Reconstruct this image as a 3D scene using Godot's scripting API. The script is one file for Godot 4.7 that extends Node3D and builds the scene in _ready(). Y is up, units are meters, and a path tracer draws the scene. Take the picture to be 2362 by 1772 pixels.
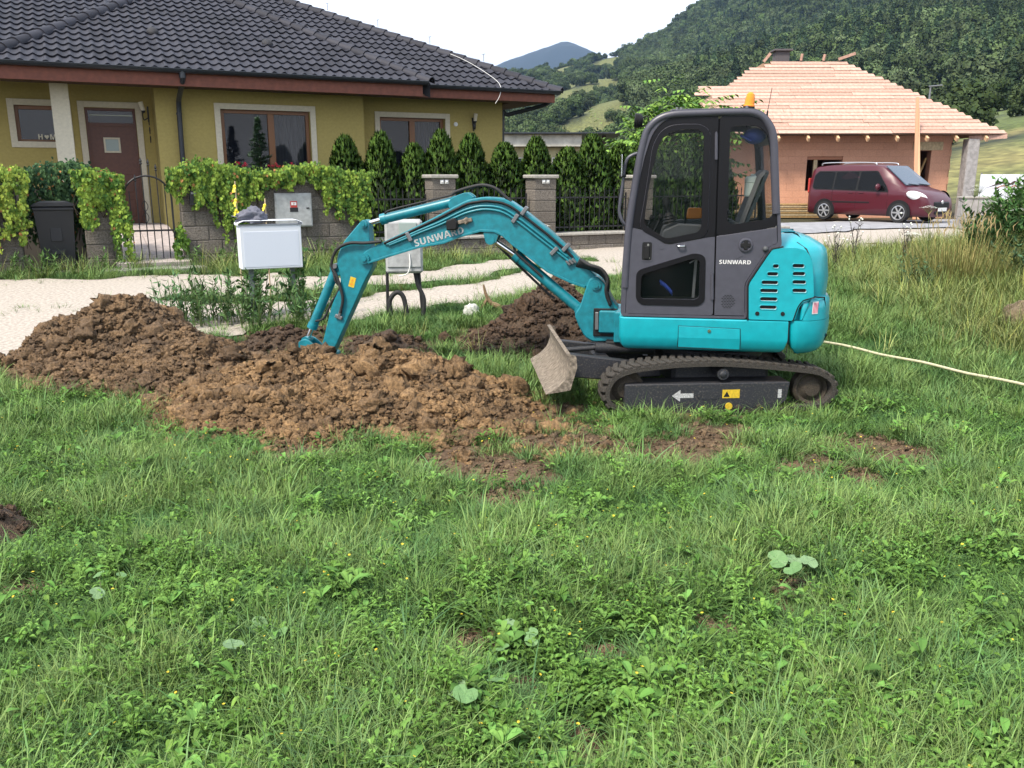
extends Node3D

# ------------------------------------------------------------------ mesh building
class MB:
	var v := PackedVector3Array()
	var n := PackedVector3Array()
	var c := PackedColorArray()
	var tint := Color.WHITE
	var tinted := false
	var xf := Transform3D()
	# a, b, c run counter-clockwise seen from outside
	func trin(a: Vector3, b: Vector3, d: Vector3, na: Vector3, nb: Vector3, nd: Vector3) -> void:
		v.push_back(xf * a); v.push_back(xf * d); v.push_back(xf * b)
		n.push_back(xf.basis * na); n.push_back(xf.basis * nd); n.push_back(xf.basis * nb)
		if tinted:
			c.push_back(tint); c.push_back(tint); c.push_back(tint)
	func tri(a: Vector3, b: Vector3, d: Vector3) -> void:
		var k := (b - a).cross(d - a)
		if k.length_squared() < 1e-16:
			return
		k = k.normalized()
		trin(a, b, d, k, k, k)
	func quad(a: Vector3, b: Vector3, d: Vector3, e: Vector3) -> void:
		tri(a, b, d); tri(a, d, e)
	func quadn(a: Vector3, b: Vector3, d: Vector3, e: Vector3, na: Vector3, nb: Vector3, nd: Vector3, ne: Vector3) -> void:
		trin(a, b, d, na, nb, nd); trin(a, d, e, na, nd, ne)
	func box(ctr: Vector3, size: Vector3, bev := 0.0, basis := Basis()) -> void:
		var h := size * 0.5
		var old := xf
		xf = xf * Transform3D(basis, ctr)
		var b: float = minf(bev, minf(h.x, minf(h.y, h.z)) * 0.9)
		var ax := [Vector3(1, 0, 0), Vector3(0, 1, 0), Vector3(0, 0, 1)]
		for k in 3:
			var u: Vector3 = ax[(k + 1) % 3]
			var w: Vector3 = ax[(k + 2) % 3]
			var hu: float = h[(k + 1) % 3] - b
			var hw: float = h[(k + 2) % 3] - b
			for s in [-1.0, 1.0]:
				var o: Vector3 = ax[k] * h[k] * s
				if s > 0:
					quad(o - u * hu - w * hw, o + u * hu - w * hw, o + u * hu + w * hw, o - u * hu + w * hw)
				else:
					quad(o - u * hu - w * hw, o - u * hu + w * hw, o + u * hu + w * hw, o + u * hu - w * hw)
		if b > 0.0:
			for k in 3:
				var a: Vector3 = ax[k]
				var u: Vector3 = ax[(k + 1) % 3]
				var w: Vector3 = ax[(k + 2) % 3]
				var la: float = h[k] - b
				for su in [-1.0, 1.0]:
					for sw in [-1.0, 1.0]:
						var p1: Vector3 = u * su * h[(k + 1) % 3] + w * sw * (h[(k + 2) % 3] - b)
						var p2: Vector3 = u * su * (h[(k + 1) % 3] - b) + w * sw * h[(k + 2) % 3]
						if su * sw > 0:
							quad(p1 - a * la, p2 - a * la, p2 + a * la, p1 + a * la)
						else:
							quad(p1 + a * la, p2 + a * la, p2 - a * la, p1 - a * la)
			for sx in [-1.0, 1.0]:
				for sy in [-1.0, 1.0]:
					for sz in [-1.0, 1.0]:
						var q1 := Vector3(sx * h.x, sy * (h.y - b), sz * (h.z - b))
						var q2 := Vector3(sx * (h.x - b), sy * h.y, sz * (h.z - b))
						var q3 := Vector3(sx * (h.x - b), sy * (h.y - b), sz * h.z)
						if sx * sy * sz > 0:
							tri(q1, q2, q3)
						else:
							tri(q1, q3, q2)
		xf = old
	# a bar of rectangular section from p to q
	func bar(p: Vector3, q: Vector3, wide: float, tall: float, bev := 0.0, up := Vector3.UP) -> void:
		var z := (q - p).normalized()
		var u := up
		if absf(z.dot(u)) > 0.98:
			u = Vector3(1, 0, 0)
		var x := u.cross(z).normalized()
		var y := z.cross(x)
		box((p + q) * 0.5, Vector3(wide, tall, p.distance_to(q)), bev, Basis(x, y, z))
	func tube(pts: Array, rad, sides := 8, caps := true) -> void:
		var m := pts.size()
		var frames := []
		var x := Vector3.ZERO
		for i in m:
			var t: Vector3
			if i == 0:
				t = pts[1] - pts[0]
			elif i == m - 1:
				t = pts[m - 1] - pts[m - 2]
			else:
				t = (pts[i + 1] - pts[i]).normalized() + (pts[i] - pts[i - 1]).normalized()
			t = t.normalized()
			if i == 0:
				x = (Vector3.UP if absf(t.y) < 0.9 else Vector3.RIGHT).cross(t).normalized()
			else:
				x = (x - t * x.dot(t)).normalized()
			frames.append([x, t.cross(x).normalized(), t])
		for i in m - 1:
			var r0: float = rad if rad is float else rad[i]
			var r1: float = rad if rad is float else rad[i + 1]
			for k in sides:
				var a0 := TAU * k / sides
				var a1 := TAU * (k + 1) / sides
				var n00: Vector3 = frames[i][0] * cos(a0) + frames[i][1] * sin(a0)
				var n01: Vector3 = frames[i][0] * cos(a1) + frames[i][1] * sin(a1)
				var n10: Vector3 = frames[i + 1][0] * cos(a0) + frames[i + 1][1] * sin(a0)
				var n11: Vector3 = frames[i + 1][0] * cos(a1) + frames[i + 1][1] * sin(a1)
				quadn(pts[i] + n00 * r0, pts[i] + n01 * r0, pts[i + 1] + n11 * r1, pts[i + 1] + n10 * r1, n00, n01, n11, n10)
		if caps:
			for e in [0, m - 1]:
				var r: float = rad if rad is float else rad[e]
				var f: Array = frames[e]
				for k in sides:
					var p0: Vector3 = pts[e] + (f[0] * cos(TAU * k / sides) + f[1] * sin(TAU * k / sides)) * r
					var p1: Vector3 = pts[e] + (f[0] * cos(TAU * (k + 1) / sides) + f[1] * sin(TAU * (k + 1) / sides)) * r
					if e == 0:
						tri(pts[e], p1, p0)
					else:
						tri(pts[e], p0, p1)
	# profile: Vector2(radius, height) going up, turned round the y axis
	func lathe(prof: Array, sides := 16, smooth := true) -> void:
		for i in prof.size() - 1:
			var p: Vector2 = prof[i]
			var q: Vector2 = prof[i + 1]
			var nr := Vector2(q.y - p.y, p.x - q.x).normalized()
			for k in sides:
				var a0 := TAU * k / sides
				var a1 := TAU * (k + 1) / sides
				var d0 := Vector3(cos(a0), 0, -sin(a0))
				var d1 := Vector3(cos(a1), 0, -sin(a1))
				var n0 := (d0 * nr.x + Vector3.UP * nr.y)
				var n1 := (d1 * nr.x + Vector3.UP * nr.y)
				var a := d0 * p.x + Vector3.UP * p.y
				var b := d1 * p.x + Vector3.UP * p.y
				var d := d1 * q.x + Vector3.UP * q.y
				var e := d0 * q.x + Vector3.UP * q.y
				if smooth:
					trin(a, b, d, n0, n1, n1); trin(a, d, e, n0, n1, n0)
				else:
					quad(a, b, d, e)
	static func area(p: PackedVector2Array) -> float:
		var s := 0.0
		for i in p.size():
			s += p[i].cross(p[(i + 1) % p.size()])
		return s * 0.5
	static func inset(p: PackedVector2Array, d: float) -> PackedVector2Array:
		var o := PackedVector2Array()
		var m := p.size()
		for i in m:
			var e0 := (p[i] - p[(i + m - 1) % m]).normalized()
			var e1 := (p[(i + 1) % m] - p[i]).normalized()
			var n0 := Vector2(-e0.y, e0.x)
			var n1 := Vector2(-e1.y, e1.x)
			var k := (n0 + n1)
			k = k / maxf(k.length_squared() * 0.5, 0.35)
			o.push_back(p[i] + k * d)
		return o
	# flat cap of a polygon at height z (front: faces +z)
	func cap(p: PackedVector2Array, z: float, front := true) -> void:
		var ix := Geometry2D.triangulate_polygon(p)
		for i in range(0, ix.size(), 3):
			var a := Vector3(p[ix[i]].x, p[ix[i]].y, z)
			var b := Vector3(p[ix[i + 1]].x, p[ix[i + 1]].y, z)
			var d := Vector3(p[ix[i + 2]].x, p[ix[i + 2]].y, z)
			var up := (b - a).cross(d - a).z > 0.0
			if up == front:
				tri(a, b, d)
			else:
				tri(a, d, b)
	static func edge_normals(p: PackedVector2Array) -> Array:
		# per corner: [normal for the edge before, normal for the edge after], joined where the turn is small
		var m := p.size()
		var o := []
		for i in m:
			var e0 := (p[i] - p[(i + m - 1) % m]).normalized()
			var e1 := (p[(i + 1) % m] - p[i]).normalized()
			var n0 := Vector2(e0.y, -e0.x)
			var n1 := Vector2(e1.y, -e1.x)
			if n0.dot(n1) > 0.8:
				var k := (n0 + n1).normalized()
				o.append([k, k])
			else:
				o.append([n0, n1])
		return o
	# outline in x, y pulled from z0 to z1, with a bevel on both rims
	func prism(pp: PackedVector2Array, z0: float, z1: float, bev := 0.0) -> void:
		var p := pp.duplicate()
		if area(p) < 0.0:
			p.reverse()
		var m := p.size()
		var q := inset(p, bev) if bev > 0.0 else p
		var nn := edge_normals(p)
		cap(q, z1, true)
		cap(q, z0, false)
		for i in m:
			var j := (i + 1) % m
			var na := Vector3(nn[i][1].x, nn[i][1].y, 0)
			var nb := Vector3(nn[j][0].x, nn[j][0].y, 0)
			var a := Vector3(p[i].x, p[i].y, z0 + bev)
			var b := Vector3(p[j].x, p[j].y, z0 + bev)
			var d := Vector3(p[j].x, p[j].y, z1 - bev)
			var e := Vector3(p[i].x, p[i].y, z1 - bev)
			quadn(a, b, d, e, na, nb, nb, na)
			if bev > 0.0:
				var f := Vector3(q[i].x, q[i].y, z1)
				var g := Vector3(q[j].x, q[j].y, z1)
				var ka := (na + Vector3(0, 0, 1)).normalized()
				var kb := (nb + Vector3(0, 0, 1)).normalized()
				quadn(e, d, g, f, ka, kb, kb, ka)
				f.z = z0; g.z = z0
				ka = (na - Vector3(0, 0, 1)).normalized()
				kb = (nb - Vector3(0, 0, 1)).normalized()
				quadn(f, g, b, a, ka, kb, kb, ka)
	static func resample(pp: PackedVector2Array, ctr: Vector2, m: int) -> PackedVector2Array:
		# one point of the outline along each of m directions from ctr (star-shaped outlines), corners kept by dense m
		var o := PackedVector2Array()
		for k in m:
			var dir := Vector2.from_angle(TAU * k / m)
			var best := 0.0
			for i in pp.size():
				var hit = Geometry2D.segment_intersects_segment(ctr, ctr + dir * 50.0, pp[i], pp[(i + 1) % pp.size()])
				if hit != null:
					best = maxf(best, ctr.distance_to(hit))
			o.push_back(ctr + dir * best)
		return o
	# plate with an opening: outer and inner outlines (same centre), from z0 to z1
	func ring(outer: PackedVector2Array, inner: PackedVector2Array, ctr: Vector2, z0: float, z1: float, m := 96) -> void:
		var o := resample(outer, ctr, m)
		var w := resample(inner, ctr, m)
		var no := edge_normals(o)
		var nw := edge_normals(w)
		for i in m:
			var j := (i + 1) % m
			var o0 := Vector3(o[i].x, o[i].y, 0); var o1 := Vector3(o[j].x, o[j].y, 0)
			var w0 := Vector3(w[i].x, w[i].y, 0); var w1 := Vector3(w[j].x, w[j].y, 0)
			var a := Vector3(0, 0, z0); var b := Vector3(0, 0, z1)
			quad(w0 + b, o0 + b, o1 + b, w1 + b)
			quad(w1 + a, o1 + a, o0 + a, w0 + a)
			var k0 := Vector3(no[i][1].x, no[i][1].y, 0); var k1 := Vector3(no[j][0].x, no[j][0].y, 0)
			quadn(o0 + a, o1 + a, o1 + b, o0 + b, k0, k1, k1, k0)
			k0 = -Vector3(nw[i][1].x, nw[i][1].y, 0); k1 = -Vector3(nw[j][0].x, nw[j][0].y, 0)
			quadn(w1 + a, w0 + a, w0 + b, w1 + b, k1, k0, k0, k1)
	func ball(ctr: Vector3, r: Vector3, rings := 8, sides := 12) -> void:
		for i in rings:
			var t0 := PI * i / rings - PI / 2
			var t1 := PI * (i + 1) / rings - PI / 2
			for k in sides:
				var a0 := TAU * k / sides
				var a1 := TAU * (k + 1) / sides
				var q := []
				for w in [[t0, a0], [t0, a1], [t1, a1], [t1, a0]]:
					q.append(Vector3(cos(w[0]) * cos(w[1]), sin(w[0]), -cos(w[0]) * sin(w[1])))
				trin(ctr + q[0] * r, ctr + q[1] * r, ctr + q[2] * r, (q[0] / r).normalized(), (q[1] / r).normalized(), (q[2] / r).normalized())
				trin(ctr + q[0] * r, ctr + q[2] * r, ctr + q[3] * r, (q[0] / r).normalized(), (q[2] / r).normalized(), (q[3] / r).normalized())
	func mesh() -> ArrayMesh:
		var a := []
		a.resize(Mesh.ARRAY_MAX)
		a[Mesh.ARRAY_VERTEX] = v
		a[Mesh.ARRAY_NORMAL] = n
		if tinted:
			a[Mesh.ARRAY_COLOR] = c
		var m := ArrayMesh.new()
		m.add_surface_from_arrays(Mesh.PRIMITIVE_TRIANGLES, a)
		return m

static func rounded(p: Array, r, seg := 5) -> PackedVector2Array:
	# corners of an outline replaced by arcs (as quadratic curves); r is one radius or one for each corner
	var o := PackedVector2Array()
	var m := p.size()
	for i in m:
		var a: Vector2 = p[(i + m - 1) % m]
		var b: Vector2 = p[i]
		var d: Vector2 = p[(i + 1) % m]
		var rr: float = r[i] if r is Array else r
		if rr <= 0.0005:
			o.push_back(b)
			continue
		var l: float = minf(rr, minf(a.distance_to(b), b.distance_to(d)) * 0.48)
		var s := b + (a - b).normalized() * l
		var e := b + (d - b).normalized() * l
		for k in seg + 1:
			var t := float(k) / seg
			o.push_back(s.lerp(b, t).lerp(b.lerp(e, t), t))
	return o

static func P2(a: Array) -> PackedVector2Array:
	var o := PackedVector2Array()
	for i in range(0, a.size(), 2):
		o.push_back(Vector2(a[i], a[i + 1]))
	return o

static func rect2(x0: float, y0: float, x1: float, y1: float) -> PackedVector2Array:
	return PackedVector2Array([Vector2(x0, y0), Vector2(x1, y0), Vector2(x1, y1), Vector2(x0, y1)])

static func spline(p: Array, per := 6) -> Array:
	var o := []
	var m := p.size()
	for i in m - 1:
		var a: Vector3 = p[maxi(i - 1, 0)]
		var b: Vector3 = p[i]
		var d: Vector3 = p[i + 1]
		var e: Vector3 = p[mini(i + 2, m - 1)]
		for k in per:
			o.append(b.cubic_interpolate(d, a, e, float(k) / per))
	o.append(p[m - 1])
	return o

# ------------------------------------------------------------------ nodes
var taken := {}
var rng := RandomNumberGenerator.new()
var M := {}

func numbered(called: String) -> String:
	var k: int = taken.get(called, 0)
	taken[called] = k + 1
	return called if k == 0 else "%s_%03d" % [called, k]

func tag(o: Node3D, label: String, category: String, group := "") -> Node3D:
	o.set_meta("label", label)
	o.set_meta("category", category)
	if group != "":
		o.set_meta("group", group)
	return o

func thing(called: String, label: String, category: String, at := Vector3.ZERO, turn := 0.0, group := "") -> Node3D:
	var o := Node3D.new()
	o.name = numbered(called)
	add_child(o, true)
	o.position = at
	o.rotation.y = turn
	return tag(o, label, category, group)

func part(called: String, mb, m: Material, parent: Node3D, at := Vector3.ZERO, basis := Basis()) -> MeshInstance3D:
	var o := MeshInstance3D.new()
	o.mesh = mb.mesh() if mb is MB else mb
	o.material_override = m
	o.name = called
	parent.add_child(o, true)
	o.transform = Transform3D(basis, at)
	return o

func struct(called: String, mb, m: Material) -> MeshInstance3D:
	var o := part(numbered(called), mb, m, self)
	o.set_meta("kind", "structure")
	return o

func stuff(called: String, mesh: Mesh, m: Material, parent: Node3D, where: Array, tints: Array = []) -> MultiMeshInstance3D:
	var mm := MultiMesh.new()
	mm.transform_format = MultiMesh.TRANSFORM_3D
	mm.use_colors = tints.size() > 0
	mm.mesh = mesh
	mm.instance_count = where.size()
	for i in where.size():
		mm.set_instance_transform(i, where[i])
	if tints.size() > 0:
		for i in where.size():
			mm.set_instance_color(i, tints[i])
	var o := MultiMeshInstance3D.new()
	o.multimesh = mm
	o.material_override = m
	o.name = called
	parent.add_child(o, true)
	o.set_meta("kind", "stuff")
	return o

func lin(r: float, g: float, b: float) -> Color:
	return Color(r, g, b).linear_to_srgb()

func noise_tex(freq: float, lo: Color, hi: Color, sd: int, kind := FastNoiseLite.TYPE_SIMPLEX_SMOOTH, size := 512, oct := 4, at0 := 0.0, at1 := 1.0) -> NoiseTexture2D:
	var f := FastNoiseLite.new()
	f.noise_type = kind
	f.seed = sd
	f.frequency = freq
	f.fractal_octaves = oct
	var g := Gradient.new()
	g.set_color(0, lo)
	g.set_color(1, hi)
	g.set_offset(0, at0)
	g.set_offset(1, at1)
	var t := NoiseTexture2D.new()
	t.width = size
	t.height = size
	t.seamless = true
	t.noise = f
	t.color_ramp = g
	return t

var tex := {}

func mat(color: Color, rough := 0.6, metal := 0.0, texture: Texture2D = null, scale := 1.0, bump: Texture2D = null, depth := 0.0) -> StandardMaterial3D:
	var m := StandardMaterial3D.new()
	m.albedo_color = color
	m.roughness = rough
	m.metallic = metal
	if texture:
		m.albedo_texture = texture
	if bump:
		m.heightmap_enabled = true
		m.heightmap_texture = bump
		m.heightmap_scale = depth
	if texture or bump:
		m.uv1_triplanar = true
		m.uv1_world_triplanar = true
		m.uv1_scale = Vector3.ONE * scale
	return m

func leaf_mat(rough := 0.6, back := Color(0.25, 0.3, 0.12)) -> StandardMaterial3D:
	var m := StandardMaterial3D.new()
	m.albedo_color = Color.WHITE
	m.roughness = rough
	m.metallic_specular = 0.22
	m.vertex_color_use_as_albedo = true
	m.backlight_enabled = true
	m.backlight = back
	m.cull_mode = BaseMaterial3D.CULL_DISABLED
	return m

func lettering(text: String, height: float, deep: float, bold := true) -> TextMesh:
	var f := SystemFont.new()
	f.font_names = PackedStringArray(["Droid Sans"])
	f.font_weight = 700 if bold else 400
	var t := TextMesh.new()
	t.font = f
	t.text = text
	t.font_size = 64
	t.pixel_size = height / 46.0
	t.depth = deep
	return t

func rr(a: float, b: float) -> float:
	return rng.randf_range(a, b)

# ------------------------------------------------------------------ the lie of the land
const TURN := 0.453786      # the yellow house, its fence and yard are turned 26 degrees
var bumps := FastNoiseLite.new()
var patch := FastNoiseLite.new()
const RUTS := [
	[[-12.0, -8.0], [-6.5, -8.8], [-4.0, -9.6], [-2.25, -10.2], [-1.3, -10.9], [-0.4, -11.5], [0.4, -12.6], [1.5, -13.9], [3.5, -16.0], [6.0, -18.6]],
	[[-12.0, -10.3], [-6.5, -11.2], [-4.5, -11.9], [-2.7, -12.1], [-1.5, -12.7], [-0.5, -13.7], [0.4, -15.0], [1.7, -16.4], [4.0, -19.5]],
	[[3.2, -17.0], [6.5, -19.0], [9.5, -22.5], [14.0, -26.0], [20.0, -28.0]],
]
const BARE := [[-0.32, -5.38, .5], [0.0, -5.1, .35], [0.24, -5.64, .45], [-0.04, -4.66, .25], [0.61, -5.53, .35], [1.07, -5.5, .35], [1.43, -5.62, .3], [0.5, -6.0, .3], [2.43, -5.8, .3], [2.64, -5.53, .35],
	[2.18, -5.1, .25], [1.8, -5.15, .2], [-2.15, -3.49, .16], [-2.62, -4.13, .2], [-1.47, -5.5, .35], [1.43, -5.97, .4], [0.35, -6.62, .35], [1.14, -3.22, .14], [0.34, -2.94, .14], [0.83, -3.11, .13], [0.22, -2.44, .15],
	[0.73, -3.6, .12], [-0.19, -3.01, .15], [-0.29, -9.0, .5], [-1.3, -8.6, .6], [-2.5, -8.6, .5], [1.27, -3.51, .14], [0.02, -2.7, .12], [2.0, -5.35, .2], [0.9, -8.2, .8], [1.6, -6.9, .6]]

func ramp(x: float, p: Array) -> float:
	if x <= p[0][0]:
		return p[0][1]
	for i in p.size() - 1:
		if x <= p[i + 1][0]:
			return lerpf(p[i][1], p[i + 1][1], smoothstep(p[i][0], p[i + 1][0], x) * 0.5 + (x - p[i][0]) / (p[i + 1][0] - p[i][0]) * 0.5)
	return p[p.size() - 1][1]

const FALL := [[-6.0, 0.06], [0.0, 0.0], [4.0, -0.04], [6.6, -0.07], [8.0, 0.02], [9.5, 0.13], [11.0, 0.24], [13.0, 0.32], [16.0, 0.36], [22.0, 0.36], [30.0, 0.30]]

func G(x: float, z: float) -> float:
	var h := ramp(-z, FALL)
	h += smoothstep(5.6, 9.5, x) * 0.5 * smoothstep(5.0, 8.5, -z) * (1.0 - smoothstep(13.5, 18.0, -z))
	var near := 1.0 - smoothstep(14.0, 30.0, absf(x) + maxf(0.0, -z - 14.0))
	if near > 0.0:
		h += bumps.get_noise_2d(x * 1.0, z * 1.0) * 0.05 * near
	h -= 0.3 * (1.0 - smoothstep(0.15, 0.55, Vector2(x + 2.35, z + 8.55).length()))
	return h

func away(x: float, z: float, line: Array) -> float:
	var best := 1e9
	var p := Vector2(x, z)
	for i in line.size() - 1:
		var a := Vector2(line[i][0], line[i][1])
		var b := Vector2(line[i + 1][0], line[i + 1][1])
		best = minf(best, p.distance_to(Geometry2D.get_closest_point_to_segment(p, a, b)))
	return best

# above zero where the sandy track lies
func sandy(x: float, z: float) -> float:
	if z > -7.0 or z < -34.0:
		return -2.0
	var w: float = 0.58 + 0.75 * (1.0 - smoothstep(-5.5, -2.0, x))
	var f: float = maxf(w - away(x, z, RUTS[0]), w * 0.9 - away(x, z, RUTS[1]))
	f = maxf(f, (2.6 + smoothstep(6.0, 12.0, x) * 2.4) - away(x, z, RUTS[2]))
	return f + patch.get_noise_2d(x * 2.2, z * 2.2) * 0.35

func bare(x: float, z: float) -> float:
	var f := -1.0
	for b in BARE:
		f = maxf(f, 1.0 - Vector2(x - b[0], z - b[1]).length() / b[2])
	return f + 0.08 + patch.get_noise_2d(x * 6.0 + 40.0, z * 6.0) * 0.8

# sheet of terrain where field(x, z) > 0, lifted above the ground
func sheet(field: Callable, x0: float, x1: float, z0: float, z1: float, cell: float, lift: float, tinted: bool, paint: Callable) -> MB:
	var mb := MB.new()
	mb.tinted = tinted
	var nx := int((x1 - x0) / cell)
	var nz := int((z1 - z0) / cell)
	var f := PackedFloat32Array()
	var hh := PackedFloat32Array()
	for i in nx + 1:
		for k in nz + 1:
			f.push_back(field.call(x0 + i * cell, z0 + k * cell))
			hh.push_back(G(x0 + i * cell, z0 + k * cell) + lift if f[f.size() - 1] > -0.8 else 0.0)
	for i in nx:
		for k in nz:
			var id := [i * (nz + 1) + k, i * (nz + 1) + k + 1, (i + 1) * (nz + 1) + k + 1, (i + 1) * (nz + 1) + k]
			var pos := []
			var any := false
			for q in 4:
				var a: int = i + (1 if q >= 2 else 0)
				var b: int = k + (1 if q == 1 or q == 2 else 0)
				pos.append(Vector3(x0 + a * cell, hh[id[q]], z0 + b * cell))
				any = any or f[id[q]] > 0.0
			if not any:
				continue
			for t in [[0, 1, 2], [0, 2, 3]]:
				var poly := []
				for w in 3:
					var pa: Vector3 = pos[t[w]]
					var pb: Vector3 = pos[t[(w + 1) % 3]]
					var fa := f[id[t[w]]]
					var fb := f[id[t[(w + 1) % 3]]]
					if fa > 0.0:
						poly.append(pa)
					if (fa > 0.0) != (fb > 0.0):
						poly.append(pa.lerp(pb, fa / (fa - fb)))
				if tinted and poly.size() > 2:
					mb.tint = paint.call(poly[0].x, poly[0].z)
				for w in range(1, poly.size() - 1):
					mb.trin(poly[0], poly[w], poly[w + 1], Vector3.UP, Vector3.UP, Vector3.UP)
	return mb

func axis(fine0: float, fine1: float, step: float, far0: float, far1: float) -> PackedFloat32Array:
	var o := PackedFloat32Array()
	var x := fine0
	var back := []
	var s := step * 3.0
	while x > far0:
		x -= s
		s *= 1.5
		back.append(maxf(x, far0))
	back.reverse()
	for b in back:
		o.push_back(b)
	x = fine0
	while x < fine1:
		o.push_back(x)
		x += step
	s = step
	while x < far1:
		o.push_back(x)
		x += s
		s *= 1.5
	o.push_back(far1)
	return o

func grid_mesh(xs: PackedFloat32Array, zs: PackedFloat32Array, height: Callable, paint: Callable) -> ArrayMesh:
	var v := PackedVector3Array()
	var c := PackedColorArray()
	var ix := PackedInt32Array()
	for x in xs:
		for z in zs:
			v.push_back(Vector3(x, height.call(x, z), z))
			c.push_back(paint.call(x, z))
	var m := zs.size()
	for i in xs.size() - 1:
		for k in m - 1:
			var a := i * m + k
			ix.append_array([a, a + m, a + 1, a + 1, a + m, a + m + 1])
	var n := PackedVector3Array()
	n.resize(v.size())
	for i in xs.size():
		for k in m:
			var px: Vector3 = v[mini(i + 1, xs.size() - 1) * m + k] - v[maxi(i - 1, 0) * m + k]
			var pz: Vector3 = v[i * m + mini(k + 1, m - 1)] - v[i * m + maxi(k - 1, 0)]
			n[i * m + k] = pz.cross(px).normalized()
	var a := []
	a.resize(Mesh.ARRAY_MAX)
	a[Mesh.ARRAY_VERTEX] = v
	a[Mesh.ARRAY_NORMAL] = n
	a[Mesh.ARRAY_COLOR] = c
	a[Mesh.ARRAY_INDEX] = ix
	var mesh := ArrayMesh.new()
	mesh.add_surface_from_arrays(Mesh.PRIMITIVE_TRIANGLES, a)
	return mesh

func ground_paint(x: float, z: float) -> Color:
	var thatch := Color(0.075, 0.08, 0.03)
	var soil := Color(0.23, 0.15, 0.09)
	var k: float = smoothstep(-0.15, 0.35, bare(x, z)) if absf(x) < 15 and z > -18 else 0.0
	k = maxf(k, 0.35 * smoothstep(0.1, 0.5, patch.get_noise_2d(x * 9.0, z * 9.0)))
	k = maxf(k, smoothstep(-0.5, -0.1, sandy(x, z)) * 0.6 if absf(x) < 20 else 0.0)
	return thatch.lerp(soil, k)

const RIDGE := [[-900.0, 40.0], [-400.0, 60.0], [-100.0, 76.0], [0.0, 84.0], [50.0, 92.0], [89.0, 102.0], [127.0, 120.0], [167.0, 146.0], [196.0, 168.0], [310.0, 225.0], [493.0, 285.0], [1000.0, 330.0]]
var hills := FastNoiseLite.new()

func HF(x: float, z: float) -> float:
	var d := -z
	var t := clampf((d - 190.0) / 610.0, 0.0, 1.2)
	if t > 1.0:
		t = 2.0 - t
	var h: float = ramp(x, RIDGE) * t
	h += hills.get_noise_2d(x, z) * 14.0 * clampf(t * 3.0, 0.0, 1.0)
	h += minf(24.0, 0.2 * maxf(0.0, x - 15.0)) * smoothstep(30.0, 62.0, d) * (1.0 - smoothstep(300.0, 500.0, d))
	return h + 0.3

# above zero where trees grow on the far slopes
func wooded(x: float, z: float) -> float:
	var d := -z
	var side := x / maxf(d, 1.0)
	var f := smoothstep(0.10, 0.17, side + hills.get_noise_2d(x * 3.0, z * 3.0) * 0.05) * 1.4 - 0.55
	f = maxf(f, hills.get_noise_2d(x * 5.0 + 300.0, z * 5.0) * 2.2 - 0.42)
	if side > 0.40 and d < 205.0 + hills.get_noise_2d(x * 4.0, z * 4.0) * 60.0:
		f = hills.get_noise_2d(x * 14.0, z * 14.0) * 2.0 - 0.55
	return f

func hill_paint(x: float, z: float) -> Color:
	var meadow := Color(0.18, 0.22, 0.06).lerp(Color(0.26, 0.26, 0.09), 0.5 + 0.5 * hills.get_noise_2d(x * 6.0, z * 6.0))
	var dry := Color(0.42, 0.33, 0.13)
	if -z < 230.0 and x / -z > 0.35:
		meadow = Color(0.15, 0.23, 0.055).lerp(meadow, 0.4)
	if -z < 75.0:
		meadow = meadow.lerp(dry, 0.75 * smoothstep(-0.25, 0.3, hills.get_noise_2d(x * 9.0 + 90.0, z * 9.0)))
	var wood := Color(0.025, 0.042, 0.016)
	return meadow.lerp(wood, smoothstep(-0.1, 0.15, wooded(x, z)))

# ------------------------------------------------------------------ camera, sky, sun
func set_stage() -> void:
	var cam := Camera3D.new()
	cam.name = "camera"
	add_child(cam)
	cam.fov = 48.313
	cam.near = 0.05
	cam.far = 12000.0
	cam.position = Vector3(0, 1.75, 0)
	cam.rotation_degrees.x = -13.5
	cam.current = true
	var env := Environment.new()
	env.background_mode = Environment.BG_SKY
	var sm := ProceduralSkyMaterial.new()
	sm.sky_top_color = Color(0.90, 0.94, 1.0)
	sm.sky_horizon_color = Color(0.98, 0.985, 1.0)
	sm.sky_curve = 0.18
	sm.ground_bottom_color = Color(0.35, 0.38, 0.32)
	sm.ground_horizon_color = Color(0.6, 0.63, 0.62)
	sm.sky_cover = noise_tex(0.006, Color(0.62, 0.74, 0.95, 0.0), Color(1, 1, 1, 0.85), 71, FastNoiseLite.TYPE_SIMPLEX_SMOOTH, 1024, 5, 0.25, 0.75)
	sm.sky_cover_modulate = Color(0.9, 0.92, 0.95, 0.35)
	sm.sun_angle_max = 0.0
	sm.sky_energy_multiplier = 0.6
	var sky := Sky.new()
	sky.sky_material = sm
	env.sky = sky
	env.tonemap_mode = Environment.TONE_MAPPER_LINEAR
	env.tonemap_exposure = 4.2
	env.sdfgi_enabled = true
	env.ssao_enabled = true
	env.ssil_enabled = true
	env.fog_enabled = true
	env.fog_density = 0.00011
	env.fog_light_color = Color(0.66, 0.80, 1.0)
	var we := WorldEnvironment.new()
	we.name = "world"
	we.environment = env
	add_child(we)
	var sun := DirectionalLight3D.new()
	sun.name = "sun"
	add_child(sun)
	sun.light_energy = 0.5
	sun.light_color = Color(1.0, 0.96, 0.9)
	sun.light_angular_distance = 12.0
	sun.shadow_enabled = true
	sun.look_at_from_position(Vector3(-6, 11.5, 6.5), Vector3.ZERO, Vector3.UP)

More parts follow.
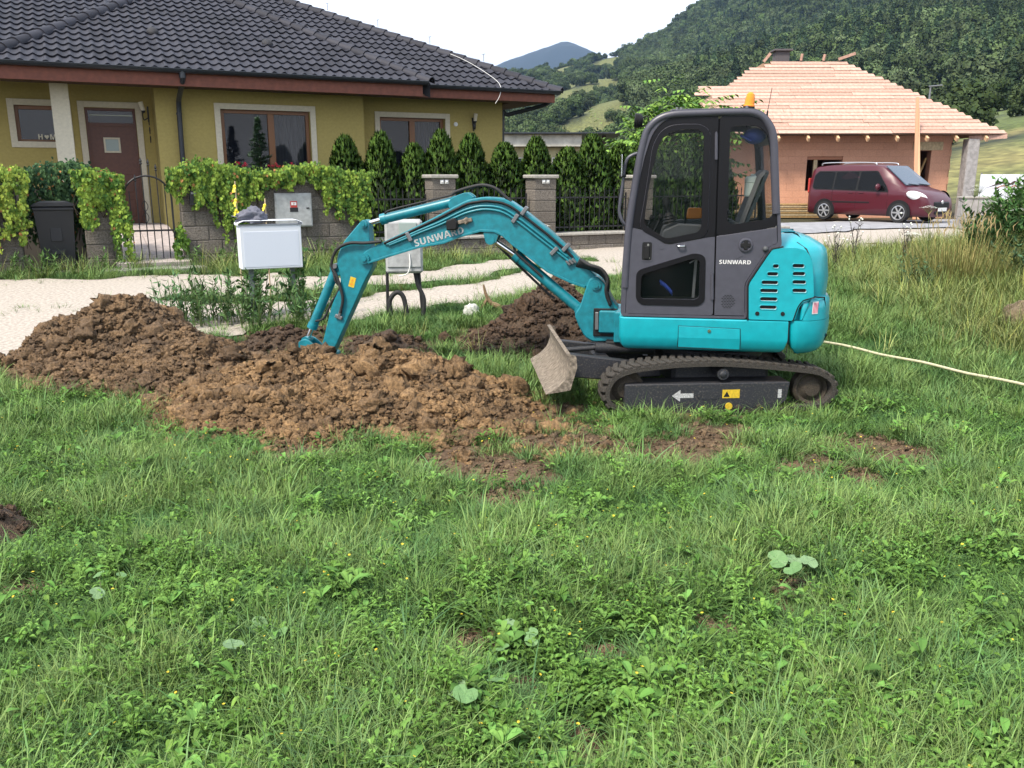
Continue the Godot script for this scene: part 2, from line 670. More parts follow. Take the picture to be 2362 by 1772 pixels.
func set_textures() -> void:
	var g := func(a): return Color(a, a, a)
	tex.fine = noise_tex(0.05, g.call(0.72), g.call(1.0), 3)
	tex.soft = noise_tex(0.012, g.call(0.78), g.call(1.0), 5, FastNoiseLite.TYPE_SIMPLEX_SMOOTH, 512, 5)
	tex.faint = noise_tex(0.03, g.call(0.90), g.call(1.0), 6, FastNoiseLite.TYPE_SIMPLEX_SMOOTH, 512, 5)
	tex.scuffed = noise_tex(0.03, lin(0.016, 0.018, 0.024), lin(0.105, 0.085, 0.066), 19, FastNoiseLite.TYPE_SIMPLEX_SMOOTH, 512, 6, 0.52, 1.0)
	tex.strong = noise_tex(0.03, g.call(0.45), g.call(1.0), 7, FastNoiseLite.TYPE_SIMPLEX_SMOOTH, 512, 5)
	tex.grit = noise_tex(0.12, g.call(0.0), g.call(1.0), 9, FastNoiseLite.TYPE_SIMPLEX_SMOOTH, 512, 4)
	tex.cell = noise_tex(0.06, g.call(0.0), g.call(1.0), 11, FastNoiseLite.TYPE_CELLULAR, 512, 3)
	tex.rough = noise_tex(0.02, g.call(0.55), g.call(1.0), 13)
	tex.soil = noise_tex(0.035, Color(0.55, 0.5, 0.45), Color(1, 1, 1), 15, FastNoiseLite.TYPE_SIMPLEX_SMOOTH, 512, 6)

func build_land() -> void:
	bumps.seed = 4
	bumps.frequency = 0.55
	bumps.fractal_octaves = 3
	patch.seed = 8
	patch.frequency = 0.5
	patch.fractal_octaves = 3
	hills.seed = 21
	hills.frequency = 0.006
	hills.fractal_octaves = 4
	var gm := mat(Color.WHITE, 0.95, 0.0, tex.soil, 1.3, tex.grit, 2.0)
	gm.vertex_color_use_as_albedo = true
	struct("ground", grid_mesh(axis(-9, 11, 0.13, -1500, 1500), axis(-17.5, 1.0, 0.13, -160, 60), G, ground_paint), gm)
	var sand := mat(lin(0.50, 0.44, 0.375), 0.95, 0.0, tex.fine, 0.7, tex.grit, 0.5)
	struct("dirt_road", sheet(sandy, -14, 20, -30, -7, 0.2, 0.018, false, ground_paint), sand)
	var yard := func(x, z): return 2.1 - away(x, z, [[3.0, -21.0], [9.0, -26.0], [18.0, -29.5], [26.0, -31.0]]) + patch.get_noise_2d(x, z) * 0.3
	struct("paved_yard", sheet(yard, 0, 24, -34, -19, 0.4, 0.05, false, ground_paint), mat(lin(0.33, 0.33, 0.35), 0.9, 0.0, tex.soft, 0.4, tex.grit, 0.6))
	# far slopes
	var xs := PackedFloat32Array()
	var zs := PackedFloat32Array()
	var x := -520.0
	while x <= 1000.0:
		xs.push_back(x)
		x += 5.0 if x > 0.0 and x < 130.0 else 14.0
	var z := -940.0
	while z <= -32.0:
		zs.push_back(z)
		z += 6.0 if z > -170.0 else 14.0
	var hm := mat(Color.WHITE, 1.0, 0.0, tex.strong, 0.05)
	hm.vertex_color_use_as_albedo = true
	struct("hill", grid_mesh(xs, zs, func(a, b): return HF(a, b) - 0.6 * (1.0 - smoothstep(32.0, 60.0, -b)), hill_paint), hm)
	# the blue mountain at the end of the valley
	xs = PackedFloat32Array()
	zs = PackedFloat32Array()
	for i in 150:
		xs.push_back(-1560.0 + i * 21.0)
	for i in 40:
		zs.push_back(-3720.0 + i * 36.0)
	var peak := func(a0, b0):
		var a: float = a0 / 0.6
		var b: float = b0 / 0.6
		var ax: float = a - 300.0
		var h: float = 722.0 - (sqrt(ax * ax + 8100.0) - 90.0) * (0.40 if ax < 0.0 else 0.50)
		h = maxf(h, 585.0 - absf(a + 330.0) * 0.3)
		h = maxf(h, 480.0) if a > 900.0 else maxf(h, 400.0)
		h += hills.get_noise_2d(a * 0.6, b * 0.6) * 22.0
		return 0.6 * h * (1.0 - smoothstep(0.0, 1150.0, absf(b + 5000.0)))
	struct("mountain", grid_mesh(xs, zs, peak, func(a, b): return Color(0.022, 0.034, 0.03)), hm)

func cluster_mesh(count: int, size: float, lumps: Array, sd: int, shade := 0.35) -> ArrayMesh:
	# leaf clumps spread over the skins of a few ellipsoids
	var mb := MB.new()
	mb.tinted = true
	var r := RandomNumberGenerator.new()
	r.seed = sd
	for i in count:
		var l: Array = lumps[r.randi() % lumps.size()]
		var dir := Vector3(r.randfn(), r.randfn() * 0.9 + 0.15, r.randfn()).normalized()
		var at: Vector3 = l[0] + dir * l[1] * r.randf_range(0.78, 1.06)
		var s := size * r.randf_range(0.6, 1.4)
		var nn := (dir + Vector3(r.randfn(), r.randfn(), r.randfn()) * 0.45).normalized()
		var a := nn.cross(Vector3(r.randfn(), r.randfn(), r.randfn())).normalized() * s
		var b := nn.cross(a.normalized()) * s * 0.7
		var g := r.randf_range(1.0 - shade, 1.0 + shade)
		mb.tint = Color(g * r.randf_range(0.9, 1.1), g, g * r.randf_range(0.85, 1.1))
		var bend := nn * s * 0.35
		mb.trin(at - a - bend, at - b, at + b, nn, nn, nn)
		mb.trin(at + b, at - b, at + a - bend, nn, nn, nn)
	return mb.mesh()

func build_woods() -> void:
	var shapes := []
	for k in 4:
		var r := RandomNumberGenerator.new()
		r.seed = 50 + k
		var lumps := [[Vector3(0, 5, 0), Vector3(2.6, 3.2, 2.6)]]
		for i in 7:
			var a := r.randf() * TAU
			lumps.append([Vector3(cos(a) * 1.9, r.randf_range(2.8, 7.0), sin(a) * 1.9), Vector3.ONE * r.randf_range(1.2, 2.0)])
		shapes.append(cluster_mesh(1100, 0.36, lumps, 90 + k))
	# a spiky spruce-like one
	var cone := []
	for i in 8:
		cone.append([Vector3(0, 1.5 + i * 1.15, 0), Vector3(2.3 - i * 0.27, 1.0, 2.3 - i * 0.27)])
	shapes.append(cluster_mesh(1000, 0.36, cone, 96))
	var lm := leaf_mat(0.8, Color(0.12, 0.15, 0.06))
	var wood := thing("far_woodland", "dark green forest covering the tall hill behind the unfinished house", "forest")
	wood.set_meta("kind", "stuff")
	var where := [[], [], [], [], []]
	var tint := [[], [], [], [], []]
	rng.seed = 77
	for i in 60000:
		var d := sqrt(rr(70.0 * 70.0, 860.0 * 860.0))
		var side := rr(-0.06, 0.70)
		if side < 0.05 and d < 200.0:
			continue
		var x := side * d
		var f := wooded(x, -d)
		if f < rr(0.0, 0.25):
			continue
		if d > 450.0 and rng.randf() < 0.0:
			continue
		var k := rng.randi() % 4
		if rng.randf() < 0.16 and side > 0.2:
			k = 4
		var s := rr(0.75, 1.35) * (0.55 if d < 150.0 else 0.85) * (0.8 if side < 0.12 else 1.0)
		where[k].append(Transform3D(Basis(Vector3.UP, rr(0, TAU)).scaled(Vector3(s * rr(0.85, 1.2), s * rr(0.8, 1.2), s)), Vector3(x, HF(x, -d) - 0.8, -d)))
		var tone := rr(0.55, 1.35) * (1.0 + hills.get_noise_2d(x * 6.0, d * 6.0) * 0.8)
		var base := Color(0.058, 0.092, 0.03).lerp(Color(0.085, 0.115, 0.055), rng.randf())
		if k == 4:
			base = Color(0.04, 0.068, 0.034)
		tint[k].append(base * tone)
	for k in 5:
		print("trees ", where[k].size())
		stuff("tree_crowns", shapes[k], lm, wood, where[k], tint[k])

# ------------------------------------------------------------------ the yellow house (axes: x along the front, z towards the road)
func yard(s: float, y: float, d: float) -> Vector3:
	return Basis(Vector3.UP, TURN) * Vector3(s, y, d)

func at_base(base: Vector3) -> MB:
	var mb := MB.new()
	mb.xf = Transform3D(Basis(), -base)
	return mb

# a wall facing +z with its face at d, with rectangular openings [s0, y0, s1, y1]
func wall_with(mb: MB, s0: float, s1: float, y0: float, y1: float, d: float, thick: float, holes: Array) -> void:
	var at := s0
	for h in holes:
		if h[0] > at:
			mb.box(Vector3((at + h[0]) / 2, (y0 + y1) / 2, d - thick / 2), Vector3(h[0] - at, y1 - y0, thick))
		if h[1] > y0:
			mb.box(Vector3((h[0] + h[2]) / 2, (y0 + h[1]) / 2, d - thick / 2), Vector3(h[2] - h[0], h[1] - y0, thick))
		if h[3] < y1:
			mb.box(Vector3((h[0] + h[2]) / 2, (h[3] + y1) / 2, d - thick / 2), Vector3(h[2] - h[0], y1 - h[3], thick))
		at = h[2]
	mb.box(Vector3((at + s1) / 2, (y0 + y1) / 2, d - thick / 2), Vector3(s1 - at, y1 - y0, thick))

func frame4(mb: MB, s0: float, y0: float, s1: float, y1: float, d: float, w: float, deep: float, bottom := true) -> void:
	mb.box(Vector3(s0 + w / 2, (y0 + y1) / 2, d - deep / 2), Vector3(w, y1 - y0, deep), 0.004)
	mb.box(Vector3(s1 - w / 2, (y0 + y1) / 2, d - deep / 2), Vector3(w, y1 - y0, deep), 0.004)
	mb.box(Vector3((s0 + s1) / 2, y1 - w / 2, d - deep / 2), Vector3(s1 - s0 - 2 * w, w, deep), 0.004)
	if bottom:
		mb.box(Vector3((s0 + s1) / 2, y0 + w / 2, d - deep / 2), Vector3(s1 - s0 - 2 * w, w, deep), 0.004)

func house_window(house: Node3D, base: Vector3, s0: float, y0: float, s1: float, y1: float, d: float, splits: Array, curtain: bool) -> void:
	var mb := at_base(base)
	frame4(mb, s0, y0, s1, y1, d - 0.09, 0.075, 0.08)
	var w := part("window", mb, M.brown_frame, house)
	var edges := [s0 + 0.075]
	for k in splits:
		mb = at_base(base)
		mb.box(Vector3(k, (y0 + y1) / 2, d - 0.125), Vector3(0.13, y1 - y0 - 0.15, 0.075), 0.004)
		part("mullion", mb, M.brown_frame, w)
		edges.append(k - 0.065)
		edges.append(k + 0.065)
	edges.append(s1 - 0.075)
	for i in range(0, edges.size(), 2):
		mb = at_base(base)
		mb.box(Vector3((edges[i] + edges[i + 1]) / 2, (y0 + y1) / 2, d - 0.14), Vector3(edges[i + 1] - edges[i], y1 - y0 - 0.15, 0.012))
		part("pane", mb, M.pane, w)
		if curtain and i > 0:
			mb = at_base(base)
			var a: float = edges[i] + 0.02
			var b: float = edges[i + 1] - 0.02
			var m := 46
			for q in m:
				var u0 := a + (b - a) * q / m
				var u1 := a + (b - a) * (q + 1) / m
				var z0 := d - 0.34 + 0.02 * sin(q * 1.15) + 0.012 * sin(q * 0.37)
				var z1 := d - 0.34 + 0.02 * sin((q + 1) * 1.15) + 0.012 * sin((q + 1) * 0.37)
				mb.quad(Vector3(u0, y0 + 0.05, z0), Vector3(u1, y0 + 0.05, z1), Vector3(u1, y1 - 0.05, z1), Vector3(u0, y1 - 0.05, z0))
			part("curtain", mb, M.curtain, w)
	# closed room box behind, its dimness put into a near-black colour
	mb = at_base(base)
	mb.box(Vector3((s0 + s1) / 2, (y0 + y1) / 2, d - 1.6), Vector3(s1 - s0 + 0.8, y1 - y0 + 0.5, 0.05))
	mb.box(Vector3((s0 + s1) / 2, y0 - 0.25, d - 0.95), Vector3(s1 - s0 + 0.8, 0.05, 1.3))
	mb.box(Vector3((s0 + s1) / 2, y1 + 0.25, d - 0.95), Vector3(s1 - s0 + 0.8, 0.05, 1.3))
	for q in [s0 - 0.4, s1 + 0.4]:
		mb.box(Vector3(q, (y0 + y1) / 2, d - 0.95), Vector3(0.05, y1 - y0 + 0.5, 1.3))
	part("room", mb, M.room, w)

func tile_mesh() -> ArrayMesh:
	var mb := MB.new()
	var m := 16
	var f := func(x): return 0.021 * sin((x / 0.2 + 0.12) * TAU) + 0.004 * sin((x / 0.2) * TAU * 2.0)
	var g := func(x):
		var e := 0.002
		return Vector3(-(f.call(x + e) - f.call(x - e)) / (2 * e), 1, 0).normalized()
	for i in m:
		var x0 := -0.2 + 0.4 * i / m
		var x1 := -0.2 + 0.4 * (i + 1) / m
		var a := Vector3(x0, f.call(x0) + 0.052, 0.02)
		var b := Vector3(x1, f.call(x1) + 0.052, 0.02)
		var d := Vector3(x1, f.call(x1) + 0.012, -0.38)
		var e := Vector3(x0, f.call(x0) + 0.012, -0.38)
		mb.quadn(a, b, d, e, g.call(x0), g.call(x1), g.call(x1), g.call(x0))
		var low := Vector3(0, -0.026, -0.006)
		mb.quad(a + low, b + low, b, a)
	return mb.mesh()

func ridge_mesh() -> ArrayMesh:
	var mb := MB.new()
	var m := 8
	for i in m:
		var a0 := PI * i / m
		var a1 := PI * (i + 1) / m
		var n0 := Vector3(cos(a0), sin(a0), 0)
		var n1 := Vector3(cos(a1), sin(a1), 0)
		var r0 := 0.14
		var r1 := 0.12
		mb.quadn(n0 * r1 - Vector3(0, 0, 0.21), n1 * r1 - Vector3(0, 0, 0.21), n1 * r0 + Vector3(0, 0, 0.21), n0 * r0 + Vector3(0, 0, 0.21), n0, n1, n1, n0)
		mb.quad(n0 * r0 + Vector3(0, 0, 0.21), n1 * r0 + Vector3(0, 0, 0.21), n1 * (r0 - 0.022) + Vector3(0, 0, 0.21), n0 * (r0 - 0.022) + Vector3(0, 0, 0.21))
	return mb.mesh()

const PITCH := 0.4363
const WING := [-1.48, -18.2, 6.92, 2.67, -23.9]

func in_frame(p: Vector3, cam_y := 1.75) -> bool:
	var q := p - Vector3(0, cam_y, 0)
	var c := cos(0.2356)
	var s := sin(0.2356)
	var z := -(q.y * s + q.z * c)
	var y := q.y * c - q.z * s
	return z > 0.1 and absf(q.x / z) < 0.5985 and absf(y / z) < 0.4487

func build_house() -> void:
	var base := Vector3(4.5, 0.36, -19.0)
	var house := thing("yellow_house", "ochre yellow bungalow with dark grey tiled hip roof and brown windows", "house", yard(base.x, base.y, base.z), TURN)
	var mb := at_base(base)
	wall_with(mb, -6.0, 1.43, 0.2, 3.62, -19.8, 0.3, [[-1.07, 2.42, -0.17, 3.14], [0.17, 0.2, 1.1, 3.13]])
	wall_with(mb, 1.43, 5.66, 0.2, 3.62, -19.0, 0.3, [[2.66, 1.75, 4.48, 3.13]])
	mb.box(Vector3(1.58, 1.91, -19.7), Vector3(0.3, 3.42, 0.8))
	wall_with(mb, 5.36, 9.25, 0.2, 3.62, -19.5, 0.3, [[6.16, 1.75, 7.76, 3.11]])
	mb.box(Vector3(5.51, 1.91, -19.4), Vector3(0.3, 3.42, 0.2))
	mb.box(Vector3(9.10, 1.91, -24.9), Vector3(0.3, 3.42, 10.2))
	mb.box(Vector3(1.6, 1.91, -30.15), Vector3(15.3, 3.42, 0.3))
	mb.box(Vector3(-6.15, 1.91, -25.0), Vector3(0.3, 3.42, 10.4))
	part("wall", mb, M.stucco, house)
	# flat ceiling under the roof space
	mb = at_base(base)
	mb.box(Vector3(0.5, 3.66, -24.3), Vector3(19.2, 0.06, 11.3))
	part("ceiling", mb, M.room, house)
	mb = at_base(base)
	mb.box(Vector3(2.7, 3.50, -18.62), Vector3(8.2, 0.03, 0.76))
	mb.box(Vector3(8.45, 3.515, -18.95), Vector3(3.3, 0.03, 0.66))
	mb.box(Vector3(9.75, 3.515, -24.5), Vector3(0.78, 0.03, 10.4))
	mb.box(Vector3(-3.6, 3.50, -18.95), Vector3(4.3, 0.03, 1.2))
	part("soffit", mb, M.soffit, house)
	# cream porch column
	mb = at_base(base)
	mb.box(Vector3(-0.23, 1.98, -19.0), Vector3(0.31, 3.0, 0.31), 0.006)
	part("porch_column", mb, M.cream, house)
	mb = at_base(base)
	mb.box(Vector3(0.0, 0.6, -19.25), Vector3(2.86, 0.48, 1.1), 0.02)
	part("porch_floor", mb, M.path, house)
	# plaster surrounds, then windows and door
	for w in [[-1.17, 2.34, -0.07, 3.25, -19.8], [2.54, 1.66, 4.6, 3.24, -19.0], [6.06, 1.66, 7.88, 3.22, -19.5]]:
		mb = at_base(base)
		frame4(mb, w[0], w[1], w[2], w[3], w[4] + 0.03, 0.115, 0.05)
		part("window_surround", mb, M.cream, house)
	house_window(house, base, -1.07, 2.42, -0.17, 3.14, -19.8, [], false)
	house_window(house, base, 2.66, 1.75, 4.48, 3.13, -19.0, [3.675], true)
	house_window(house, base, 6.16, 1.75, 7.76, 3.11, -19.5, [6.98], true)
	mb = at_base(base)
	frame4(mb, 0.05, 0.84, 1.22, 3.25, -19.77, 0.115, 0.05, false)
	part("door_surround", mb, M.cream, house)
	mb = at_base(base)
	mb.box(Vector3(0.635, 1.81, -19.9), Vector3(0.93, 1.94, 0.06), 0.006)
	for y in [1.15, 1.65]:
		mb.box(Vector3(0.635, y, -19.868), Vector3(0.62, 0.36, 0.012), 0.006)
	frame4(mb, 0.17, 0.84, 1.10, 3.13, -19.86, 0.05, 0.08, false)
	mb.box(Vector3(0.635, 2.81, -19.9), Vector3(0.83, 0.07, 0.07), 0.006)
	var door := part("door", mb, M.door, house)
	mb = at_base(base)
	frame4(mb, 0.46, 2.26, 0.77, 2.56, -19.84, 0.035, 0.04)
	part("door_light_frame", mb, M.cream, door)
	mb = at_base(base)
	mb.box(Vector3(0.615, 2.41, -19.862), Vector3(0.25, 0.24, 0.008))
	part("door_light", mb, M.frosted, door)
	mb = at_base(base)
	mb.box(Vector3(0.635, 2.965, -19.91), Vector3(0.83, 0.24, 0.012))
	part("transom", mb, M.pane, door)
	mb = at_base(base)
	mb.box(Vector3(0.27, 1.85, -19.865), Vector3(0.035, 0.2, 0.012), 0.004)
	mb.tube([Vector3(0.27, 1.9, -19.865), Vector3(0.27, 1.9, -19.81), Vector3(0.38, 1.9, -19.81)], 0.009, 6)
	part("handle", mb, M.steel, door)
	# name letters standing on the sill of the little window
	for q in [["H", -0.66], ["M", -0.44], ["E", -0.33]]:
		part("sill_letter", lettering(q[0], 0.10, 0.012), M.cream, house, Vector3(q[1], 2.545, -19.80) - base)
	mb = at_base(base)
	mb.prism(rounded([Vector2(-0.55, 2.50), Vector2(-0.505, 2.555), Vector2(-0.525, 2.585), Vector2(-0.55, 2.568), Vector2(-0.575, 2.585), Vector2(-0.595, 2.555)], 0.012, 3), -19.806, -19.794)
	part("sill_heart", mb, M.cream, house)
	# roof
	var deck := at_base(base)
	var t := tan(PITCH)
	var wh := func(d): return 3.74 + (-18.2 - d) * t
	var mh := func(d): return 3.71 + (-18.6 - d) * t
	var A := Vector3(WING[0], wh.call(-18.2), -18.2)
	var B := Vector3(WING[2], wh.call(-18.2), -18.2)
	var D := Vector3(WING[3], wh.call(-23.9), -23.9)
	var low := Vector3(0, -0.30, 0)
	deck.tri(A, B, D)
	deck.quad(B + low, D + low, D, B)
	deck.quad(D + low, A + low, A, D)
	var e0 := Vector3(-9, mh.call(-18.6), -18.6)
	var e1 := Vector3(10.34, mh.call(-18.6), -18.6)
	var r1 := Vector3(4.14, mh.call(-24.8), -24.8)
	var r0 := Vector3(-2.8, mh.call(-24.8), -24.8)
	var b1 := Vector3(10.34, e1.y, -31.0)
	var b0 := Vector3(-9, e1.y, -31.0)
	deck.quad(e0, e1, r1, r0)
	deck.tri(e1, b1, r1)
	deck.quad(b1, b0, r0, r1)
	deck.tri(b0, e0, r0)
	var roof := part("roof", deck, M.tile_dark, house)
	var tm := tile_mesh()
	var tilt := Basis(Vector3.RIGHT, PITCH)
	var all := []
	rng.seed = 5
	for plane in 2:
		var d0 := -18.2 if plane == 0 else -18.6
		var row := 0
		while true:
			var d: float = d0 - row * 0.34 * cos(PITCH)
			var h: float = (wh.call(d) if plane == 0 else mh.call(d))
			var lo: float
			var hi: float
			var mid := d - 0.15
			if plane == 0:
				if d < -23.8:
					break
				lo = lerpf(WING[0], WING[3], (-18.2 - mid) / 5.7)
				hi = lerpf(WING[2], WING[3], (-18.2 - mid) / 5.7)
			else:
				if d < -24.7:
					break
				lo = -9.0 + (-18.6 - mid)
				hi = 10.34 - (-18.6 - mid)
			var s := -9.0
			while s < hi + 0.1:
				s += 0.4
				if s < lo - 0.1 or s > hi + 0.1:
					continue
				if plane == 1:
					# hidden under the wing roof
					var k := (-18.2 - mid) / 5.7
					if k > 0 and k < 1 and s > lerpf(WING[0], WING[3], k) + 0.2 and s < lerpf(WING[2], WING[3], k) - 0.2:
						continue
				var p := Vector3(s, h + 0.01, d)
				var w: Vector3 = Basis(Vector3.UP, TURN) * p
				var tf := Transform3D(tilt * Basis(Vector3.UP, rr(-0.008, 0.008)), p - base + Vector3(0, rr(-0.003, 0.003), 0))
				all.append([w.length() + (0.0 if in_frame(w) else 100.0), tf])
			row += 1
	all.sort_custom(func(a, b): return a[0] < b[0])
	var rest := []
	for i in all.size():
		if i < 300:
			var o := part("roof_tile", tm, [M.tile, M.tile_b, M.tile_c][rng.randi() % 3], roof)
			o.transform = all[i][1]
		else:
			rest.append(all[i][1])
	stuff("more_roof_tiles", tm, M.tile, roof, rest)
	var rm := ridge_mesh()
	for line in [[A, D], [B, D], [e1, r1], [r0, r1]]:
		var a: Vector3 = line[0]
		var b: Vector3 = line[1]
		var len := a.distance_to(b)
		var z := (a - b).normalized()
		var x := Vector3.UP.cross(z).normalized()
		var bs := Basis(x, z.cross(x), z)
		var m := int(len / 0.36)
		for i in m:
			var o := part("ridge_tile", rm, [M.tile, M.tile_b, M.tile_c][rng.randi() % 3], roof)
			o.transform = Transform3D(bs * Basis(Vector3.RIGHT, -0.03), a.lerp(b, (i + 0.5) / m) + Vector3(0, 0.0, 0) - base)
	for i in 5:
		mb = at_base(base)
		var p := e1.lerp(r1, 0.22 + 0.16 * i) + Vector3(0, 0.15, 0)
		mb.tube([p, p + Vector3(0, 0.16, 0)], 0.008, 5)
		mb.tube([p + Vector3(-0.04, 0.15, 0), p + Vector3(0.04, 0.17, 0)], 0.006, 5)
		part("lightning_rod_holder", mb, M.steel, roof)
	for p in [[1.6, -20.1], [3.85, -19.85]]:
		mb = at_base(base)
		mb.xf = Transform3D(tilt, Vector3(p[0], wh.call(p[1]) + 0.05, p[1]) - base)
		mb.ball(Vector3.ZERO, Vector3(0.12, 0.09, 0.16), 5, 10)
		part("roof_vent", mb, M.tile_dark, roof)
	# white cable lying over the roof
	var cable := []
	for q in [[7.6, -21.9], [7.95, -21.0], [8.5, -20.2], [8.75, -19.4], [8.8, -18.7]]:
		cable.append(Vector3(q[0], mh.call(q[1]) + 0.1, q[1]))
	cable.append(Vector3(8.72, 3.6, -18.5))
	cable.append(Vector3(8.6, 3.4, -18.5))
	mb = at_base(base)
	mb.tube(spline(cable, 4), 0.006, 5)
	part("cable", mb, M.white_plastic, house)
	# fascia boards, gutters, downpipe
	for g in [[WING[0], 6.75, -18.2, 3.46, 3.74], [6.6, 10.2, -18.6, 3.485, 3.72], [-8.8, WING[0] - 0.02, -18.6, 3.46, 3.72]]:
		mb = at_base(base)
		mb.box(Vector3((g[0] + g[1]) / 2, (g[3] + g[4]) / 2, g[2] - 0.03), Vector3(g[1] - g[0], g[4] - g[3], 0.045), 0.004)
		part("fascia_board", mb, M.fascia, house)
		mb = at_base(base)
		var m := 8
		for i in m:
			var a0 := PI + PI * i / m
			var a1 := PI + PI * (i + 1) / m
			var n0 := Vector3(0, sin(a0), cos(a0))
			var n1 := Vector3(0, sin(a1), cos(a1))
			var c := Vector3(0, g[4] + 0.02, g[2] + 0.06)
			for sgn in [1.0, -1.0]:
				var r: float = 0.075 if sgn > 0 else 0.069
				var q := [Vector3(g[0] - 0.05, 0, 0) + c + n0 * r, Vector3(g[1] + 0.1, 0, 0) + c + n0 * r, Vector3(g[1] + 0.1, 0, 0) + c + n1 * r, Vector3(g[0] - 0.05, 0, 0) + c + n1 * r]
				if sgn > 0:
					mb.quadn(q[0], q[1], q[2], q[3], n0, n0, n1, n1)
				else:
					mb.quadn(q[3], q[2], q[1], q[0], -n1, -n1, -n0, -n0)
		mb.tube([Vector3(g[0] - 0.05, g[4] + 0.02, g[2] + 0.135), Vector3(g[1] + 0.1, g[4] + 0.02, g[2] + 0.135)], 0.01, 6)
		var gut := part("gutter", mb, M.gutter, house)
		for i in int((g[1] - g[0]) / 0.8):
			mb = at_base(base)
			mb.bar(Vector3(g[0] + 0.3 + i * 0.8, g[4] + 0.03, g[2] - 0.02), Vector3(g[0] + 0.3 + i * 0.8, g[4] + 0.03, g[2] + 0.14), 0.025, 0.006)
			part("gutter_bracket", mb, M.gutter, gut)
	mb = at_base(base)
	mb.tube(spline([Vector3(1.9, 3.72, -18.14), Vector3(1.9, 3.58, -18.16), Vector3(1.89, 3.45, -18.4), Vector3(1.87, 3.3, -18.75), Vector3(1.86, 3.1, -18.88), Vector3(1.85, 2.2, -18.9), Vector3(1.85, 0.4, -18.9)], 4), 0.05, 10)
	mb.tube([Vector3(1.9, 3.75, -18.14), Vector3(1.9, 3.6, -18.14)], 0.062, 10)
	var dp := part("downpipe", mb, M.gutter, house)
	for y in [3.0, 1.8]:
		mb = at_base(base)
		mb.tube([Vector3(1.855, y - 0.02, -18.895), Vector3(1.855, y + 0.02, -18.895)], 0.058, 10)
		mb.bar(Vector3(1.855, y, -18.9), Vector3(1.855, y, -19.0), 0.02, 0.02)
		part("pipe_bracket", mb, M.gutter, dp)
	mb = at_base(base)
	mb.tube(spline([Vector3(10.25, 3.70, -18.9), Vector3(10.2, 3.5, -18.95), Vector3(9.9, 3.38, -19.3), Vector3(9.45, 3.25, -19.6), Vector3(9.33, 3.1, -19.65), Vector3(9.32, 0.4, -19.65)], 4), 0.05, 10)
	part("corner_downpipe", mb, M.gutter, house)
	# wall lamps: iron sconce with a cream shade
	for l in [[1.33, 3.05, -19.35, 1.0], [8.49, 3.05, -19.5, 0.0]]:
		mb = at_base(base)
		var o := Vector3(l[0], l[1], l[2])
		if l[3] > 0.5:
			mb.xf = mb.xf * Transform3D(Basis(Vector3.UP, -PI / 2), o)
		else:
			mb.xf = mb.xf * Transform3D(Basis(), o)
		mb.prism(rounded([Vector2(-0.05, 0.1), Vector2(-0.015, -0.2), Vector2(0.015, -0.2), Vector2(0.05, 0.1)], 0.01), 0.0, 0.03, 0.005)
		mb.tube(spline([Vector3(0, -0.12, 0.03), Vector3(0, -0.16, 0.1), Vector3(0, -0.06, 0.12), Vector3(0, 0.0, 0.1)], 4), 0.012, 6)
		mb.xf = mb.xf * Transform3D(Basis(), Vector3(0, 0, 0.1))
		mb.lathe([Vector2(0.0, -0.03), Vector2(0.03, -0.02), Vector2(0.045, 0.02), Vector2(0.0, 0.02)], 10)
		var lamp := part("wall_lamp", mb, M.iron, house)
		var sh := MB.new()
		sh.xf = mb.xf * Transform3D(Basis(Vector3.RIGHT, 0.25), Vector3(0, 0.02, 0))
		sh.lathe([Vector2(0.0, 0.0), Vector2(0.04, 0.0), Vector2(0.048, 0.17), Vector2(0.0, 0.17)], 10)
		part("lamp_shade", sh, M.cream, lamp)
	mb = at_base(base)
	for k in 3:
		var c := Vector3(1.32, 2.85 - k * 0.17, -19.4)
		var q := []
		for i in 15:
			var a := i * 0.55
			q.append(c + Vector3(0, sin(a) * (0.09 - i * 0.004), cos(a) * (0.09 - i * 0.004)))
		mb.tube(q, 0.008, 5)
	part("iron_scroll", mb, M.iron, house)
	mb = at_base(base)
	mb.xf = mb.xf * Transform3D(Basis(Vector3.RIGHT, PI / 2), Vector3(8.03, 2.99, -19.5))
	mb.lathe([Vector2(0.0, 0.0), Vector2(0.05, 0.0), Vector2(0.05, 0.02), Vector2(0.035, 0.035), Vector2(0.0, 0.035)], 12)
	part("wall_sensor", mb, M.white_plastic, house)

# ------------------------------------------------------------------ fence, gate, yard plants
func blocks(parent: Node3D, base: Vector3, s0: float, s1: float, y0: float, y1: float, d: float, thick: float, bw: float, bh: float) -> void:
	var core := at_base(base)
	core.box(Vector3((s0 + s1) / 2, (y0 + y1) / 2 - 0.05, d - thick / 2), Vector3(s1 - s0 - 0.03, y1 - y0 - 0.02 + 0.1, thick - 0.03))
	part("mortar", core, M.mortar, parent)
	var rows := int(round((y1 - y0) / bh))
	var rh := (y1 - y0) / rows
	for r in rows:
		var s := s0
		var first := true
		while s < s1 - 0.03:
			var w := bw
			if first and r % 2 == 1 and s1 - s0 > bw * 1.5:
				w = bw / 2
			first = false
			if s + w > s1 - 0.08:
				w = s1 - s
			var mb := MB.new()
			mb.box(Vector3.ZERO, Vector3(w - 0.012, rh - 0.012, thick + rr(-0.008, 0.008)), 0.01)
			part("block", mb, [M.block, M.block_b, M.block_c][rng.randi() % 3], parent, Vector3(s + w / 2, y0 + (r + 0.5) * rh, d - thick / 2) - base)
			s += w

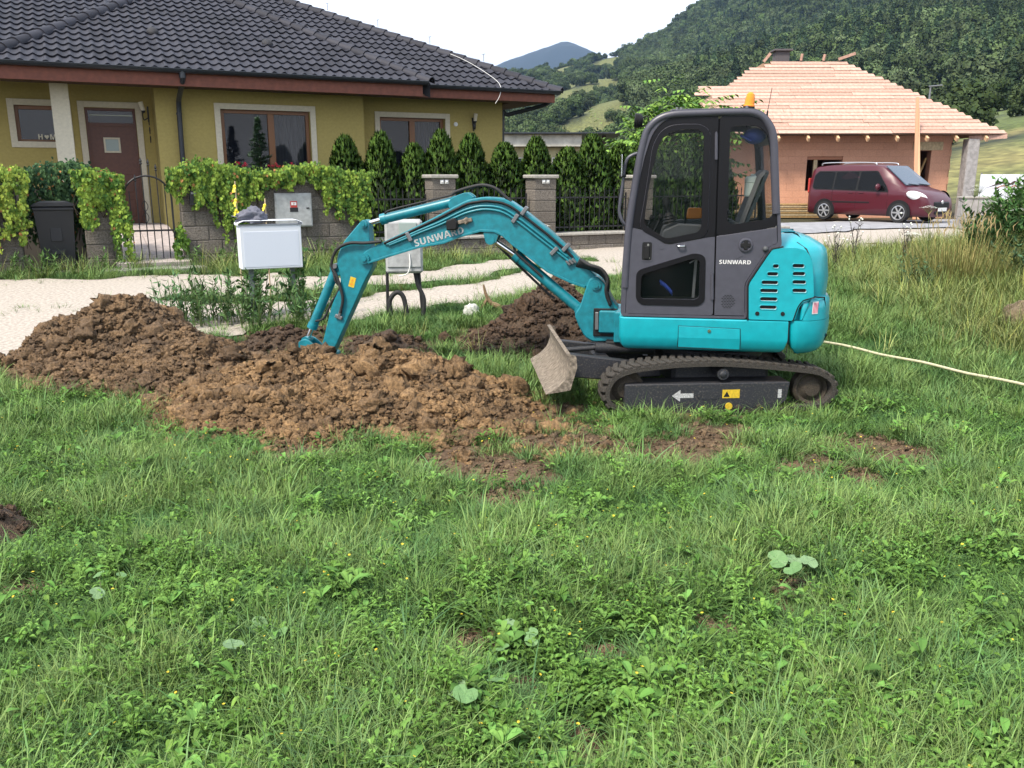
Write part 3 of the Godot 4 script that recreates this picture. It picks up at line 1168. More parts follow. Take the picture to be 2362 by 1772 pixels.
func leaf_shape(l: float, w: float, fold := 0.25, droop := 0.2) -> ArrayMesh:
	# a leaf along +z from its stalk, folded along the midrib
	var mb := MB.new()
	var pts := [[0.0, 0.0], [0.22, 0.85], [0.5, 1.0], [0.8, 0.5], [1.0, 0.0]]
	for i in pts.size() - 1:
		var a: Array = pts[i]
		var b: Array = pts[i + 1]
		var ma := Vector3(0, -droop * l * a[0] * a[0], l * a[0])
		var mc := Vector3(0, -droop * l * b[0] * b[0], l * b[0])
		for s in [-1.0, 1.0]:
			var ea := ma + Vector3(s * w * 0.5 * a[1], fold * w * 0.5 * a[1], 0)
			var ec := mc + Vector3(s * w * 0.5 * b[1], fold * w * 0.5 * b[1], 0)
			if s > 0:
				mb.quad(ma, mc, ec, ea)
			else:
				mb.quad(ma, ea, ec, mc)
	return mb.mesh()

# leaves of a creeper: over the top of a wall from s0 to s1 and hanging down in strands
func creeper(label: String, s0: float, s1: float, top: Callable, hang: Callable, d: float, count: int, green: Color, bright: Color, sd: int, deep := 0.3) -> void:
	var base := Vector3((s0 + s1) / 2, 0.4, d)
	var t := thing("creeper", label, "climbing plant", yard(base.x, base.y, base.z), TURN, "creepers over the block walls")
	rng.seed = sd
	var where := []
	var tint := []
	var nz := FastNoiseLite.new()
	nz.seed = sd
	nz.frequency = 2.6
	# strands hang over the front; each has its own place, reach and tone
	var strands := []
	for i in int((s1 - s0) * 46.0) + 4:
		var s := rr(s0, s1)
		strands.append([s, hang.call(s) * rr(0.5, 1.35) * (0.85 + 0.5 * nz.get_noise_1d(s * 4.0)), rr(-0.02, 0.12), rr(-0.3, 0.3)])
	for i in count:
		var p: Vector3
		var out: Vector3
		var tone := 0.0
		if rng.randf() < 0.33:
			var s := rr(s0, s1)
			var tp: float = top.call(s)
			var u := rr(-1.0, 1.0)
			p = Vector3(s, tp - 0.12 * u * u + rr(-0.14, 0.05) + 0.09 * nz.get_noise_2d(s * 2.0, 5.0), d + u * deep)
			if rng.randf() < 0.06:
				p.y += rr(0.0, 0.1)
			out = Vector3(rr(-0.7, 0.7), 0.7, u * 0.9 + 0.3)
		else:
			var st: Array = strands[rng.randi() % strands.size()]
			var v := pow(rng.randf(), 0.8)
			var tp: float = top.call(st[0])
			p = Vector3(st[0] + rng.randfn() * 0.022 + 0.05 * sin(v * 5.0 + st[0] * 30.0), tp + 0.02 - v * st[1], d + deep * 0.75 + 0.05 + st[2] * (1.0 - 0.5 * v) + 0.10 * (1.0 - v) * nz.get_noise_2d(st[0] * 3.0, v * 3.0) + rr(-0.03, 0.03))
			out = Vector3(rr(-0.9, 0.9), -0.2, 1.0)
			tone = st[3] + 0.15 * v
		out = out.normalized()
		var down := (Vector3(rr(-0.8, 0.8), -1.0, rr(-0.3, 0.5))).normalized()
		var zz := (down + out * 0.35).normalized()
		var xx := out.cross(zz).normalized()
		var sc := rr(0.6, 1.35)
		where.append(Transform3D(Basis(xx, zz.cross(xx), zz).scaled(Vector3.ONE * sc), p - base))
		var g := nz.get_noise_2d(p.x * 1.6, p.y * 1.6) * 0.8 + 0.42 + tone + rr(-0.35, 0.35)
		var col := green.lerp(bright, clampf(g, 0.0, 1.0)) * rr(0.75, 1.2)
		if rng.randf() < 0.03:
			col = Color(0.32, 0.16, 0.06)
		tint.append(col)
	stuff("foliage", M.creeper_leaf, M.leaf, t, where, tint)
	var mb := at_base(base)
	for i in int((s1 - s0) * 16.0):
		var s := rr(s0, s1)
		var tp: float = top.call(s)
		var hg: float = hang.call(s)
		var q := []
		for k in 6:
			q.append(Vector3(s + 0.05 * sin(k * 1.7 + i), tp - 0.06 - hg * 0.85 * k / 5.0, d + deep * 0.7 + 0.04 + 0.03 * sin(k * 2.0 + i)))
		mb.tube(q, 0.005, 4, false)
	part("stems", mb, M.bark, t)

func thuja_mesh(sd: int) -> ArrayMesh:
	# 1 m tall, unit-width crown of upright flat sprays
	var mb := MB.new()
	mb.tinted = true
	var r := RandomNumberGenerator.new()
	r.seed = sd
	var nz := FastNoiseLite.new()
	nz.seed = sd
	nz.frequency = 3.0
	for i in 5200:
		var y := pow(r.randf(), 0.8)
		var prof := (0.40 * sqrt(clampf(1.0 - pow(y, 2.3), 0.0, 1.0)) * (0.62 + 0.38 * (1.0 - y)) + 0.015)
		var a := r.randf() * TAU
		prof *= 1.0 + 0.38 * nz.get_noise_3d(cos(a) * 0.9, y * 3.5, sin(a) * 0.9)
		var rad := prof * (1.0 - 0.45 * r.randf() * r.randf())
		var out := Vector3(cos(a), 0, sin(a))
		var p := out * rad + Vector3(0, 0.02 + y * 0.96, 0)
		var up := (Vector3.UP * 1.0 + out * r.randf_range(0.1, 0.75) + Vector3(r.randfn(), r.randfn() * 0.3, r.randfn()) * 0.3).normalized()
		var side := up.cross(Vector3(r.randfn(), 0.2, r.randfn())).normalized()
		var l := r.randf_range(0.028, 0.06)
		var w := l * 0.30
		var g := r.randf_range(0.5, 1.5)
		mb.tint = Color(0.042, 0.092, 0.02).lerp(Color(0.105, 0.175, 0.032), r.randf() * 0.8) * g
		var nn := (out + up * 0.3).normalized()
		mb.trin(p - side * w, p + side * w, p + up * l, nn, nn, nn)
		mb.trin(p - side * w * 1.8 + up * l * 0.5, p, p + up * l * 0.25 + side * w * 0.2, nn, nn, nn)
		mb.trin(p, p + side * w * 1.8 + up * l * 0.6, p + up * l * 0.3, nn, nn, nn)
	return mb.mesh()

func build_yard() -> void:
	rng.seed = 31
	# walls and pillars of split concrete block
	var walls := [
		["block_pillar", "grey block wall end under creeper, left of the black bin", -2.6, -0.92, 0.3, 1.62, "wall"],
		["block_pillar", "grey block pillar under creeper between bin and iron gate", -0.06, 0.46, 0.3, 1.62, "pillar"],
		["block_wall", "grey block wall under creeper carrying the meter cabinet and mailbox", 1.38, 4.42, 0.3, 1.68, "wall"],
	]
	for w in walls:
		var base := Vector3((w[2] + w[3]) / 2, w[4], -15.2)
		var t := thing(w[0], w[1], w[6], yard(base.x, base.y, base.z), TURN)
		blocks(t, base, w[2], w[3], w[4], w[5], -15.0, 0.4, 0.4, 0.22)
		var mb := at_base(base)
		mb.box(Vector3((w[2] + w[3]) / 2, w[5] + 0.03, -15.2), Vector3(w[3] - w[2] + 0.06, 0.06, 0.46), 0.012)
		part("cap_stone", mb, M.cap, t)
		if w[2] < -2.0:
			mb = at_base(base)
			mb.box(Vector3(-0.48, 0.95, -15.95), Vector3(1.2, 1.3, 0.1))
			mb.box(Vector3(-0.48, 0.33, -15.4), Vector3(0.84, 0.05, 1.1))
			part("dark_niche_backing", mb, M.mortar, t)  # dark backing added so the niche behind the bin looks shaded
	var cols := [[5.70, 6.17, "concrete block fence pillar with pale cap, behind the crown of the boom"], [7.80, 8.28, "concrete block fence pillar with pale cap, right of the boom hump"], [10.1, 10.57, "concrete block fence pillar hidden by the excavator cab"]]
	for c in cols:
		var base := Vector3((c[0] + c[1]) / 2, 0.69, -15.2)
		var t := thing("fence_pillar", c[2], "pillar", yard(base.x, base.y, base.z), TURN, "pillars of the iron fence")
		blocks(t, base, c[0], c[1], 0.70, 1.75, -15.0, 0.4, 0.6, 0.21)
		var mb := at_base(base)
		mb.box(Vector3((c[0] + c[1]) / 2, 1.785, -15.2), Vector3(c[1] - c[0] + 0.08, 0.07, 0.48), 0.015)
		part("cap_stone", mb, M.cap, t)
		mb = at_base(base)
		for k in 2:
			mb.box(Vector3((c[0] + c[1]) / 2 - 0.045 + k * 0.09, 1.69, -14.99), Vector3(0.07, 0.07, 0.012), 0.004)
			mb.ball(Vector3((c[0] + c[1]) / 2 - 0.045 + k * 0.09, 1.69, -14.975), Vector3(0.02, 0.02, 0.014), 4, 8)
		part("pillar_plate", mb, M.white_plastic, t)
	var base := Vector3(9.0, 0.3, -15.2)
	var low := thing("fence_plinth", "low concrete block plinth with cap under the black iron fence", "wall", yard(base.x, base.y, base.z), TURN)
	blocks(low, base, 4.45, 13.6, 0.26, 0.64, -15.02, 0.36, 0.4, 0.19)
	var mb := at_base(base)
	var s := 4.45
	while s < 13.5:
		mb = at_base(base)
		mb.box(Vector3(s + 0.495, 0.67, -15.2), Vector3(0.985, 0.055, 0.44), 0.012)
		part("cap_stone", mb, M.cap, low)
		s += 0.99
	# black iron panels
	var spans := [[4.5, 5.66, "black iron picket panel beside the creeper wall"], [6.22, 7.74, "black iron picket panel between the two pale-capped pillars"], [8.34, 10.04, "black iron picket panel just left of the excavator cab"], [10.62, 13.5, "black iron picket panel behind the excavator cab"]]
	for sp in spans:
		base = Vector3((sp[0] + sp[1]) / 2, 0.70, -15.2)
		var t := thing("iron_fence_panel", sp[2], "fence", yard(base.x, base.y, base.z), TURN, "black iron fence panels")
		for y in [0.80, 1.38]:
			mb = at_base(base)
			mb.box(Vector3((sp[0] + sp[1]) / 2, y, -15.2), Vector3(sp[1] - sp[0], 0.03, 0.012), 0.002)
			part("rail", mb, M.iron, t)
		for e in [sp[0] + 0.02, sp[1] - 0.02]:
			mb = at_base(base)
			mb.box(Vector3(e, 1.08, -15.2), Vector3(0.03, 0.78, 0.03), 0.002)
			part("post", mb, M.iron, t)
		var pk := MB.new()
		pk.box(Vector3(0, 0, 0), Vector3(0.014, 0.76, 0.014))
		pk.tri(Vector3(-0.02, 0.38, 0), Vector3(0.02, 0.38, 0), Vector3(0, 0.47, 0))
		pk.tri(Vector3(0, 0.38, 0.02), Vector3(0, 0.38, -0.02), Vector3(0, 0.47, 0))
		var pm := pk.mesh()
		s = sp[0] + 0.12
		while s < sp[1] - 0.08:
			part("picket", pm, M.iron, t, Vector3(s, 1.12, -15.185) - base)
			s += 0.115
	# gate
	base = Vector3(0.9, 0.4, -15.1)
	var gate := thing("iron_gate", "black wrought iron garden gate with arched top and spear finials", "gate", yard(base.x, base.y, base.z), TURN)
	mb = at_base(base)
	for e in [0.545, 1.255]:
		mb.box(Vector3(e, 0.95, -15.1), Vector3(0.03, 0.98 if e < 1 else 1.02, 0.03), 0.003)
	mb.box(Vector3(0.9, 0.475, -15.1), Vector3(0.68, 0.028, 0.028), 0.003)
	mb.box(Vector3(0.9, 0.935, -15.1), Vector3(0.68, 0.028, 0.028), 0.003)
	part("gate_frame", mb, M.iron, gate)
	mb = at_base(base)
	var arch := []
	for i in 17:
		var a := PI * i / 16.0
		arch.append(Vector3(0.9 - cos(a) * 0.355, 1.44 + sin(a) * 0.35, -15.1))
	mb.tube(arch, 0.016, 6)
	part("arch", mb, M.iron, gate)
	var tall := [1.56, 1.74, 2.0, 1.98, 1.9, 1.62]
	for i in 6:
		var x := 0.635 + i * 0.106
		mb = at_base(base)
		mb.box(Vector3(x, (0.48 + tall[i]) / 2, -15.1), Vector3(0.016, tall[i] - 0.48, 0.016))
		part("bar", mb, M.iron, gate)
		if i > 0 and i < 5:
			mb = at_base(base)
			mb.xf = mb.xf * Transform3D(Basis(), Vector3(x, tall[i] - 0.02, -15.1))
			mb.lathe([Vector2(0.008, -0.02), Vector2(0.024, 0.0), Vector2(0.012, 0.015), Vector2(0.022, 0.035), Vector2(0.0, 0.10)], 6, false)
			part("finial", mb, M.iron, gate)
	mb = at_base(base)
	for sg in [-1.0, 1.0]:
		var q := []
		for i in 13:
			var a := PI * i / 12.0
			q.append(Vector3(0.848 + sg * sin(a * 2.0) * 0.045, 1.05 + 0.36 * i / 12.0, -15.08))
		mb.tube(q, 0.006, 5)
	part("scroll", mb, M.iron, gate)
	mb = at_base(base)
	mb.box(Vector3(0.56, 1.08, -15.08), Vector3(0.05, 0.16, 0.03), 0.004)
	mb.tube([Vector3(0.56, 1.1, -15.06), Vector3(0.56, 1.1, -15.02), Vector3(0.64, 1.1, -15.02)], 0.009, 6)
	part("lock", mb, M.iron, gate)
	# path and steps behind the gate
	mb = MB.new()
	mb.xf = Transform3D(Basis(Vector3.UP, TURN), Vector3.ZERO)
	for j in 2:
		for k in 3:
			var d0 := -15.45 - k * 1.36
			mb.box(Vector3(0.62 + j * 0.56, 0.405 + (-d0 - 14.77) * 0.095, d0), Vector3(0.555, 0.1, 1.352), 0.006, Basis(Vector3.RIGHT, 0.095))
	struct("garden_path", mb, M.path)
	mb = MB.new()
	mb.xf = Transform3D(Basis(Vector3.UP, TURN), Vector3.ZERO)
	mb.box(Vector3(0.9, 0.32, -14.62), Vector3(1.5, 0.14, 0.3), 0.02)
	mb.box(Vector3(0.85, 0.27, -14.32), Vector3(1.7, 0.12, 0.3), 0.02)
	struct("gate_step", mb, M.cap)
	# wheelie bin
	base = Vector3(-0.45, 0.36, -15.3)
	var bin := thing("wheelie_bin", "black plastic wheelie bin with hinged lid in the wall niche", "bin", yard(base.x, base.y, base.z), TURN)
	mb = MB.new()
	var lo := [Vector3(-0.215, 0.05, 0.21), Vector3(0.215, 0.05, 0.21), Vector3(0.215, 0.05, -0.21), Vector3(-0.215, 0.05, -0.21)]
	var hi := [Vector3(-0.275, 0.96, 0.29), Vector3(0.275, 0.96, 0.29), Vector3(0.275, 0.96, -0.3), Vector3(-0.275, 0.96, -0.3)]
	for i in 4:
		var j := (i + 1) % 4
		mb.quad(lo[i], lo[j], hi[j], hi[i])
	mb.quad(lo[3], lo[2], lo[1], lo[0])
	mb.box(Vector3(0, 0.94, 0), Vector3(0.58, 0.05, 0.62), 0.012)
	mb.box(Vector3(0, 0.55, 0.262), Vector3(0.16, 0.2, 0.012), 0.004)
	mb.box(Vector3(0, 0.28, 0.236), Vector3(0.2, 0.07, 0.012), 0.004)
	part("body", mb, M.bin, bin)
	mb = MB.new()
	mb.prism(rounded([Vector2(-0.3, 0.97), Vector2(0.3, 0.97), Vector2(0.3, 1.0), Vector2(0.18, 1.05), Vector2(-0.18, 1.05), Vector2(-0.3, 1.0)], 0.02), -0.3, 0.32, 0.012)
	part("lid", mb, M.bin, bin)
	mb = MB.new()
	mb.tube([Vector3(-0.26, 0.98, -0.34), Vector3(0.26, 0.98, -0.34)], 0.016, 8)
	part("handle", mb, M.bin, bin)
	for e in [-0.24, 0.24]:
		mb = MB.new()
		mb.tube([Vector3(e - 0.025, 0.1, -0.24), Vector3(e + 0.025, 0.1, -0.24)], 0.1, 14)
		part("wheel", mb, M.rubber, bin)
	# creepers
	creeper("yellow green creeper spilling over the wall end left of the bin", -2.4, -0.78, func(q): return 1.78 + 0.1 * sin(q * 5.0), func(q): return 0.75 + 0.55 * smoothstep(-1.15, -0.85, q), -15.2, 9000, Color(0.08, 0.15, 0.025), Color(0.30, 0.37, 0.06), 41)
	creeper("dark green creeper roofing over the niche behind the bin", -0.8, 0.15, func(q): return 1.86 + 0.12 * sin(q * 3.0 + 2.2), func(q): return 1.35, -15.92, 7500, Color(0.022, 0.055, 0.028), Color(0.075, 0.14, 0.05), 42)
	creeper("bright green creeper on the pillar between bin and gate", -0.14, 0.56, func(q): return 1.86 - 0.12 * q, func(q): return 0.72 + 0.62 * smoothstep(0.3, 0.5, q), -15.2, 8000, Color(0.05, 0.12, 0.025), Color(0.24, 0.34, 0.05), 43)
	creeper("long green creeper draped along the block wall above the meter cabinet", 1.22, 4.5, func(q): return 1.90 + 0.06 * sin(q * 4.0) + (0.06 if q < 1.95 else 0.0), func(q): return ramp(q, [[1.2, 0.42], [1.6, 0.5], [1.8, 0.75], [1.95, 1.0], [2.3, 1.05], [2.6, 0.55], [2.75, 0.24], [3.4, 0.26], [3.7, 0.6], [4.0, 0.75], [4.3, 1.05], [4.5, 1.25]]), -15.2, 21000, Color(0.05, 0.115, 0.025), Color(0.23, 0.33, 0.05), 44)
	creeper("narrow strip of green creeper at the foot of the gate post", 1.27, 1.38, func(q): return 0.95, func(q): return 0.55, -15.1, 600, Color(0.04, 0.1, 0.02), Color(0.16, 0.27, 0.04), 45, 0.1)
	# meter cabinet and mailbox on the wall
	base = Vector3(3.165, 0.95, -14.99)
	var cab := thing("meter_cabinet", "light grey electricity meter cabinet with red warning label, set in the block wall", "cabinet", yard(base.x, base.y, base.z), TURN)
	mb = at_base(base)
	mb.box(Vector3(3.165, 1.23, -14.97), Vector3(0.62, 0.56, 0.1), 0.008)
	part("housing", mb, M.cabinet, cab)
	mb = at_base(base)
	mb.box(Vector3(3.165, 1.225, -14.915), Vector3(0.58, 0.51, 0.012), 0.004)
	part("door", mb, M.cabinet, cab)
	mb = at_base(base)
	mb.box(Vector3(3.165, 1.325, -14.907), Vector3(0.115, 0.105, 0.003))
	part("red_label", mb, M.red_label, cab)
	mb = at_base(base)
	mb.box(Vector3(3.165, 1.335, -14.9045), Vector3(0.085, 0.05, 0.002))
	part("label_panel", mb, M.white_plastic, cab)
	mb = at_base(base)
	mb.prism(PackedVector2Array([Vector2(0.012, 0.03), Vector2(-0.012, 0.0), Vector2(0.002, 0.0), Vector2(-0.008, -0.03), Vector2(0.014, 0.006), Vector2(0.0, 0.006)]), 0, 0.002)
	part("bolt_mark", mb, M.red_label, cab, Vector3(3.165, 1.335, -14.9035))
	mb = at_base(base)
	mb.box(Vector3(3.165, 1.235, -14.907), Vector3(0.135, 0.07, 0.003))
	part("black_label", mb, M.iron, cab)
	mb = at_base(base)
	mb.box(Vector3(3.4, 1.26, -14.905), Vector3(0.05, 0.022, 0.012), 0.003)
	part("lock", mb, M.iron, cab)
	base = Vector3(1.615, 1.33, -14.9)
	var mail := thing("mailbox", "small black metal mailbox half hidden by creeper on the wall", "mailbox", yard(base.x, base.y, base.z), TURN)
	mb = MB.new()
	mb.prism(rounded([Vector2(-0.1, 0.0), Vector2(0.1, 0.0), Vector2(0.1, 0.22), Vector2(0.0, 0.29), Vector2(-0.1, 0.22)], 0.015), -0.1, 0.0, 0.006)
	part("box", mb, M.iron, mail)
	mb = MB.new()
	mb.bar(Vector3(-0.08, 0.19, 0.008), Vector3(0.08, 0.19, 0.008), 0.012, 0.03, 0.002)
	part("flap", mb, M.steel, mail)
	mb = MB.new()
	mb.prism(rounded([Vector2(-0.03, 0.09), Vector2(0.0, 0.06), Vector2(0.04, 0.1), Vector2(0.01, 0.14)], 0.01), 0.0, 0.003)
	part("horn_emblem", mb, M.white_plastic, mail)
	# thujas
	var tops := [[4.46, 2.5], [5.12, 2.57], [5.77, 2.37], [6.36, 2.63], [6.99, 2.58], [7.76, 2.42], [8.41, 2.54], [9.16, 2.35], [9.78, 2.62], [10.44, 2.44], [11.1, 2.5], [11.75, 2.42], [12.4, 2.52], [13.1, 2.5]]
	var names := ["first thuja beyond the creeper wall, in front of the yellow wall", "second thuja beyond the creeper wall, left of the right-hand window", "short thuja in front of the right-hand window", "tallest thuja before the right edge of the right-hand window", "thuja in front of the yellow wall between window and house corner", "thuja just right of the yellow house corner", "thuja in front of the white flat building", "short blunt thuja under the white flat building", "tall thuja under the end of the white flat building", "thuja touching the left edge of the cab in the photo", "first thuja seen through the cab door glass", "second thuja seen through the cab door glass", "third thuja seen through the cab door glass", "last thuja behind the rear of the cab"]
	var kinds := [thuja_mesh(61), thuja_mesh(62), thuja_mesh(63)]
	var protos := []
	for k in 3:
		var o := Node3D.new()
		part("crown", kinds[k], M.leaf, o)
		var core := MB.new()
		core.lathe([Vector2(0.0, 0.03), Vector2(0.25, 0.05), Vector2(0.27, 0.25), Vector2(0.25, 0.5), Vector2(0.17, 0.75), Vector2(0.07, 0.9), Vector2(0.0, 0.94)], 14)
		part("dark_core", core, M.core_dark, o)  # added solid core, coloured dark for the shade inside the crown
		var tb := MB.new()
		tb.tube([Vector3(0, -0.03, 0), Vector3(0.005, 0.3, 0.004), Vector3(0, 0.85, 0)], [0.03, 0.022, 0.004], 7)
		part("trunk", tb, M.bark, o)
		protos.append(o)
	for i in tops.size():
		var o: Node3D = protos[i % 3].duplicate()
		o.name = numbered("thuja")
		add_child(o, true)
		var gy := 0.40
		o.position = yard(tops[i][0], gy, -16.2 + rr(-0.08, 0.08))
		o.rotation.y = rr(0, TAU)
		var w := rr(1.2, 1.4) + (0.2 if i >= 5 else 0.0)
		o.scale = Vector3(w, (tops[i][1] - gy) / 0.99, w)
		tag(o, names[i], "conifer", "thuja hedge behind the iron fence")
	for o in protos:
		o.free()
	# little spruce before the left window
	var sp := thing("spruce", "small blue green spruce in front of the left-hand window", "tree", yard(3.12, 0.42, -17.5), 0.3)
	mb = MB.new()
	mb.tube([Vector3.ZERO, Vector3(0.01, 1.2, 0), Vector3(0, 2.45, 0)], [0.04, 0.025, 0.006], 7)
	part("trunk", mb, M.bark, sp)
	mb = MB.new()
	mb.tinted = true
	rng.seed = 91
	for lay in 100:
		var y := 0.30 + lay * 0.0215
		var reach := 0.60 * (1.0 - lay / 102.0) * rr(0.7, 1.1)
		for b in 2:
			var a := rr(0, TAU)
			var dir := Vector3(cos(a), 0.22, sin(a)).normalized()
			var l := reach * rr(0.75, 1.1)
			for k in 80:
				var u := rr(0.05, 1.0)
				var p := Vector3(0, y, 0) + dir * l * u + Vector3(0, -0.12 * u * u * l, 0)
				var q := (dir + Vector3(rng.randfn(), rng.randfn() * 0.7, rng.randfn()) * 0.55).normalized()
				var sd := q.cross(Vector3.UP).normalized() * 0.011
				mb.tint = Color(0.04, 0.085, 0.05).lerp(Color(0.11, 0.17, 0.10), rng.randf()) * rr(0.7, 1.2)
				mb.trin(p - sd, p + sd, p + q * rr(0.05, 0.09), Vector3.UP, Vector3.UP, q)
	part("crown", mb, M.leaf, sp)
	# red geraniums under the windows
	var gspots := [[2.98, 1.95, -18.78, "red geranium at the left of the spruce under the window"], [3.72, 1.95, -18.78, "red geranium at the right of the spruce under the window"], [6.35, 1.85, -19.2, "red geranium low in the right-hand window between thujas"], [6.9, 1.85, -19.2, "second red geranium in the right-hand window"]]
	for gsp in gspots:
		var gr := thing("geranium", gsp[3], "flower", yard(gsp[0], gsp[1] - 0.22, gsp[2]), 0.0, "geraniums on the window sills")
		mb = MB.new()
		mb.box(Vector3(0, 0.0, 0), Vector3(0.36, 0.18, 0.2), 0.02)
		part("pot", mb, M.door, gr)
		mb = MB.new()
		mb.tinted = true
		var fl := MB.new()
		for k in 120:
			var p := Vector3(rng.randfn() * 0.13, 0.12 + absf(rng.randfn()) * 0.07, rng.randfn() * 0.07)
			var nn := Vector3(rng.randfn(), 1.0, rng.randfn() + 0.5).normalized()
			var a := nn.cross(Vector3(rng.randfn(), rng.randfn(), rng.randfn())).normalized() * 0.035
			var b := nn.cross(a)
			mb.tint = Color(0.05, 0.1, 0.03) * rr(0.7, 1.4)
			mb.quad(p - a, p - b, p + a, p + b)
		for k in 9:
			var c := Vector3(rng.randfn() * 0.13, 0.22 + rr(0, 0.12), 0.05 + rng.randfn() * 0.05)
			for j in 16:
				var nn := Vector3(rng.randfn(), rng.randfn(), rng.randfn()).normalized()
				var a := nn.cross(Vector3.UP).normalized() * 0.014
				var b := nn.cross(a)
				var p := c + nn * 0.028
				fl.quad(p - a, p - b, p + a, p + b)
		part("leaves", mb, M.leaf, gr)
		part("petals", fl, M.red_petal, gr)

# ------------------------------------------------------------------ the house under construction, the van and what stands near them
func build_shell() -> void:
	rng.seed = 12
	var base := Vector3(11.5, 0.30, -33.0)
	var t := thing("unfinished_house", "house shell of orange clay blocks with bare timber board roof", "house", base)
	var core := at_base(base)
	# inner leaf and the other three walls
	wall_with(core, 6.8, 16.35, 0.1, 3.2, -33.02, 0.28, [[11.0, 1.25, 12.33, 2.43], [15.0, 0.1, 15.6, 2.75]])
	core.box(Vector3(6.95, 1.65, -37.0), Vector3(0.3, 3.1, 7.4))
	core.box(Vector3(16.2, 1.65, -37.0), Vector3(0.3, 3.1, 7.4))
	core.box(Vector3(11.5, 1.65, -40.8), Vector3(9.4, 3.1, 0.3))
	var wall := part("wall", core, M.clay_dark, t)
	var y := 0.30
	var row := 0
	while y < 3.15:
		var x := 6.8 - (0.25 if row % 2 == 1 else 0.0)
		while x < 16.35:
			var a := maxf(x, 6.8)
			var b := minf(x + 0.5, 16.35)
			for h in [[11.0, 1.25, 12.33, 2.43], [15.0, 0.1, 15.6, 2.75]]:
				if y + 0.125 > h[1] and y + 0.125 < h[3]:
					if a >= h[0] - 0.02 and b <= h[2] + 0.02:
						b = a
					elif a < h[0] and b > h[0]:
						b = h[0]
					elif a < h[2] and b > h[2]:
						a = h[2]
			if b - a > 0.06:
				var mb := MB.new()
				mb.box(Vector3.ZERO, Vector3(b - a - 0.004, 0.2465, 0.05 + rr(-0.0015, 0.0015)), 0.002)
				part("clay_block", mb, [M.clay, M.clay, M.clay_b, M.clay_c][rng.randi() % 4], wall, Vector3((a + b) / 2, y + 0.125, -33.0) - base)
			x += 0.5
		y += 0.25
		row += 1
	var mb := at_base(base)
	mb.box(Vector3(15.45, 2.92, -32.965), Vector3(1.1, 0.3, 0.04), 0.005)
	part("lintel", mb, M.pale_wood, t)
	mb = at_base(base)
	mb.box(Vector3(11.35, 1.85, -33.1), Vector3(0.14, 1.18, 0.1), 0.01)
	part("window_prop", mb, M.pale_wood, t)
	mb = at_base(base)
	mb.bar(Vector3(15.1, 1.2, -33.2), Vector3(15.55, 2.5, -33.25), 0.06, 0.06)
	part("door_brace", mb, M.wood, t)
	mb = at_base(base)
	mb.box(Vector3(11.5, 3.27, -36.9), Vector3(9.2, 0.06, 7.6))
	part("ceiling", mb, M.clay_dark, t)
	# timber roof
	var tn := tan(0.5969)
	var H := func(d): return 3.30 + (-32.1 - d) * tn
	var deck := at_base(base)
	var c0 := Vector3(5.6, 3.28, -32.1)
	var c1 := Vector3(17.76, 3.28, -32.1)
	var q0 := Vector3(10.1, 6.26, -36.5)
	var q1 := Vector3(13.2, 6.26, -36.5)
	var k1 := Vector3(17.76, 3.28, -41.0)
	var k0 := Vector3(5.6, 3.28, -41.0)
	deck.quad(c0, c1, q1, q0)
	deck.tri(c1, k1, q1)
	deck.quad(k1, k0, q0, q1)
	deck.tri(k0, c0, q0)
	var roof := part("roof", deck, M.wood_dark, t)
	var tilt := Basis(Vector3.RIGHT, 0.5969 - 0.09)
	var rows := 22
	for r in rows:
		var d := -32.1 - 4.4 * r / rows
		var lo := lerpf(5.6, 10.1, float(r) / rows) - rr(0.0, 0.12)
		var hi := lerpf(17.76, 13.2, float(r) / rows) + rr(0.0, 0.09)
		if r in [12, 13, 11]:
			lo = 7.0 + rr(-0.1, 0.4)
		if r >= rows - 2:
			lo += 0.5
		var x := lo
		while x < hi - 0.05:
			var w := rr(2.6, 4.2)
			if x + w > hi - 0.6:
				w = hi - x
			mb = MB.new()
			mb.box(Vector3(0, 0.025, -0.11), Vector3(w - 0.012, 0.03, 0.25), 0.004)
			part("roof_board", mb, [M.board, M.board_b, M.board_c][rng.randi() % 3], roof, Vector3(x + w / 2, H.call(d) + 0.005 + rr(0, 0.012), d) - base, tilt * Basis(Vector3.FORWARD, rr(-0.004, 0.004)))
			x += w
	for i in 11:
		mb = at_base(base)
		var x := 6.4 + i * 1.07
		mb.bar(Vector3(x, 3.10, -32.0), Vector3(x, 3.45, -32.6), 0.08, 0.14, 0.004)
		part("rafter_end", mb, M.rafter, roof)
	mb = at_base(base)
	mb.bar(Vector3(16.6, 3.16, -32.35), Vector3(17.85, 3.24, -32.1), 0.05, 0.18, 0.004)
	part("eave_board", mb, M.board, roof)
	for q in [[10.1, 6.3, 10.35, 6.62], [11.6, 6.35, 11.62, 6.6], [12.5, 6.35, 12.53, 6.58], [13.1, 6.4, 13.75, 6.62]]:
		mb = at_base(base)
		mb.bar(Vector3(q[0], q[1], -36.45), Vector3(q[2], q[3], -36.4), 0.05, 0.11, 0.004)
		part("ridge_stub", mb, M.board_b, roof)
	mb = at_base(base)
	mb.box(Vector3(10.95, 6.4, -37.0), Vector3(0.55, 0.7, 0.5), 0.01)
	mb.box(Vector3(10.95, 6.79, -37.0), Vector3(0.75, 0.07, 0.7), 0.01)
	part("chimney", mb, M.chimney, t)
	# concrete corner post
	mb = MB.new()
	mb.box(Vector3(0, 1.42, 0), Vector3(0.42, 2.85, 0.42), 0.015)
	for y2 in [0.5, 1.1, 1.7, 2.3]:
		mb.box(Vector3(0, y2, 0), Vector3(0.426, 0.02, 0.426))
	part("corner_post", mb, M.concrete, t, Vector3(16.75, 0.3, -32.4) - base)
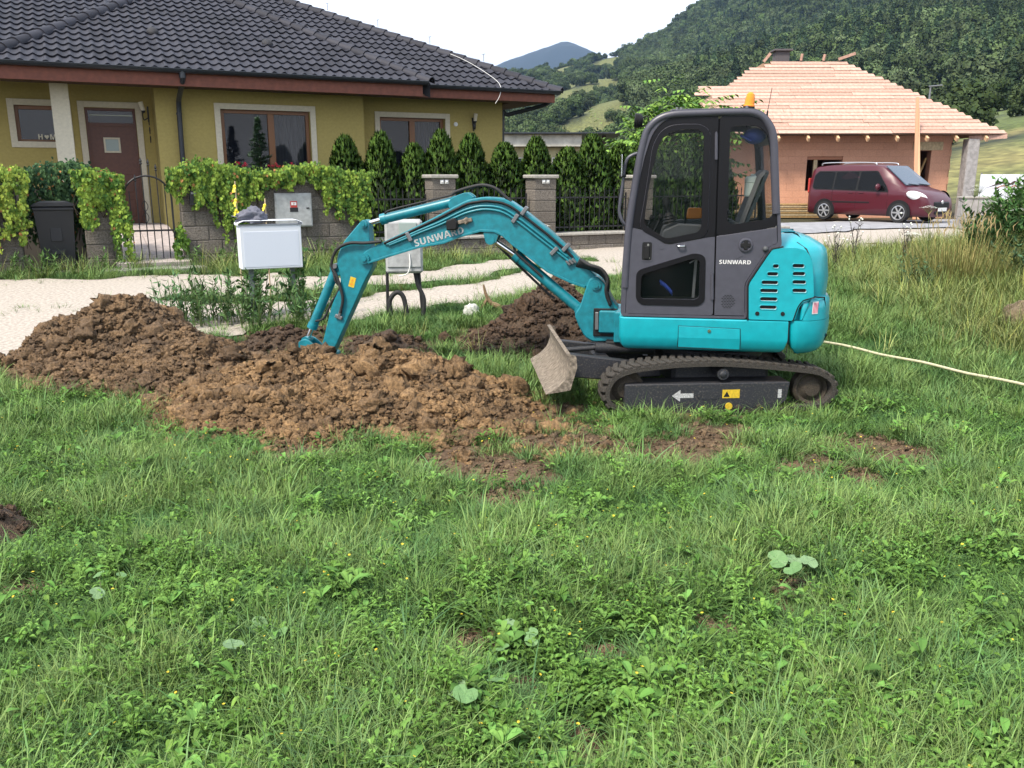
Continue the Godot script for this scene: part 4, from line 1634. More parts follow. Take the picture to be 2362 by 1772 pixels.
	# two planks leaning on the eave
	for k in 2:
		var pl := thing("plank", ["long orange plank leaning on the eave of the unfinished house, the left one", "long pale plank leaning on the eave of the unfinished house, the right one"][k], "plank", Vector3(14.40 + k * 0.17, 0.32, -31.2))
		mb = MB.new()
		mb.bar(Vector3.ZERO, Vector3(0.10 - k * 0.12, 4.25 - k * 0.35, -0.95), 0.11, 0.04, 0.004, Vector3(0, 0, 1))
		part("board", mb, M.plank if k == 0 else M.rafter, pl)
	# stack of boards along the wall
	for k in 7:
		var st := thing("lumber_board", "pale board in the low stack against the clay block wall, layer %s from the ground" % ["one", "two", "three", "four", "five", "six", "seven"][k], "board", Vector3(9.9, 0.34 + k * 0.075, -32.45), 0.0, "boards stacked at the foot of the wall")
		mb = MB.new()
		for j in 3:
			mb.box(Vector3(rr(-0.05, 0.05), 0.025, -0.22 + j * 0.22), Vector3(4.2 + rr(-0.1, 0.1), 0.05, 0.2), 0.004)
		part("board", mb, [M.wood, M.pale_wood][k % 2], st)
		if k < 6:
			mb = MB.new()
			for j in 5:
				mb.box(Vector3(-1.9 + j * 0.95, 0.063, 0), Vector3(0.04, 0.024, 0.62))
			part("spacers", mb, M.wood_dark, st)

func van_section(x: float, top: float, hw: float, rw: float, belt: float) -> Array:
	var o := []
	var b: float = minf(belt, top - 0.07)
	for p in [[hw * 0.86, 0.20], [hw * 0.98, 0.26], [hw, 0.45], [hw * 1.005, b * 0.75 + 0.08], [hw * 0.985, b], [lerpf(hw * 0.985, rw, 0.5), lerpf(b, top, 0.5)], [rw, top - 0.06], [rw - 0.09, top - 0.01], [rw * 0.5, top + 0.015], [0.0, top + 0.022]]:
		o.append(Vector3(x, p[1], p[0]))
	return o

func build_van() -> void:
	var van := thing("van", "dark red compact passenger van with roof rails parked by the unfinished house", "van", Vector3(11.11, 0.36, -31.37), deg_to_rad(-55.0))
	var st := [[-0.02, 1.55, 0.78, 0.66, 1.03], [0.04, 1.72, 0.84, 0.66, 1.03], [0.16, 1.79, 0.885, 0.67, 1.03], [0.6, 1.83, 0.90, 0.69, 1.03], [1.5, 1.84, 0.905, 0.70, 1.02], [2.35, 1.83, 0.905, 0.70, 1.0], [2.68, 1.79, 0.905, 0.69, 0.99],
		[3.05, 1.54, 0.905, 0.69, 0.98], [3.4, 1.27, 0.90, 0.72, 0.97], [3.62, 1.11, 0.895, 0.76, 0.96], [3.9, 1.04, 0.87, 0.74, 0.92], [4.15, 0.95, 0.82, 0.70, 0.85], [4.3, 0.83, 0.75, 0.64, 0.74], [4.39, 0.66, 0.66, 0.56, 0.58], [4.41, 0.5, 0.62, 0.5, 0.42]]
	var mb := MB.new()
	var secs := []
	for s in st:
		var h := van_section(s[0], s[1], s[2], s[3], s[4])
		var full := []
		for i in h.size():
			full.append(h[i])
		for i in range(h.size() - 2, -1, -1):
			full.append(Vector3(h[i].x, h[i].y, -h[i].z))
		secs.append(full)
	var m: int = secs[0].size()
	var nor := []
	for i in secs.size():
		var l := []
		for k in m:
			var dx: Vector3 = secs[mini(i + 1, secs.size() - 1)][k] - secs[maxi(i - 1, 0)][k]
			var dk: Vector3 = secs[i][mini(k + 1, m - 1)] - secs[i][maxi(k - 1, 0)]
			l.append(dx.cross(dk).normalized())
		nor.append(l)
	for i in secs.size() - 1:
		for k in m - 1:
			mb.quadn(secs[i][k], secs[i + 1][k], secs[i + 1][k + 1], secs[i][k + 1], nor[i][k], nor[i + 1][k], nor[i + 1][k + 1], nor[i][k + 1])
		mb.quad(secs[i][m - 1], secs[i + 1][m - 1], secs[i + 1][0], secs[i][0])
	for e in [0, secs.size() - 1]:
		for k in range(1, m - 1):
			if e == 0:
				mb.tri(secs[e][0], secs[e][k], secs[e][k + 1])
			else:
				mb.tri(secs[e][0], secs[e][k + 1], secs[e][k])
	var body := part("body", mb, M.maroon, van)
	# side glass
	for sd in [1.0, -1.0]:
		for g in [[[0.22, 1.12], [0.30, 1.06], [0.99, 1.04], [0.99, 1.60], [0.34, 1.61], [0.22, 1.48]], [[1.05, 1.04], [1.90, 1.02], [1.90, 1.60], [1.05, 1.60]], [[1.97, 1.02], [3.06, 0.99], [2.98, 1.14], [2.56, 1.61], [1.97, 1.61]]]:
			var pts := []
			for p in g:
				pts.append(Vector2(p[0], p[1]))
			var poly := rounded(pts, 0.05, 3)
			mb = MB.new()
			# lies on the leaning side: from the belt inwards to the roof edge
			mb.xf = Transform3D(Basis(Vector3(1, 0, 0), Vector3(0, 1, -0.262 * sd), Vector3(0, 0.262, sd)), Vector3(0, 0, sd * (0.902 + 0.262 * 1.0)))
			mb.prism(poly, 0.004, 0.010, 0.002)
			part("side_window", mb, M.car_glass, body)
		mb = MB.new()
		mb.xf = Transform3D(Basis(Vector3(1, 0, 0), Vector3(0, 1, -0.262 * sd), Vector3(0, 0.262, sd)), Vector3(0, 0, sd * (0.902 + 0.262 * 1.0)))
		mb.prism(rounded([Vector2(0.19, 1.10), Vector2(0.28, 1.03), Vector2(3.10, 0.965), Vector2(3.0, 1.14), Vector2(2.57, 1.635), Vector2(0.32, 1.64), Vector2(0.19, 1.5)], 0.05, 3), -0.01, 0.004, 0.001)
		part("window_band", mb, M.black_trim, body)
		mb = MB.new()
		mb.box(Vector3(1.5, 0.62, sd * 0.908), Vector3(1.9, 0.05, 0.012), 0.004)
		part("side_moulding", mb, M.black_trim, body)
		mb = MB.new()
		for x in [1.93, 1.02, 3.08]:
			mb.box(Vector3(x, 0.72, sd * 0.906), Vector3(0.008, 0.6, 0.004))
		part("door_gap", mb, M.black_trim, body)
		for x in [1.72, 2.12]:
			mb = MB.new()
			mb.box(Vector3(x, 0.93, sd * 0.912), Vector3(0.17, 0.035, 0.03), 0.008)
			part("door_handle", mb, M.maroon, body)
		mb = MB.new()
		mb.ball(Vector3(2.78, 1.12, sd * 1.02), Vector3(0.07, 0.11, 0.12), 6, 10)
		part("mirror", mb, M.maroon, van)
		mb = MB.new()
		mb.tube(spline([Vector3(0.35, 1.83, sd * 0.62), Vector3(0.45, 1.90, sd * 0.63), Vector3(1.4, 1.91, sd * 0.64), Vector3(2.3, 1.89, sd * 0.63), Vector3(2.42, 1.82, sd * 0.62)], 4), 0.022, 6)
		part("roof_rail", mb, M.silver, van)
		for wx in [0.75, 3.505]:
			mb = MB.new()
			mb.xf = Transform3D(Basis(), Vector3(wx, 0.32, sd * 0.895))
			var half := PackedVector2Array()
			for i in 19:
				half.push_back(Vector2.from_angle(PI * i / 18.0 - 0.0) * 0.40)
			half.push_back(Vector2(-0.40, -0.12))
			half.push_back(Vector2(0.40, -0.12))
			mb.prism(half, -0.012 if sd > 0 else -0.02, 0.02 if sd > 0 else 0.012)
			part("wheel_arch", mb, M.black_trim, body)
			var wh := MB.new()
			wh.xf = Transform3D(Basis(Vector3.RIGHT, PI / 2 * sd), Vector3(wx, 0.32, sd * 0.80))
			wh.lathe([Vector2(0.2, -0.1), Vector2(0.3, -0.1), Vector2(0.318, -0.06), Vector2(0.318, 0.08), Vector2(0.3, 0.115), Vector2(0.225, 0.12), Vector2(0.22, 0.06), Vector2(0.0, 0.05)], 28)
			var wheel := part("wheel", wh, M.rubber, van)
			var rim := MB.new()
			rim.xf = wh.xf
			rim.lathe([Vector2(0.228, 0.122), Vector2(0.21, 0.126), Vector2(0.195, 0.10)], 24)
			rim.lathe([Vector2(0.06, 0.10), Vector2(0.05, 0.122), Vector2(0.0, 0.125)], 12)
			for i in 6:
				var a := TAU * i / 6
				rim.bar(Vector3(cos(a) * 0.03, 0.105, sin(a) * 0.03), Vector3(cos(a) * 0.21, 0.105, sin(a) * 0.21), 0.05, 0.03, 0.006)
			part("rim", rim, M.silver, wheel)
	# windscreen lies on the sloping front of the cabin
	mb = MB.new()
	var ws := [Vector3(2.75, 1.775, 0.60), Vector3(2.75, 1.775, -0.60), Vector3(3.56, 1.17, -0.70), Vector3(3.56, 1.17, 0.70)]
	var up := Vector3(0.018, 0.022, 0)
	mb.quad(ws[0] + up, ws[3] + up, ws[2] + up, ws[1] + up)
	for i in 4:
		mb.quad(ws[i], ws[(i + 1) % 4], ws[(i + 1) % 4] + up, ws[i] + up)
	part("windscreen", mb, M.screen_glass, body)
	mb = MB.new()
	for k in [-1.0, 1.0]:
		mb.bar(Vector3(3.6, 1.18, k * 0.3 - 0.25), Vector3(3.55, 1.22, k * 0.3 + 0.25), 0.02, 0.02)
	part("wipers", mb, M.black_trim, body)
	for sd in [1.0, -1.0]:
		mb = MB.new()
		mb.xf = Transform3D(Basis(Vector3(0.82, -0.30, sd * -0.50).normalized(), Vector3(0.30, 0.95, 0.0).normalized(), Vector3(0.5, -0.1, sd * 0.85).normalized()), Vector3(4.02, 0.84, sd * 0.80))
		mb.ball(Vector3.ZERO, Vector3(0.33, 0.145, 0.075), 8, 16)
		part("headlight", mb, M.headlight, van)
		mb = MB.new()
		mb.box(Vector3(4.28, 0.42, sd * 0.58), Vector3(0.16, 0.18, 0.26), 0.04, Basis(Vector3.UP, -0.55 * sd))
		part("fog_light_recess", mb, M.black_trim, body)
		mb = MB.new()
		mb.box(Vector3(-0.01, 1.15, sd * 0.77), Vector3(0.06, 0.5, 0.12), 0.02)
		part("tail_light", mb, M.red_label, van)
	mb = MB.new()
	mb.box(Vector3(4.38, 0.56, 0), Vector3(0.1, 0.22, 0.9), 0.04)
	mb.box(Vector3(4.40, 0.33, 0), Vector3(0.08, 0.1, 0.8), 0.02)
	part("grille", mb, M.black_trim, body)
	mb = MB.new()
	mb.xf = Transform3D(Basis(Vector3.FORWARD, PI / 2), Vector3(4.43, 0.66, 0))
	mb.lathe([Vector2(0.0, 0.02), Vector2(0.05, 0.02), Vector2(0.06, 0.0)], 14)
	part("emblem", mb, M.silver, body)
	mb = MB.new()
	mb.box(Vector3(4.45, 0.43, 0), Vector3(0.012, 0.11, 0.5), 0.002)
	part("licence_plate", mb, M.white_plastic, van)

func build_neighbours() -> void:
	# white flat-roofed building behind the hedge
	var base := Vector3(0.6, 0.3, -42.0)
	var w := thing("flat_building", "low white flat-roofed building behind the thuja hedge", "building", base)
	var mb := at_base(base)
	wall_with(mb, -6.0, 4.2, 0.0, 3.2, -42.4, 0.3, [[-3.0, 1.0, -1.8, 2.6], [0.2, 1.6, 1.1, 2.75], [1.9, 1.6, 2.8, 2.75]])
	mb.box(Vector3(4.05, 1.6, -46.0), Vector3(0.3, 3.2, 7.0))
	part("wall", mb, M.cream_wall, w)
	mb = at_base(base)
	mb.box(Vector3(-1.0, 3.5, -45.5), Vector3(9.2 - 0.6, 0.56, 7.0), 0.01)
	part("parapet", mb, M.white_wall, w)
	mb = at_base(base)
	mb.box(Vector3(-0.2, 3.82, -45.4), Vector3(11.0, 0.07, 7.4), 0.01)
	part("roof_edge", mb, M.gutter, w)
	mb = at_base(base)
	mb.box(Vector3(4.35, 2.9, -42.1), Vector3(0.18, 1.7, 0.18))
	part("porch_post", mb, M.bark, w)
	for q in [[-3.0, 1.0, -1.8, 2.6], [0.2, 1.6, 1.1, 2.75], [1.9, 1.6, 2.8, 2.75]]:
		mb = at_base(base)
		frame4(mb, q[0], q[1], q[2], q[3], -42.45, 0.07, 0.06)
		var f := part("window", mb, M.white_plastic, w)
		mb = at_base(base)
		mb.box(Vector3((q[0] + q[2]) / 2, (q[1] + q[3]) / 2, -42.52), Vector3(q[2] - q[0] - 0.1, q[3] - q[1] - 0.1, 0.02))
		part("pane", mb, M.car_glass, f)
	# big-leaved tree behind the cab
	rng.seed = 15
	var wal := thing("broadleaf_tree", "bright green broad-leaved tree behind the cab roof", "tree", Vector3(4.0, 0.34, -22.2))
	mb = MB.new()
	mb.tube([Vector3.ZERO, Vector3(0.05, 1.0, 0), Vector3(-0.05, 2.2, 0.05)], [0.12, 0.09, 0.06], 8)
	var tips := []
	for i in 11:
		var a := TAU * i / 11.0
		var e := Vector3(cos(a) * rr(0.6, 1.15) + 0.1, rr(1.4, 3.15), sin(a) * rr(0.6, 1.1))
		mb.tube(spline([Vector3(0, 1.0 + 0.1 * i, 0), e * Vector3(0.5, 0.75, 0.5) + Vector3(0, 0.5, 0), e], 3), [0.045, 0.04, 0.035, 0.03, 0.022, 0.015, 0.008], 5)
		tips.append(e)
	part("trunk", mb, M.bark, wal)
	var where := []
	var tint := []
	for e in tips:
		for k in 70:
			var c: Vector3 = e + Vector3(rng.randfn() * 0.36, rng.randfn() * 0.26, rng.randfn() * 0.36)
			var dir := Vector3(rng.randfn(), rr(-0.5, 0.35), rng.randfn() + 0.4).normalized()
			var side := dir.cross(Vector3.UP).normalized()
			var tone := rr(0.6, 1.3)
			for j in 7:
				var sg := -1.0 if j % 2 == 0 else 1.0
				var p := c + dir * 0.07 * j
				var zz := (dir * 0.6 + side * sg + Vector3(0, -0.25, 0)).normalized()
				var yy := Vector3(rr(-0.2, 0.2), 1, rr(-0.2, 0.2)).normalized()
				var xx := yy.cross(zz).normalized()
				where.append(Transform3D(Basis(xx, zz.cross(xx), zz) * rr(0.8, 1.3), p))
				tint.append(Color(0.065, 0.15, 0.03).lerp(Color(0.20, 0.32, 0.06), rng.randf()) * tone)
	stuff("crown", leaf_shape(0.16, 0.075, 0.2, 0.3), M.leaf, wal, where, tint)
	# banner, concrete block, gravel heap, far street lamp
	var sg := thing("banner", "white banner with brown roof-shaped logo at the right edge", "banner", Vector3(13.9, 0.6, -24.6), -0.2)
	mb = MB.new()
	mb.box(Vector3(0, 0.90, 0), Vector3(1.5, 0.72, 0.03), 0.004)
	part("sheet", mb, M.banner, sg)
	for x in [-0.72, 0.72]:
		mb = MB.new()
		mb.tube([Vector3(x, -0.3, -0.04), Vector3(x, 1.3, -0.04)], 0.025, 8)
		part("post", mb, M.steel, sg)
	mb = MB.new()
	mb.prism(P2([-0.56, 0.90, -0.14, 1.09, -0.06, 1.08, 0.03, 1.02, 0.12, 1.09, 0.20, 1.07, 0.46, 0.90, 0.15, 1.03, 0.03, 0.97, -0.1, 1.03]), 0.018, 0.022)
	part("roof_logo", mb, M.logo_brown, sg)
	mb = MB.new()
	mb.prism(P2([-0.46, 0.86, -0.12, 0.98, 0.02, 0.91, 0.14, 0.98, 0.40, 0.84, 0.14, 0.94, 0.02, 0.87, -0.12, 0.94]), 0.018, 0.021)
	part("roof_logo_underline", mb, M.logo_red, sg)
	var cb := thing("concrete_block", "grey concrete block beside the banner behind the weeds", "block", Vector3(12.85, 0.5, -24.2), -0.1)
	mb = MB.new()
	mb.box(Vector3(0, 0.3, 0), Vector3(0.8, 0.85, 0.5), 0.03)
	part("block", mb, M.concrete, cb)
	mb = MB.new()
	mb.box(Vector3(0, 0.74, 0), Vector3(0.86, 0.05, 0.56), 0.01)
	part("cap", mb, M.cap, cb)
	var heap := thing("gravel_heap", "pale gravel heap under the banner at the right edge", "heap", Vector3(14.1, 0.45, -23.9))
	part("heap", lump_mesh(Vector3(1.1, 0.75, 0.9), 0.12, 3.0, 33, 28), M.gravel, heap)
	var lamp := thing("street_lamp", "tiny far street lamp above the unfinished roof's right slope", "street lamp", Vector3(27.85, HF(27.85, -60.0) - 0.2, -60.0))
	mb = MB.new()
	var top := 7.7 - lamp.position.y
	mb.tube([Vector3.ZERO, Vector3(0, top, 0)], [0.09, 0.06], 8)
	part("pole", mb, M.steel, lamp)
	mb = MB.new()
	mb.bar(Vector3(-0.1, top, 0), Vector3(0.75, top + 0.08, 0), 0.2, 0.09, 0.02)
	part("lamp_head", mb, M.steel, lamp)

# a noisy dome for heaps and stones: unit half-ellipsoid times size
func lump_mesh(size: Vector3, rough: float, freq: float, sd: int, m: int, full := false) -> MB:
	var nz := FastNoiseLite.new()
	nz.seed = sd
	nz.frequency = freq * 0.35
	nz.fractal_octaves = 4
	var pt := func(i, k):
		var a: float = TAU * k / (m * 2)
		var t: float = (PI * i / m - PI / 2) if full else (PI / 2 * (float(i) / m * 1.15 - 0.15))
		var d := Vector3(cos(t) * cos(a), sin(t), -cos(t) * sin(a))
		return d * size * (1.0 + rough * 2.0 * nz.get_noise_3dv(d * 2.0))
	var mb := MB.new()
	var g := []
	for i in m + 1:
		var l := []
		for k in m * 2 + 1:
			l.append(pt.call(i, k % (m * 2)))
		g.append(l)
	var nn := []
	for i in m + 1:
		var l := []
		for k in m * 2 + 1:
			var a: Vector3 = g[i][(k + 1) % (m * 2)] - g[i][(k + m * 2 - 1) % (m * 2)]
			var b: Vector3 = g[mini(i + 1, m)][k] - g[maxi(i - 1, 0)][k]
			var q := a.cross(b)
			l.append(q.normalized() if q.length() > 1e-9 else Vector3.UP)
		nn.append(l)
	for i in m:
		for k in m * 2:
			mb.quadn(g[i][k], g[i][k + 1], g[i + 1][k + 1], g[i + 1][k], nn[i][k], nn[i][k + 1], nn[i + 1][k + 1], nn[i + 1][k])
	return mb

# ------------------------------------------------------------------ the excavator (x: towards its rear, z: towards the camera)
const UPPER_TURN := -0.15708
const UNDER_TURN := 0.0698

func up() -> MB:
	var mb := MB.new()
	mb.xf = Transform3D(Basis(Vector3.UP, UPPER_TURN), Vector3.ZERO)
	return mb

func under() -> MB:
	var mb := MB.new()
	mb.xf = Transform3D(Basis(Vector3.UP, UNDER_TURN), Vector3.ZERO)
	return mb

# skin through copies of a plan outline (x, z) at given heights, drawn in by the given amounts: levels of [y, inset]
func loft(mb: MB, plan: PackedVector2Array, levels: Array) -> void:
	var p := plan.duplicate()
	if MB.area(p) < 0.0:
		p.reverse()
	var rings := []
	for l in levels:
		rings.append(MB.inset(p, l[1]) if absf(l[1]) > 1e-6 else p)
	var nn := MB.edge_normals(p)
	var m := p.size()
	for i in levels.size() - 1:
		var y0: float = levels[i][0]
		var y1: float = levels[i + 1][0]
		var lean := atan2(levels[i + 1][1] - levels[i][1], y1 - y0)
		var lean0 := lean
		var lean1 := lean
		if i > 0:
			var o := atan2(levels[i][1] - levels[i - 1][1], y0 - levels[i - 1][0])
			if absf(o - lean) < 0.75:
				lean0 = (lean + o) / 2
		if i < levels.size() - 2:
			var o := atan2(levels[i + 2][1] - levels[i + 1][1], levels[i + 2][0] - y1)
			if absf(o - lean) < 0.75:
				lean1 = (lean + o) / 2
		for k in m:
			var j := (k + 1) % m
			var n0: Vector2 = nn[k][1]
			var n1: Vector2 = nn[j][0]
			var a := Vector3(n0.x * cos(lean0), sin(lean0), -n0.y * cos(lean0))
			var b := Vector3(n1.x * cos(lean0), sin(lean0), -n1.y * cos(lean0))
			var c := Vector3(n1.x * cos(lean1), sin(lean1), -n1.y * cos(lean1))
			var d := Vector3(n0.x * cos(lean1), sin(lean1), -n0.y * cos(lean1))
			mb.quadn(Vector3(rings[i][k].x, y0, -rings[i][k].y), Vector3(rings[i][j].x, y0, -rings[i][j].y), Vector3(rings[i + 1][j].x, y1, -rings[i + 1][j].y), Vector3(rings[i + 1][k].x, y1, -rings[i + 1][k].y), a, b, c, d)
	for e in [0, levels.size() - 1]:
		var q: PackedVector2Array = rings[e]
		var ix := Geometry2D.triangulate_polygon(q)
		for i in range(0, ix.size(), 3):
			var a := Vector3(q[ix[i]].x, levels[e][0], -q[ix[i]].y)
			var b := Vector3(q[ix[i + 1]].x, levels[e][0], -q[ix[i + 1]].y)
			var d := Vector3(q[ix[i + 2]].x, levels[e][0], -q[ix[i + 2]].y)
			if ((b - a).cross(d - a).y > 0.0) == (e > 0):
				mb.tri(a, b, d)
			else:
				mb.tri(a, d, b)

func pill(x0: float, x1: float, y: float, r: float) -> PackedVector2Array:
	var o := PackedVector2Array()
	for i in 7:
		o.push_back(Vector2(x1 - r, y) + Vector2.from_angle(-PI / 2 + PI * i / 6) * r)
	for i in 7:
		o.push_back(Vector2(x0 + r, y) + Vector2.from_angle(PI / 2 + PI * i / 6) * r)
	return o

func seam(called: String, pts: Array, z: float, r: float, m: Material, parent: Node3D) -> void:
	var q := []
	for p in pts:
		q.append(Vector3(p[0], p[1], z))
	var mb := up()
	mb.tube(q, r, 6)
	part(called, mb, m, parent)

func logo(called: String, text: String, at: Vector3, wide: float, slope: float, deep: float, m: Material, parent: Node3D, turn: float) -> void:
	var tm := lettering(text, 0.05, deep)
	var w := tm.get_aabb().size.x
	var k := wide / maxf(w, 0.001)
	var b := Basis(Vector3.UP, turn) * Basis(Vector3.BACK, slope) * Basis(Vector3(k, 0, 0), Vector3(0, k * 0.86, 0), Vector3(0, 0, 1))
	part(called, tm, m, parent, Basis(Vector3.UP, turn) * at, b)

func hydraulic(called: String, a: Vector3, b: Vector3, tip: Vector3, r: float, parent: Node3D) -> void:
	# barrel from a to b, polished rod on to tip
	var mb := up()
	mb.tube([a, b], r, 16)
	mb.tube([b.lerp(a, 0.02), b.lerp(a, -0.06)], r * 1.14, 16)
	mb.tube([a + Vector3(0, 0, -0.06), a + Vector3(0, 0, 0.06)], r * 1.05, 14)
	var cyl := part(called, mb, M.teal_old, parent)
	mb = up()
	mb.tube([b, tip], r * 0.52, 14)
	part("rod", mb, M.chrome, cyl)
	mb = up()
	mb.tube([tip + Vector3(0, 0, -0.055), tip + Vector3(0, 0, 0.055)], r * 0.95, 14)
	part("rod_eye", mb, M.teal_old, cyl)

func pin(called: String, x: float, y: float, r: float, half: float, m: Material, parent: Node3D) -> void:
	var mb := up()
	mb.tube([Vector3(x, y, -half), Vector3(x, y, half)], r, 16)
	mb.tube([Vector3(x, y, half), Vector3(x, y, half + 0.012)], r * 0.55, 6)
	part(called, mb, m, parent)

func build_excavator() -> void:
	var ex := thing("excavator", "turquoise mini excavator with dark grey cab standing on the grass", "excavator", Vector3(1.70, -0.06, -7.18))
	var mb := up()
	# ---- lower skirt of the upper body
	var plan := rounded([Vector2(-0.77, -0.64), Vector2(0.52, -0.64), Vector2(0.52, 0.62), Vector2(-0.77, 0.62)], [0.07, 0.0, 0.0, 0.07], 6)
	loft(mb, plan, [[0.487, 0.09], [0.50, 0.045], [0.53, 0.018], [0.585, 0.003], [0.60, 0.0], [0.742, 0.0], [0.75, 0.008]])
	var skirt := part("body_skirt", mb, M.teal, ex)
	mb = up()
	mb.prism(rounded([Vector2(-0.303, 0.60), Vector2(0.165, 0.60), Vector2(0.16, 0.679), Vector2(-0.305, 0.691)], 0.006, 3), 0.6402, 0.6445, 0.002)
	mb.quad(Vector3(-0.301, 0.525, 0.628), Vector3(0.168, 0.517, 0.626), Vector3(0.165, 0.602, 0.6445), Vector3(-0.303, 0.602, 0.6445))
	part("access_panel", mb, M.teal, skirt)
	mb = up()
	mb.tube([Vector3(-0.307, 0.522, 0.6275), Vector3(-0.305, 0.602, 0.6415), Vector3(-0.307, 0.694, 0.6415), Vector3(0.164, 0.682, 0.6415), Vector3(0.169, 0.602, 0.6415), Vector3(0.172, 0.514, 0.6255), Vector3(-0.307, 0.522, 0.6275)], 0.0022, 4)
	part("panel_gap", mb, M.black_trim, skirt)
	mb = up()
	mb.tube([Vector3(-0.071, 0.66, 0.64), Vector3(-0.071, 0.66, 0.652)], 0.013, 14)
	part("panel_lock", mb, M.chrome, skirt)
	# ---- counterweight and engine hood
	var rear := rounded([Vector2(0.525, -0.638), Vector2(0.66, -0.638), Vector2(0.80, -0.55), Vector2(0.87, -0.38), Vector2(0.90, -0.15), Vector2(0.90, 0.15), Vector2(0.86, 0.38), Vector2(0.78, 0.56), Vector2(0.525, 0.62)], 0.09, 4)
	mb = up()
	loft(mb, rear, [[0.483, 0.10], [0.50, 0.06], [0.54, 0.028], [0.60, 0.01], [0.687, 0.0], [0.752, 0.002]])
	var cw := part("counterweight", mb, M.teal, ex)
	var rear_b := rounded([Vector2(0.60, -0.636), Vector2(0.66, -0.636), Vector2(0.80, -0.55), Vector2(0.87, -0.38), Vector2(0.90, -0.15), Vector2(0.90, 0.15), Vector2(0.86, 0.38), Vector2(0.78, 0.56), Vector2(0.60, 0.62)], 0.07, 4)
	mb = up()
	loft(mb, rear_b, [[0.755, 0.004], [0.84, 0.006], [0.90, 0.012], [0.925, 0.03]])
	mb.prism(rounded([Vector2(0.553, 0.754), Vector2(0.62, 0.754), Vector2(0.68, 0.93), Vector2(0.612, 0.908), Vector2(0.58, 0.862)], 0.015, 4), 0.45, 0.638, 0.008)
	part("counterweight_shoulder", mb, M.teal, cw)
	mb = up()
	mb.prism(rect2(-0.027, -0.047, 0.027, 0.047), 0.0, 0.0015)
	var lab := part("warning_label", mb, M.white_plastic, cw)
	lab.position = Basis(Vector3.UP, UPPER_TURN) * Vector3(0.712, 0.852, 0.6005)
	lab.basis = Basis(Vector3.UP, 0.56)
	for i in 4:
		mb = up()
		mb.prism(PackedVector2Array([Vector2(-0.022 + i * 0.0125, -0.04), Vector2(-0.016 + i * 0.0125, -0.04), Vector2(-0.010 + i * 0.0125, 0.04), Vector2(-0.016 + i * 0.0125, 0.04)]), 0.0015, 0.0025)
		var st := part("red_stripe", mb, M.pink, cw)
		st.transform = lab.transform
	mb = up()
	mb.prism(rounded([Vector2(0.0, 0.0), Vector2(0.05, 0.09), Vector2(0.03, 0.11), Vector2(-0.01, 0.05)], 0.02), -0.04, 0.04, 0.01)
	part("tow_eye", mb, M.black_trim, cw, Basis(Vector3.UP, UPPER_TURN) * Vector3(0.80, 0.53, 0.42))
	var hood_plan := rounded([Vector2(0.22, -0.60), Vector2(0.64, -0.60), Vector2(0.77, -0.52), Vector2(0.84, -0.36), Vector2(0.865, -0.12), Vector2(0.865, 0.15), Vector2(0.83, 0.38), Vector2(0.74, 0.55), Vector2(0.22, 0.60)], [0.0, 0.05, 0.07, 0.07, 0.07, 0.07, 0.07, 0.05, 0.0], 4)
	mb = up()
	loft(mb, hood_plan, [[0.752, 0.03], [0.94, 0.005], [1.07, 0.0], [1.22, 0.018], [1.275, 0.03], [1.305, 0.055], [1.36, 0.15], [1.385, 0.22], [1.395, 0.27]])
	var hood := part("engine_hood", mb, M.teal, ex)
	for k in 3:
		mb = up()
		mb.box(Vector3(0.53, 1.397, 0.14 - k * 0.14), Vector3(0.13, 0.014, 0.05), 0.006)
		part("hood_rib", mb, M.teal, hood)
	# side panel with cooling slots
	var csg := CSGPolygon3D.new()
	csg.name = "side_panel"
	csg.polygon = rounded([Vector2(0.41, 1.30), Vector2(0.363, 1.292), Vector2(0.33, 1.24), Vector2(0.214, 1.04), Vector2(0.206, 1.012), Vector2(0.222, 0.757), Vector2(0.545, 0.755), Vector2(0.573, 0.863), Vector2(0.606, 0.915), Vector2(0.688, 0.940), Vector2(0.676, 1.065), Vector2(0.655, 1.215), Vector2(0.612, 1.285), Vector2(0.53, 1.305)], [0.02, 0.03, 0.03, 0.03, 0.03, 0.01, 0.01, 0.03, 0.03, 0.01, 0.02, 0.05, 0.05, 0.02], 4)
	csg.depth = 0.05
	csg.material = M.teal
	ex.add_child(csg, true)
	csg.transform = Transform3D(Basis(Vector3.UP, UPPER_TURN), Basis(Vector3.UP, UPPER_TURN) * Vector3(0, 0, 0.642))
	var slots := [[0.374, 0.416, 1.166], [0.337, 0.415, 1.107], [0.300, 0.419, 1.042], [0.294, 0.421, 0.980], [0.297, 0.423, 0.916], [0.298, 0.421, 0.853], [0.517, 0.601, 1.171], [0.522, 0.611, 1.112], [0.525, 0.622, 1.049], [0.529, 0.630, 0.985]]
	for s in slots:
		var cut := CSGPolygon3D.new()
		cut.name = "slot_cut"
		cut.polygon = pill(s[0], s[1], s[2], 0.0125)
		cut.depth = 0.2
		cut.operation = CSGShape3D.OPERATION_SUBTRACTION
		csg.add_child(cut, true)
		cut.position.z = 0.05
		mb = up()
		var rim := []
		for q in pill(s[0] - 0.005, s[1] + 0.005, s[2], 0.0175):
			rim.append(Vector3(q.x, q.y, 0.642))
		rim.append(rim[0])
		mb.tube(rim, 0.004, 5, false)
		part("slot_rim", mb, M.teal, ex)
	mb = up()
	mb.box(Vector3(0.46, 1.02, 0.612), Vector3(0.36, 0.36, 0.01))
	part("grille_backing", mb, M.black_trim, hood)
	for b in [[0.282, 0.804], [0.47, 0.806]]:
		mb = up()
		mb.tube([Vector3(b[0], b[1], 0.64), Vector3(b[0], b[1], 0.646)], 0.016, 14)
		mb.tube([Vector3(b[0], b[1], 0.646), Vector3(b[0], b[1], 0.651)], 0.009, 6)
		part("panel_bolt", mb, M.black_trim, hood)
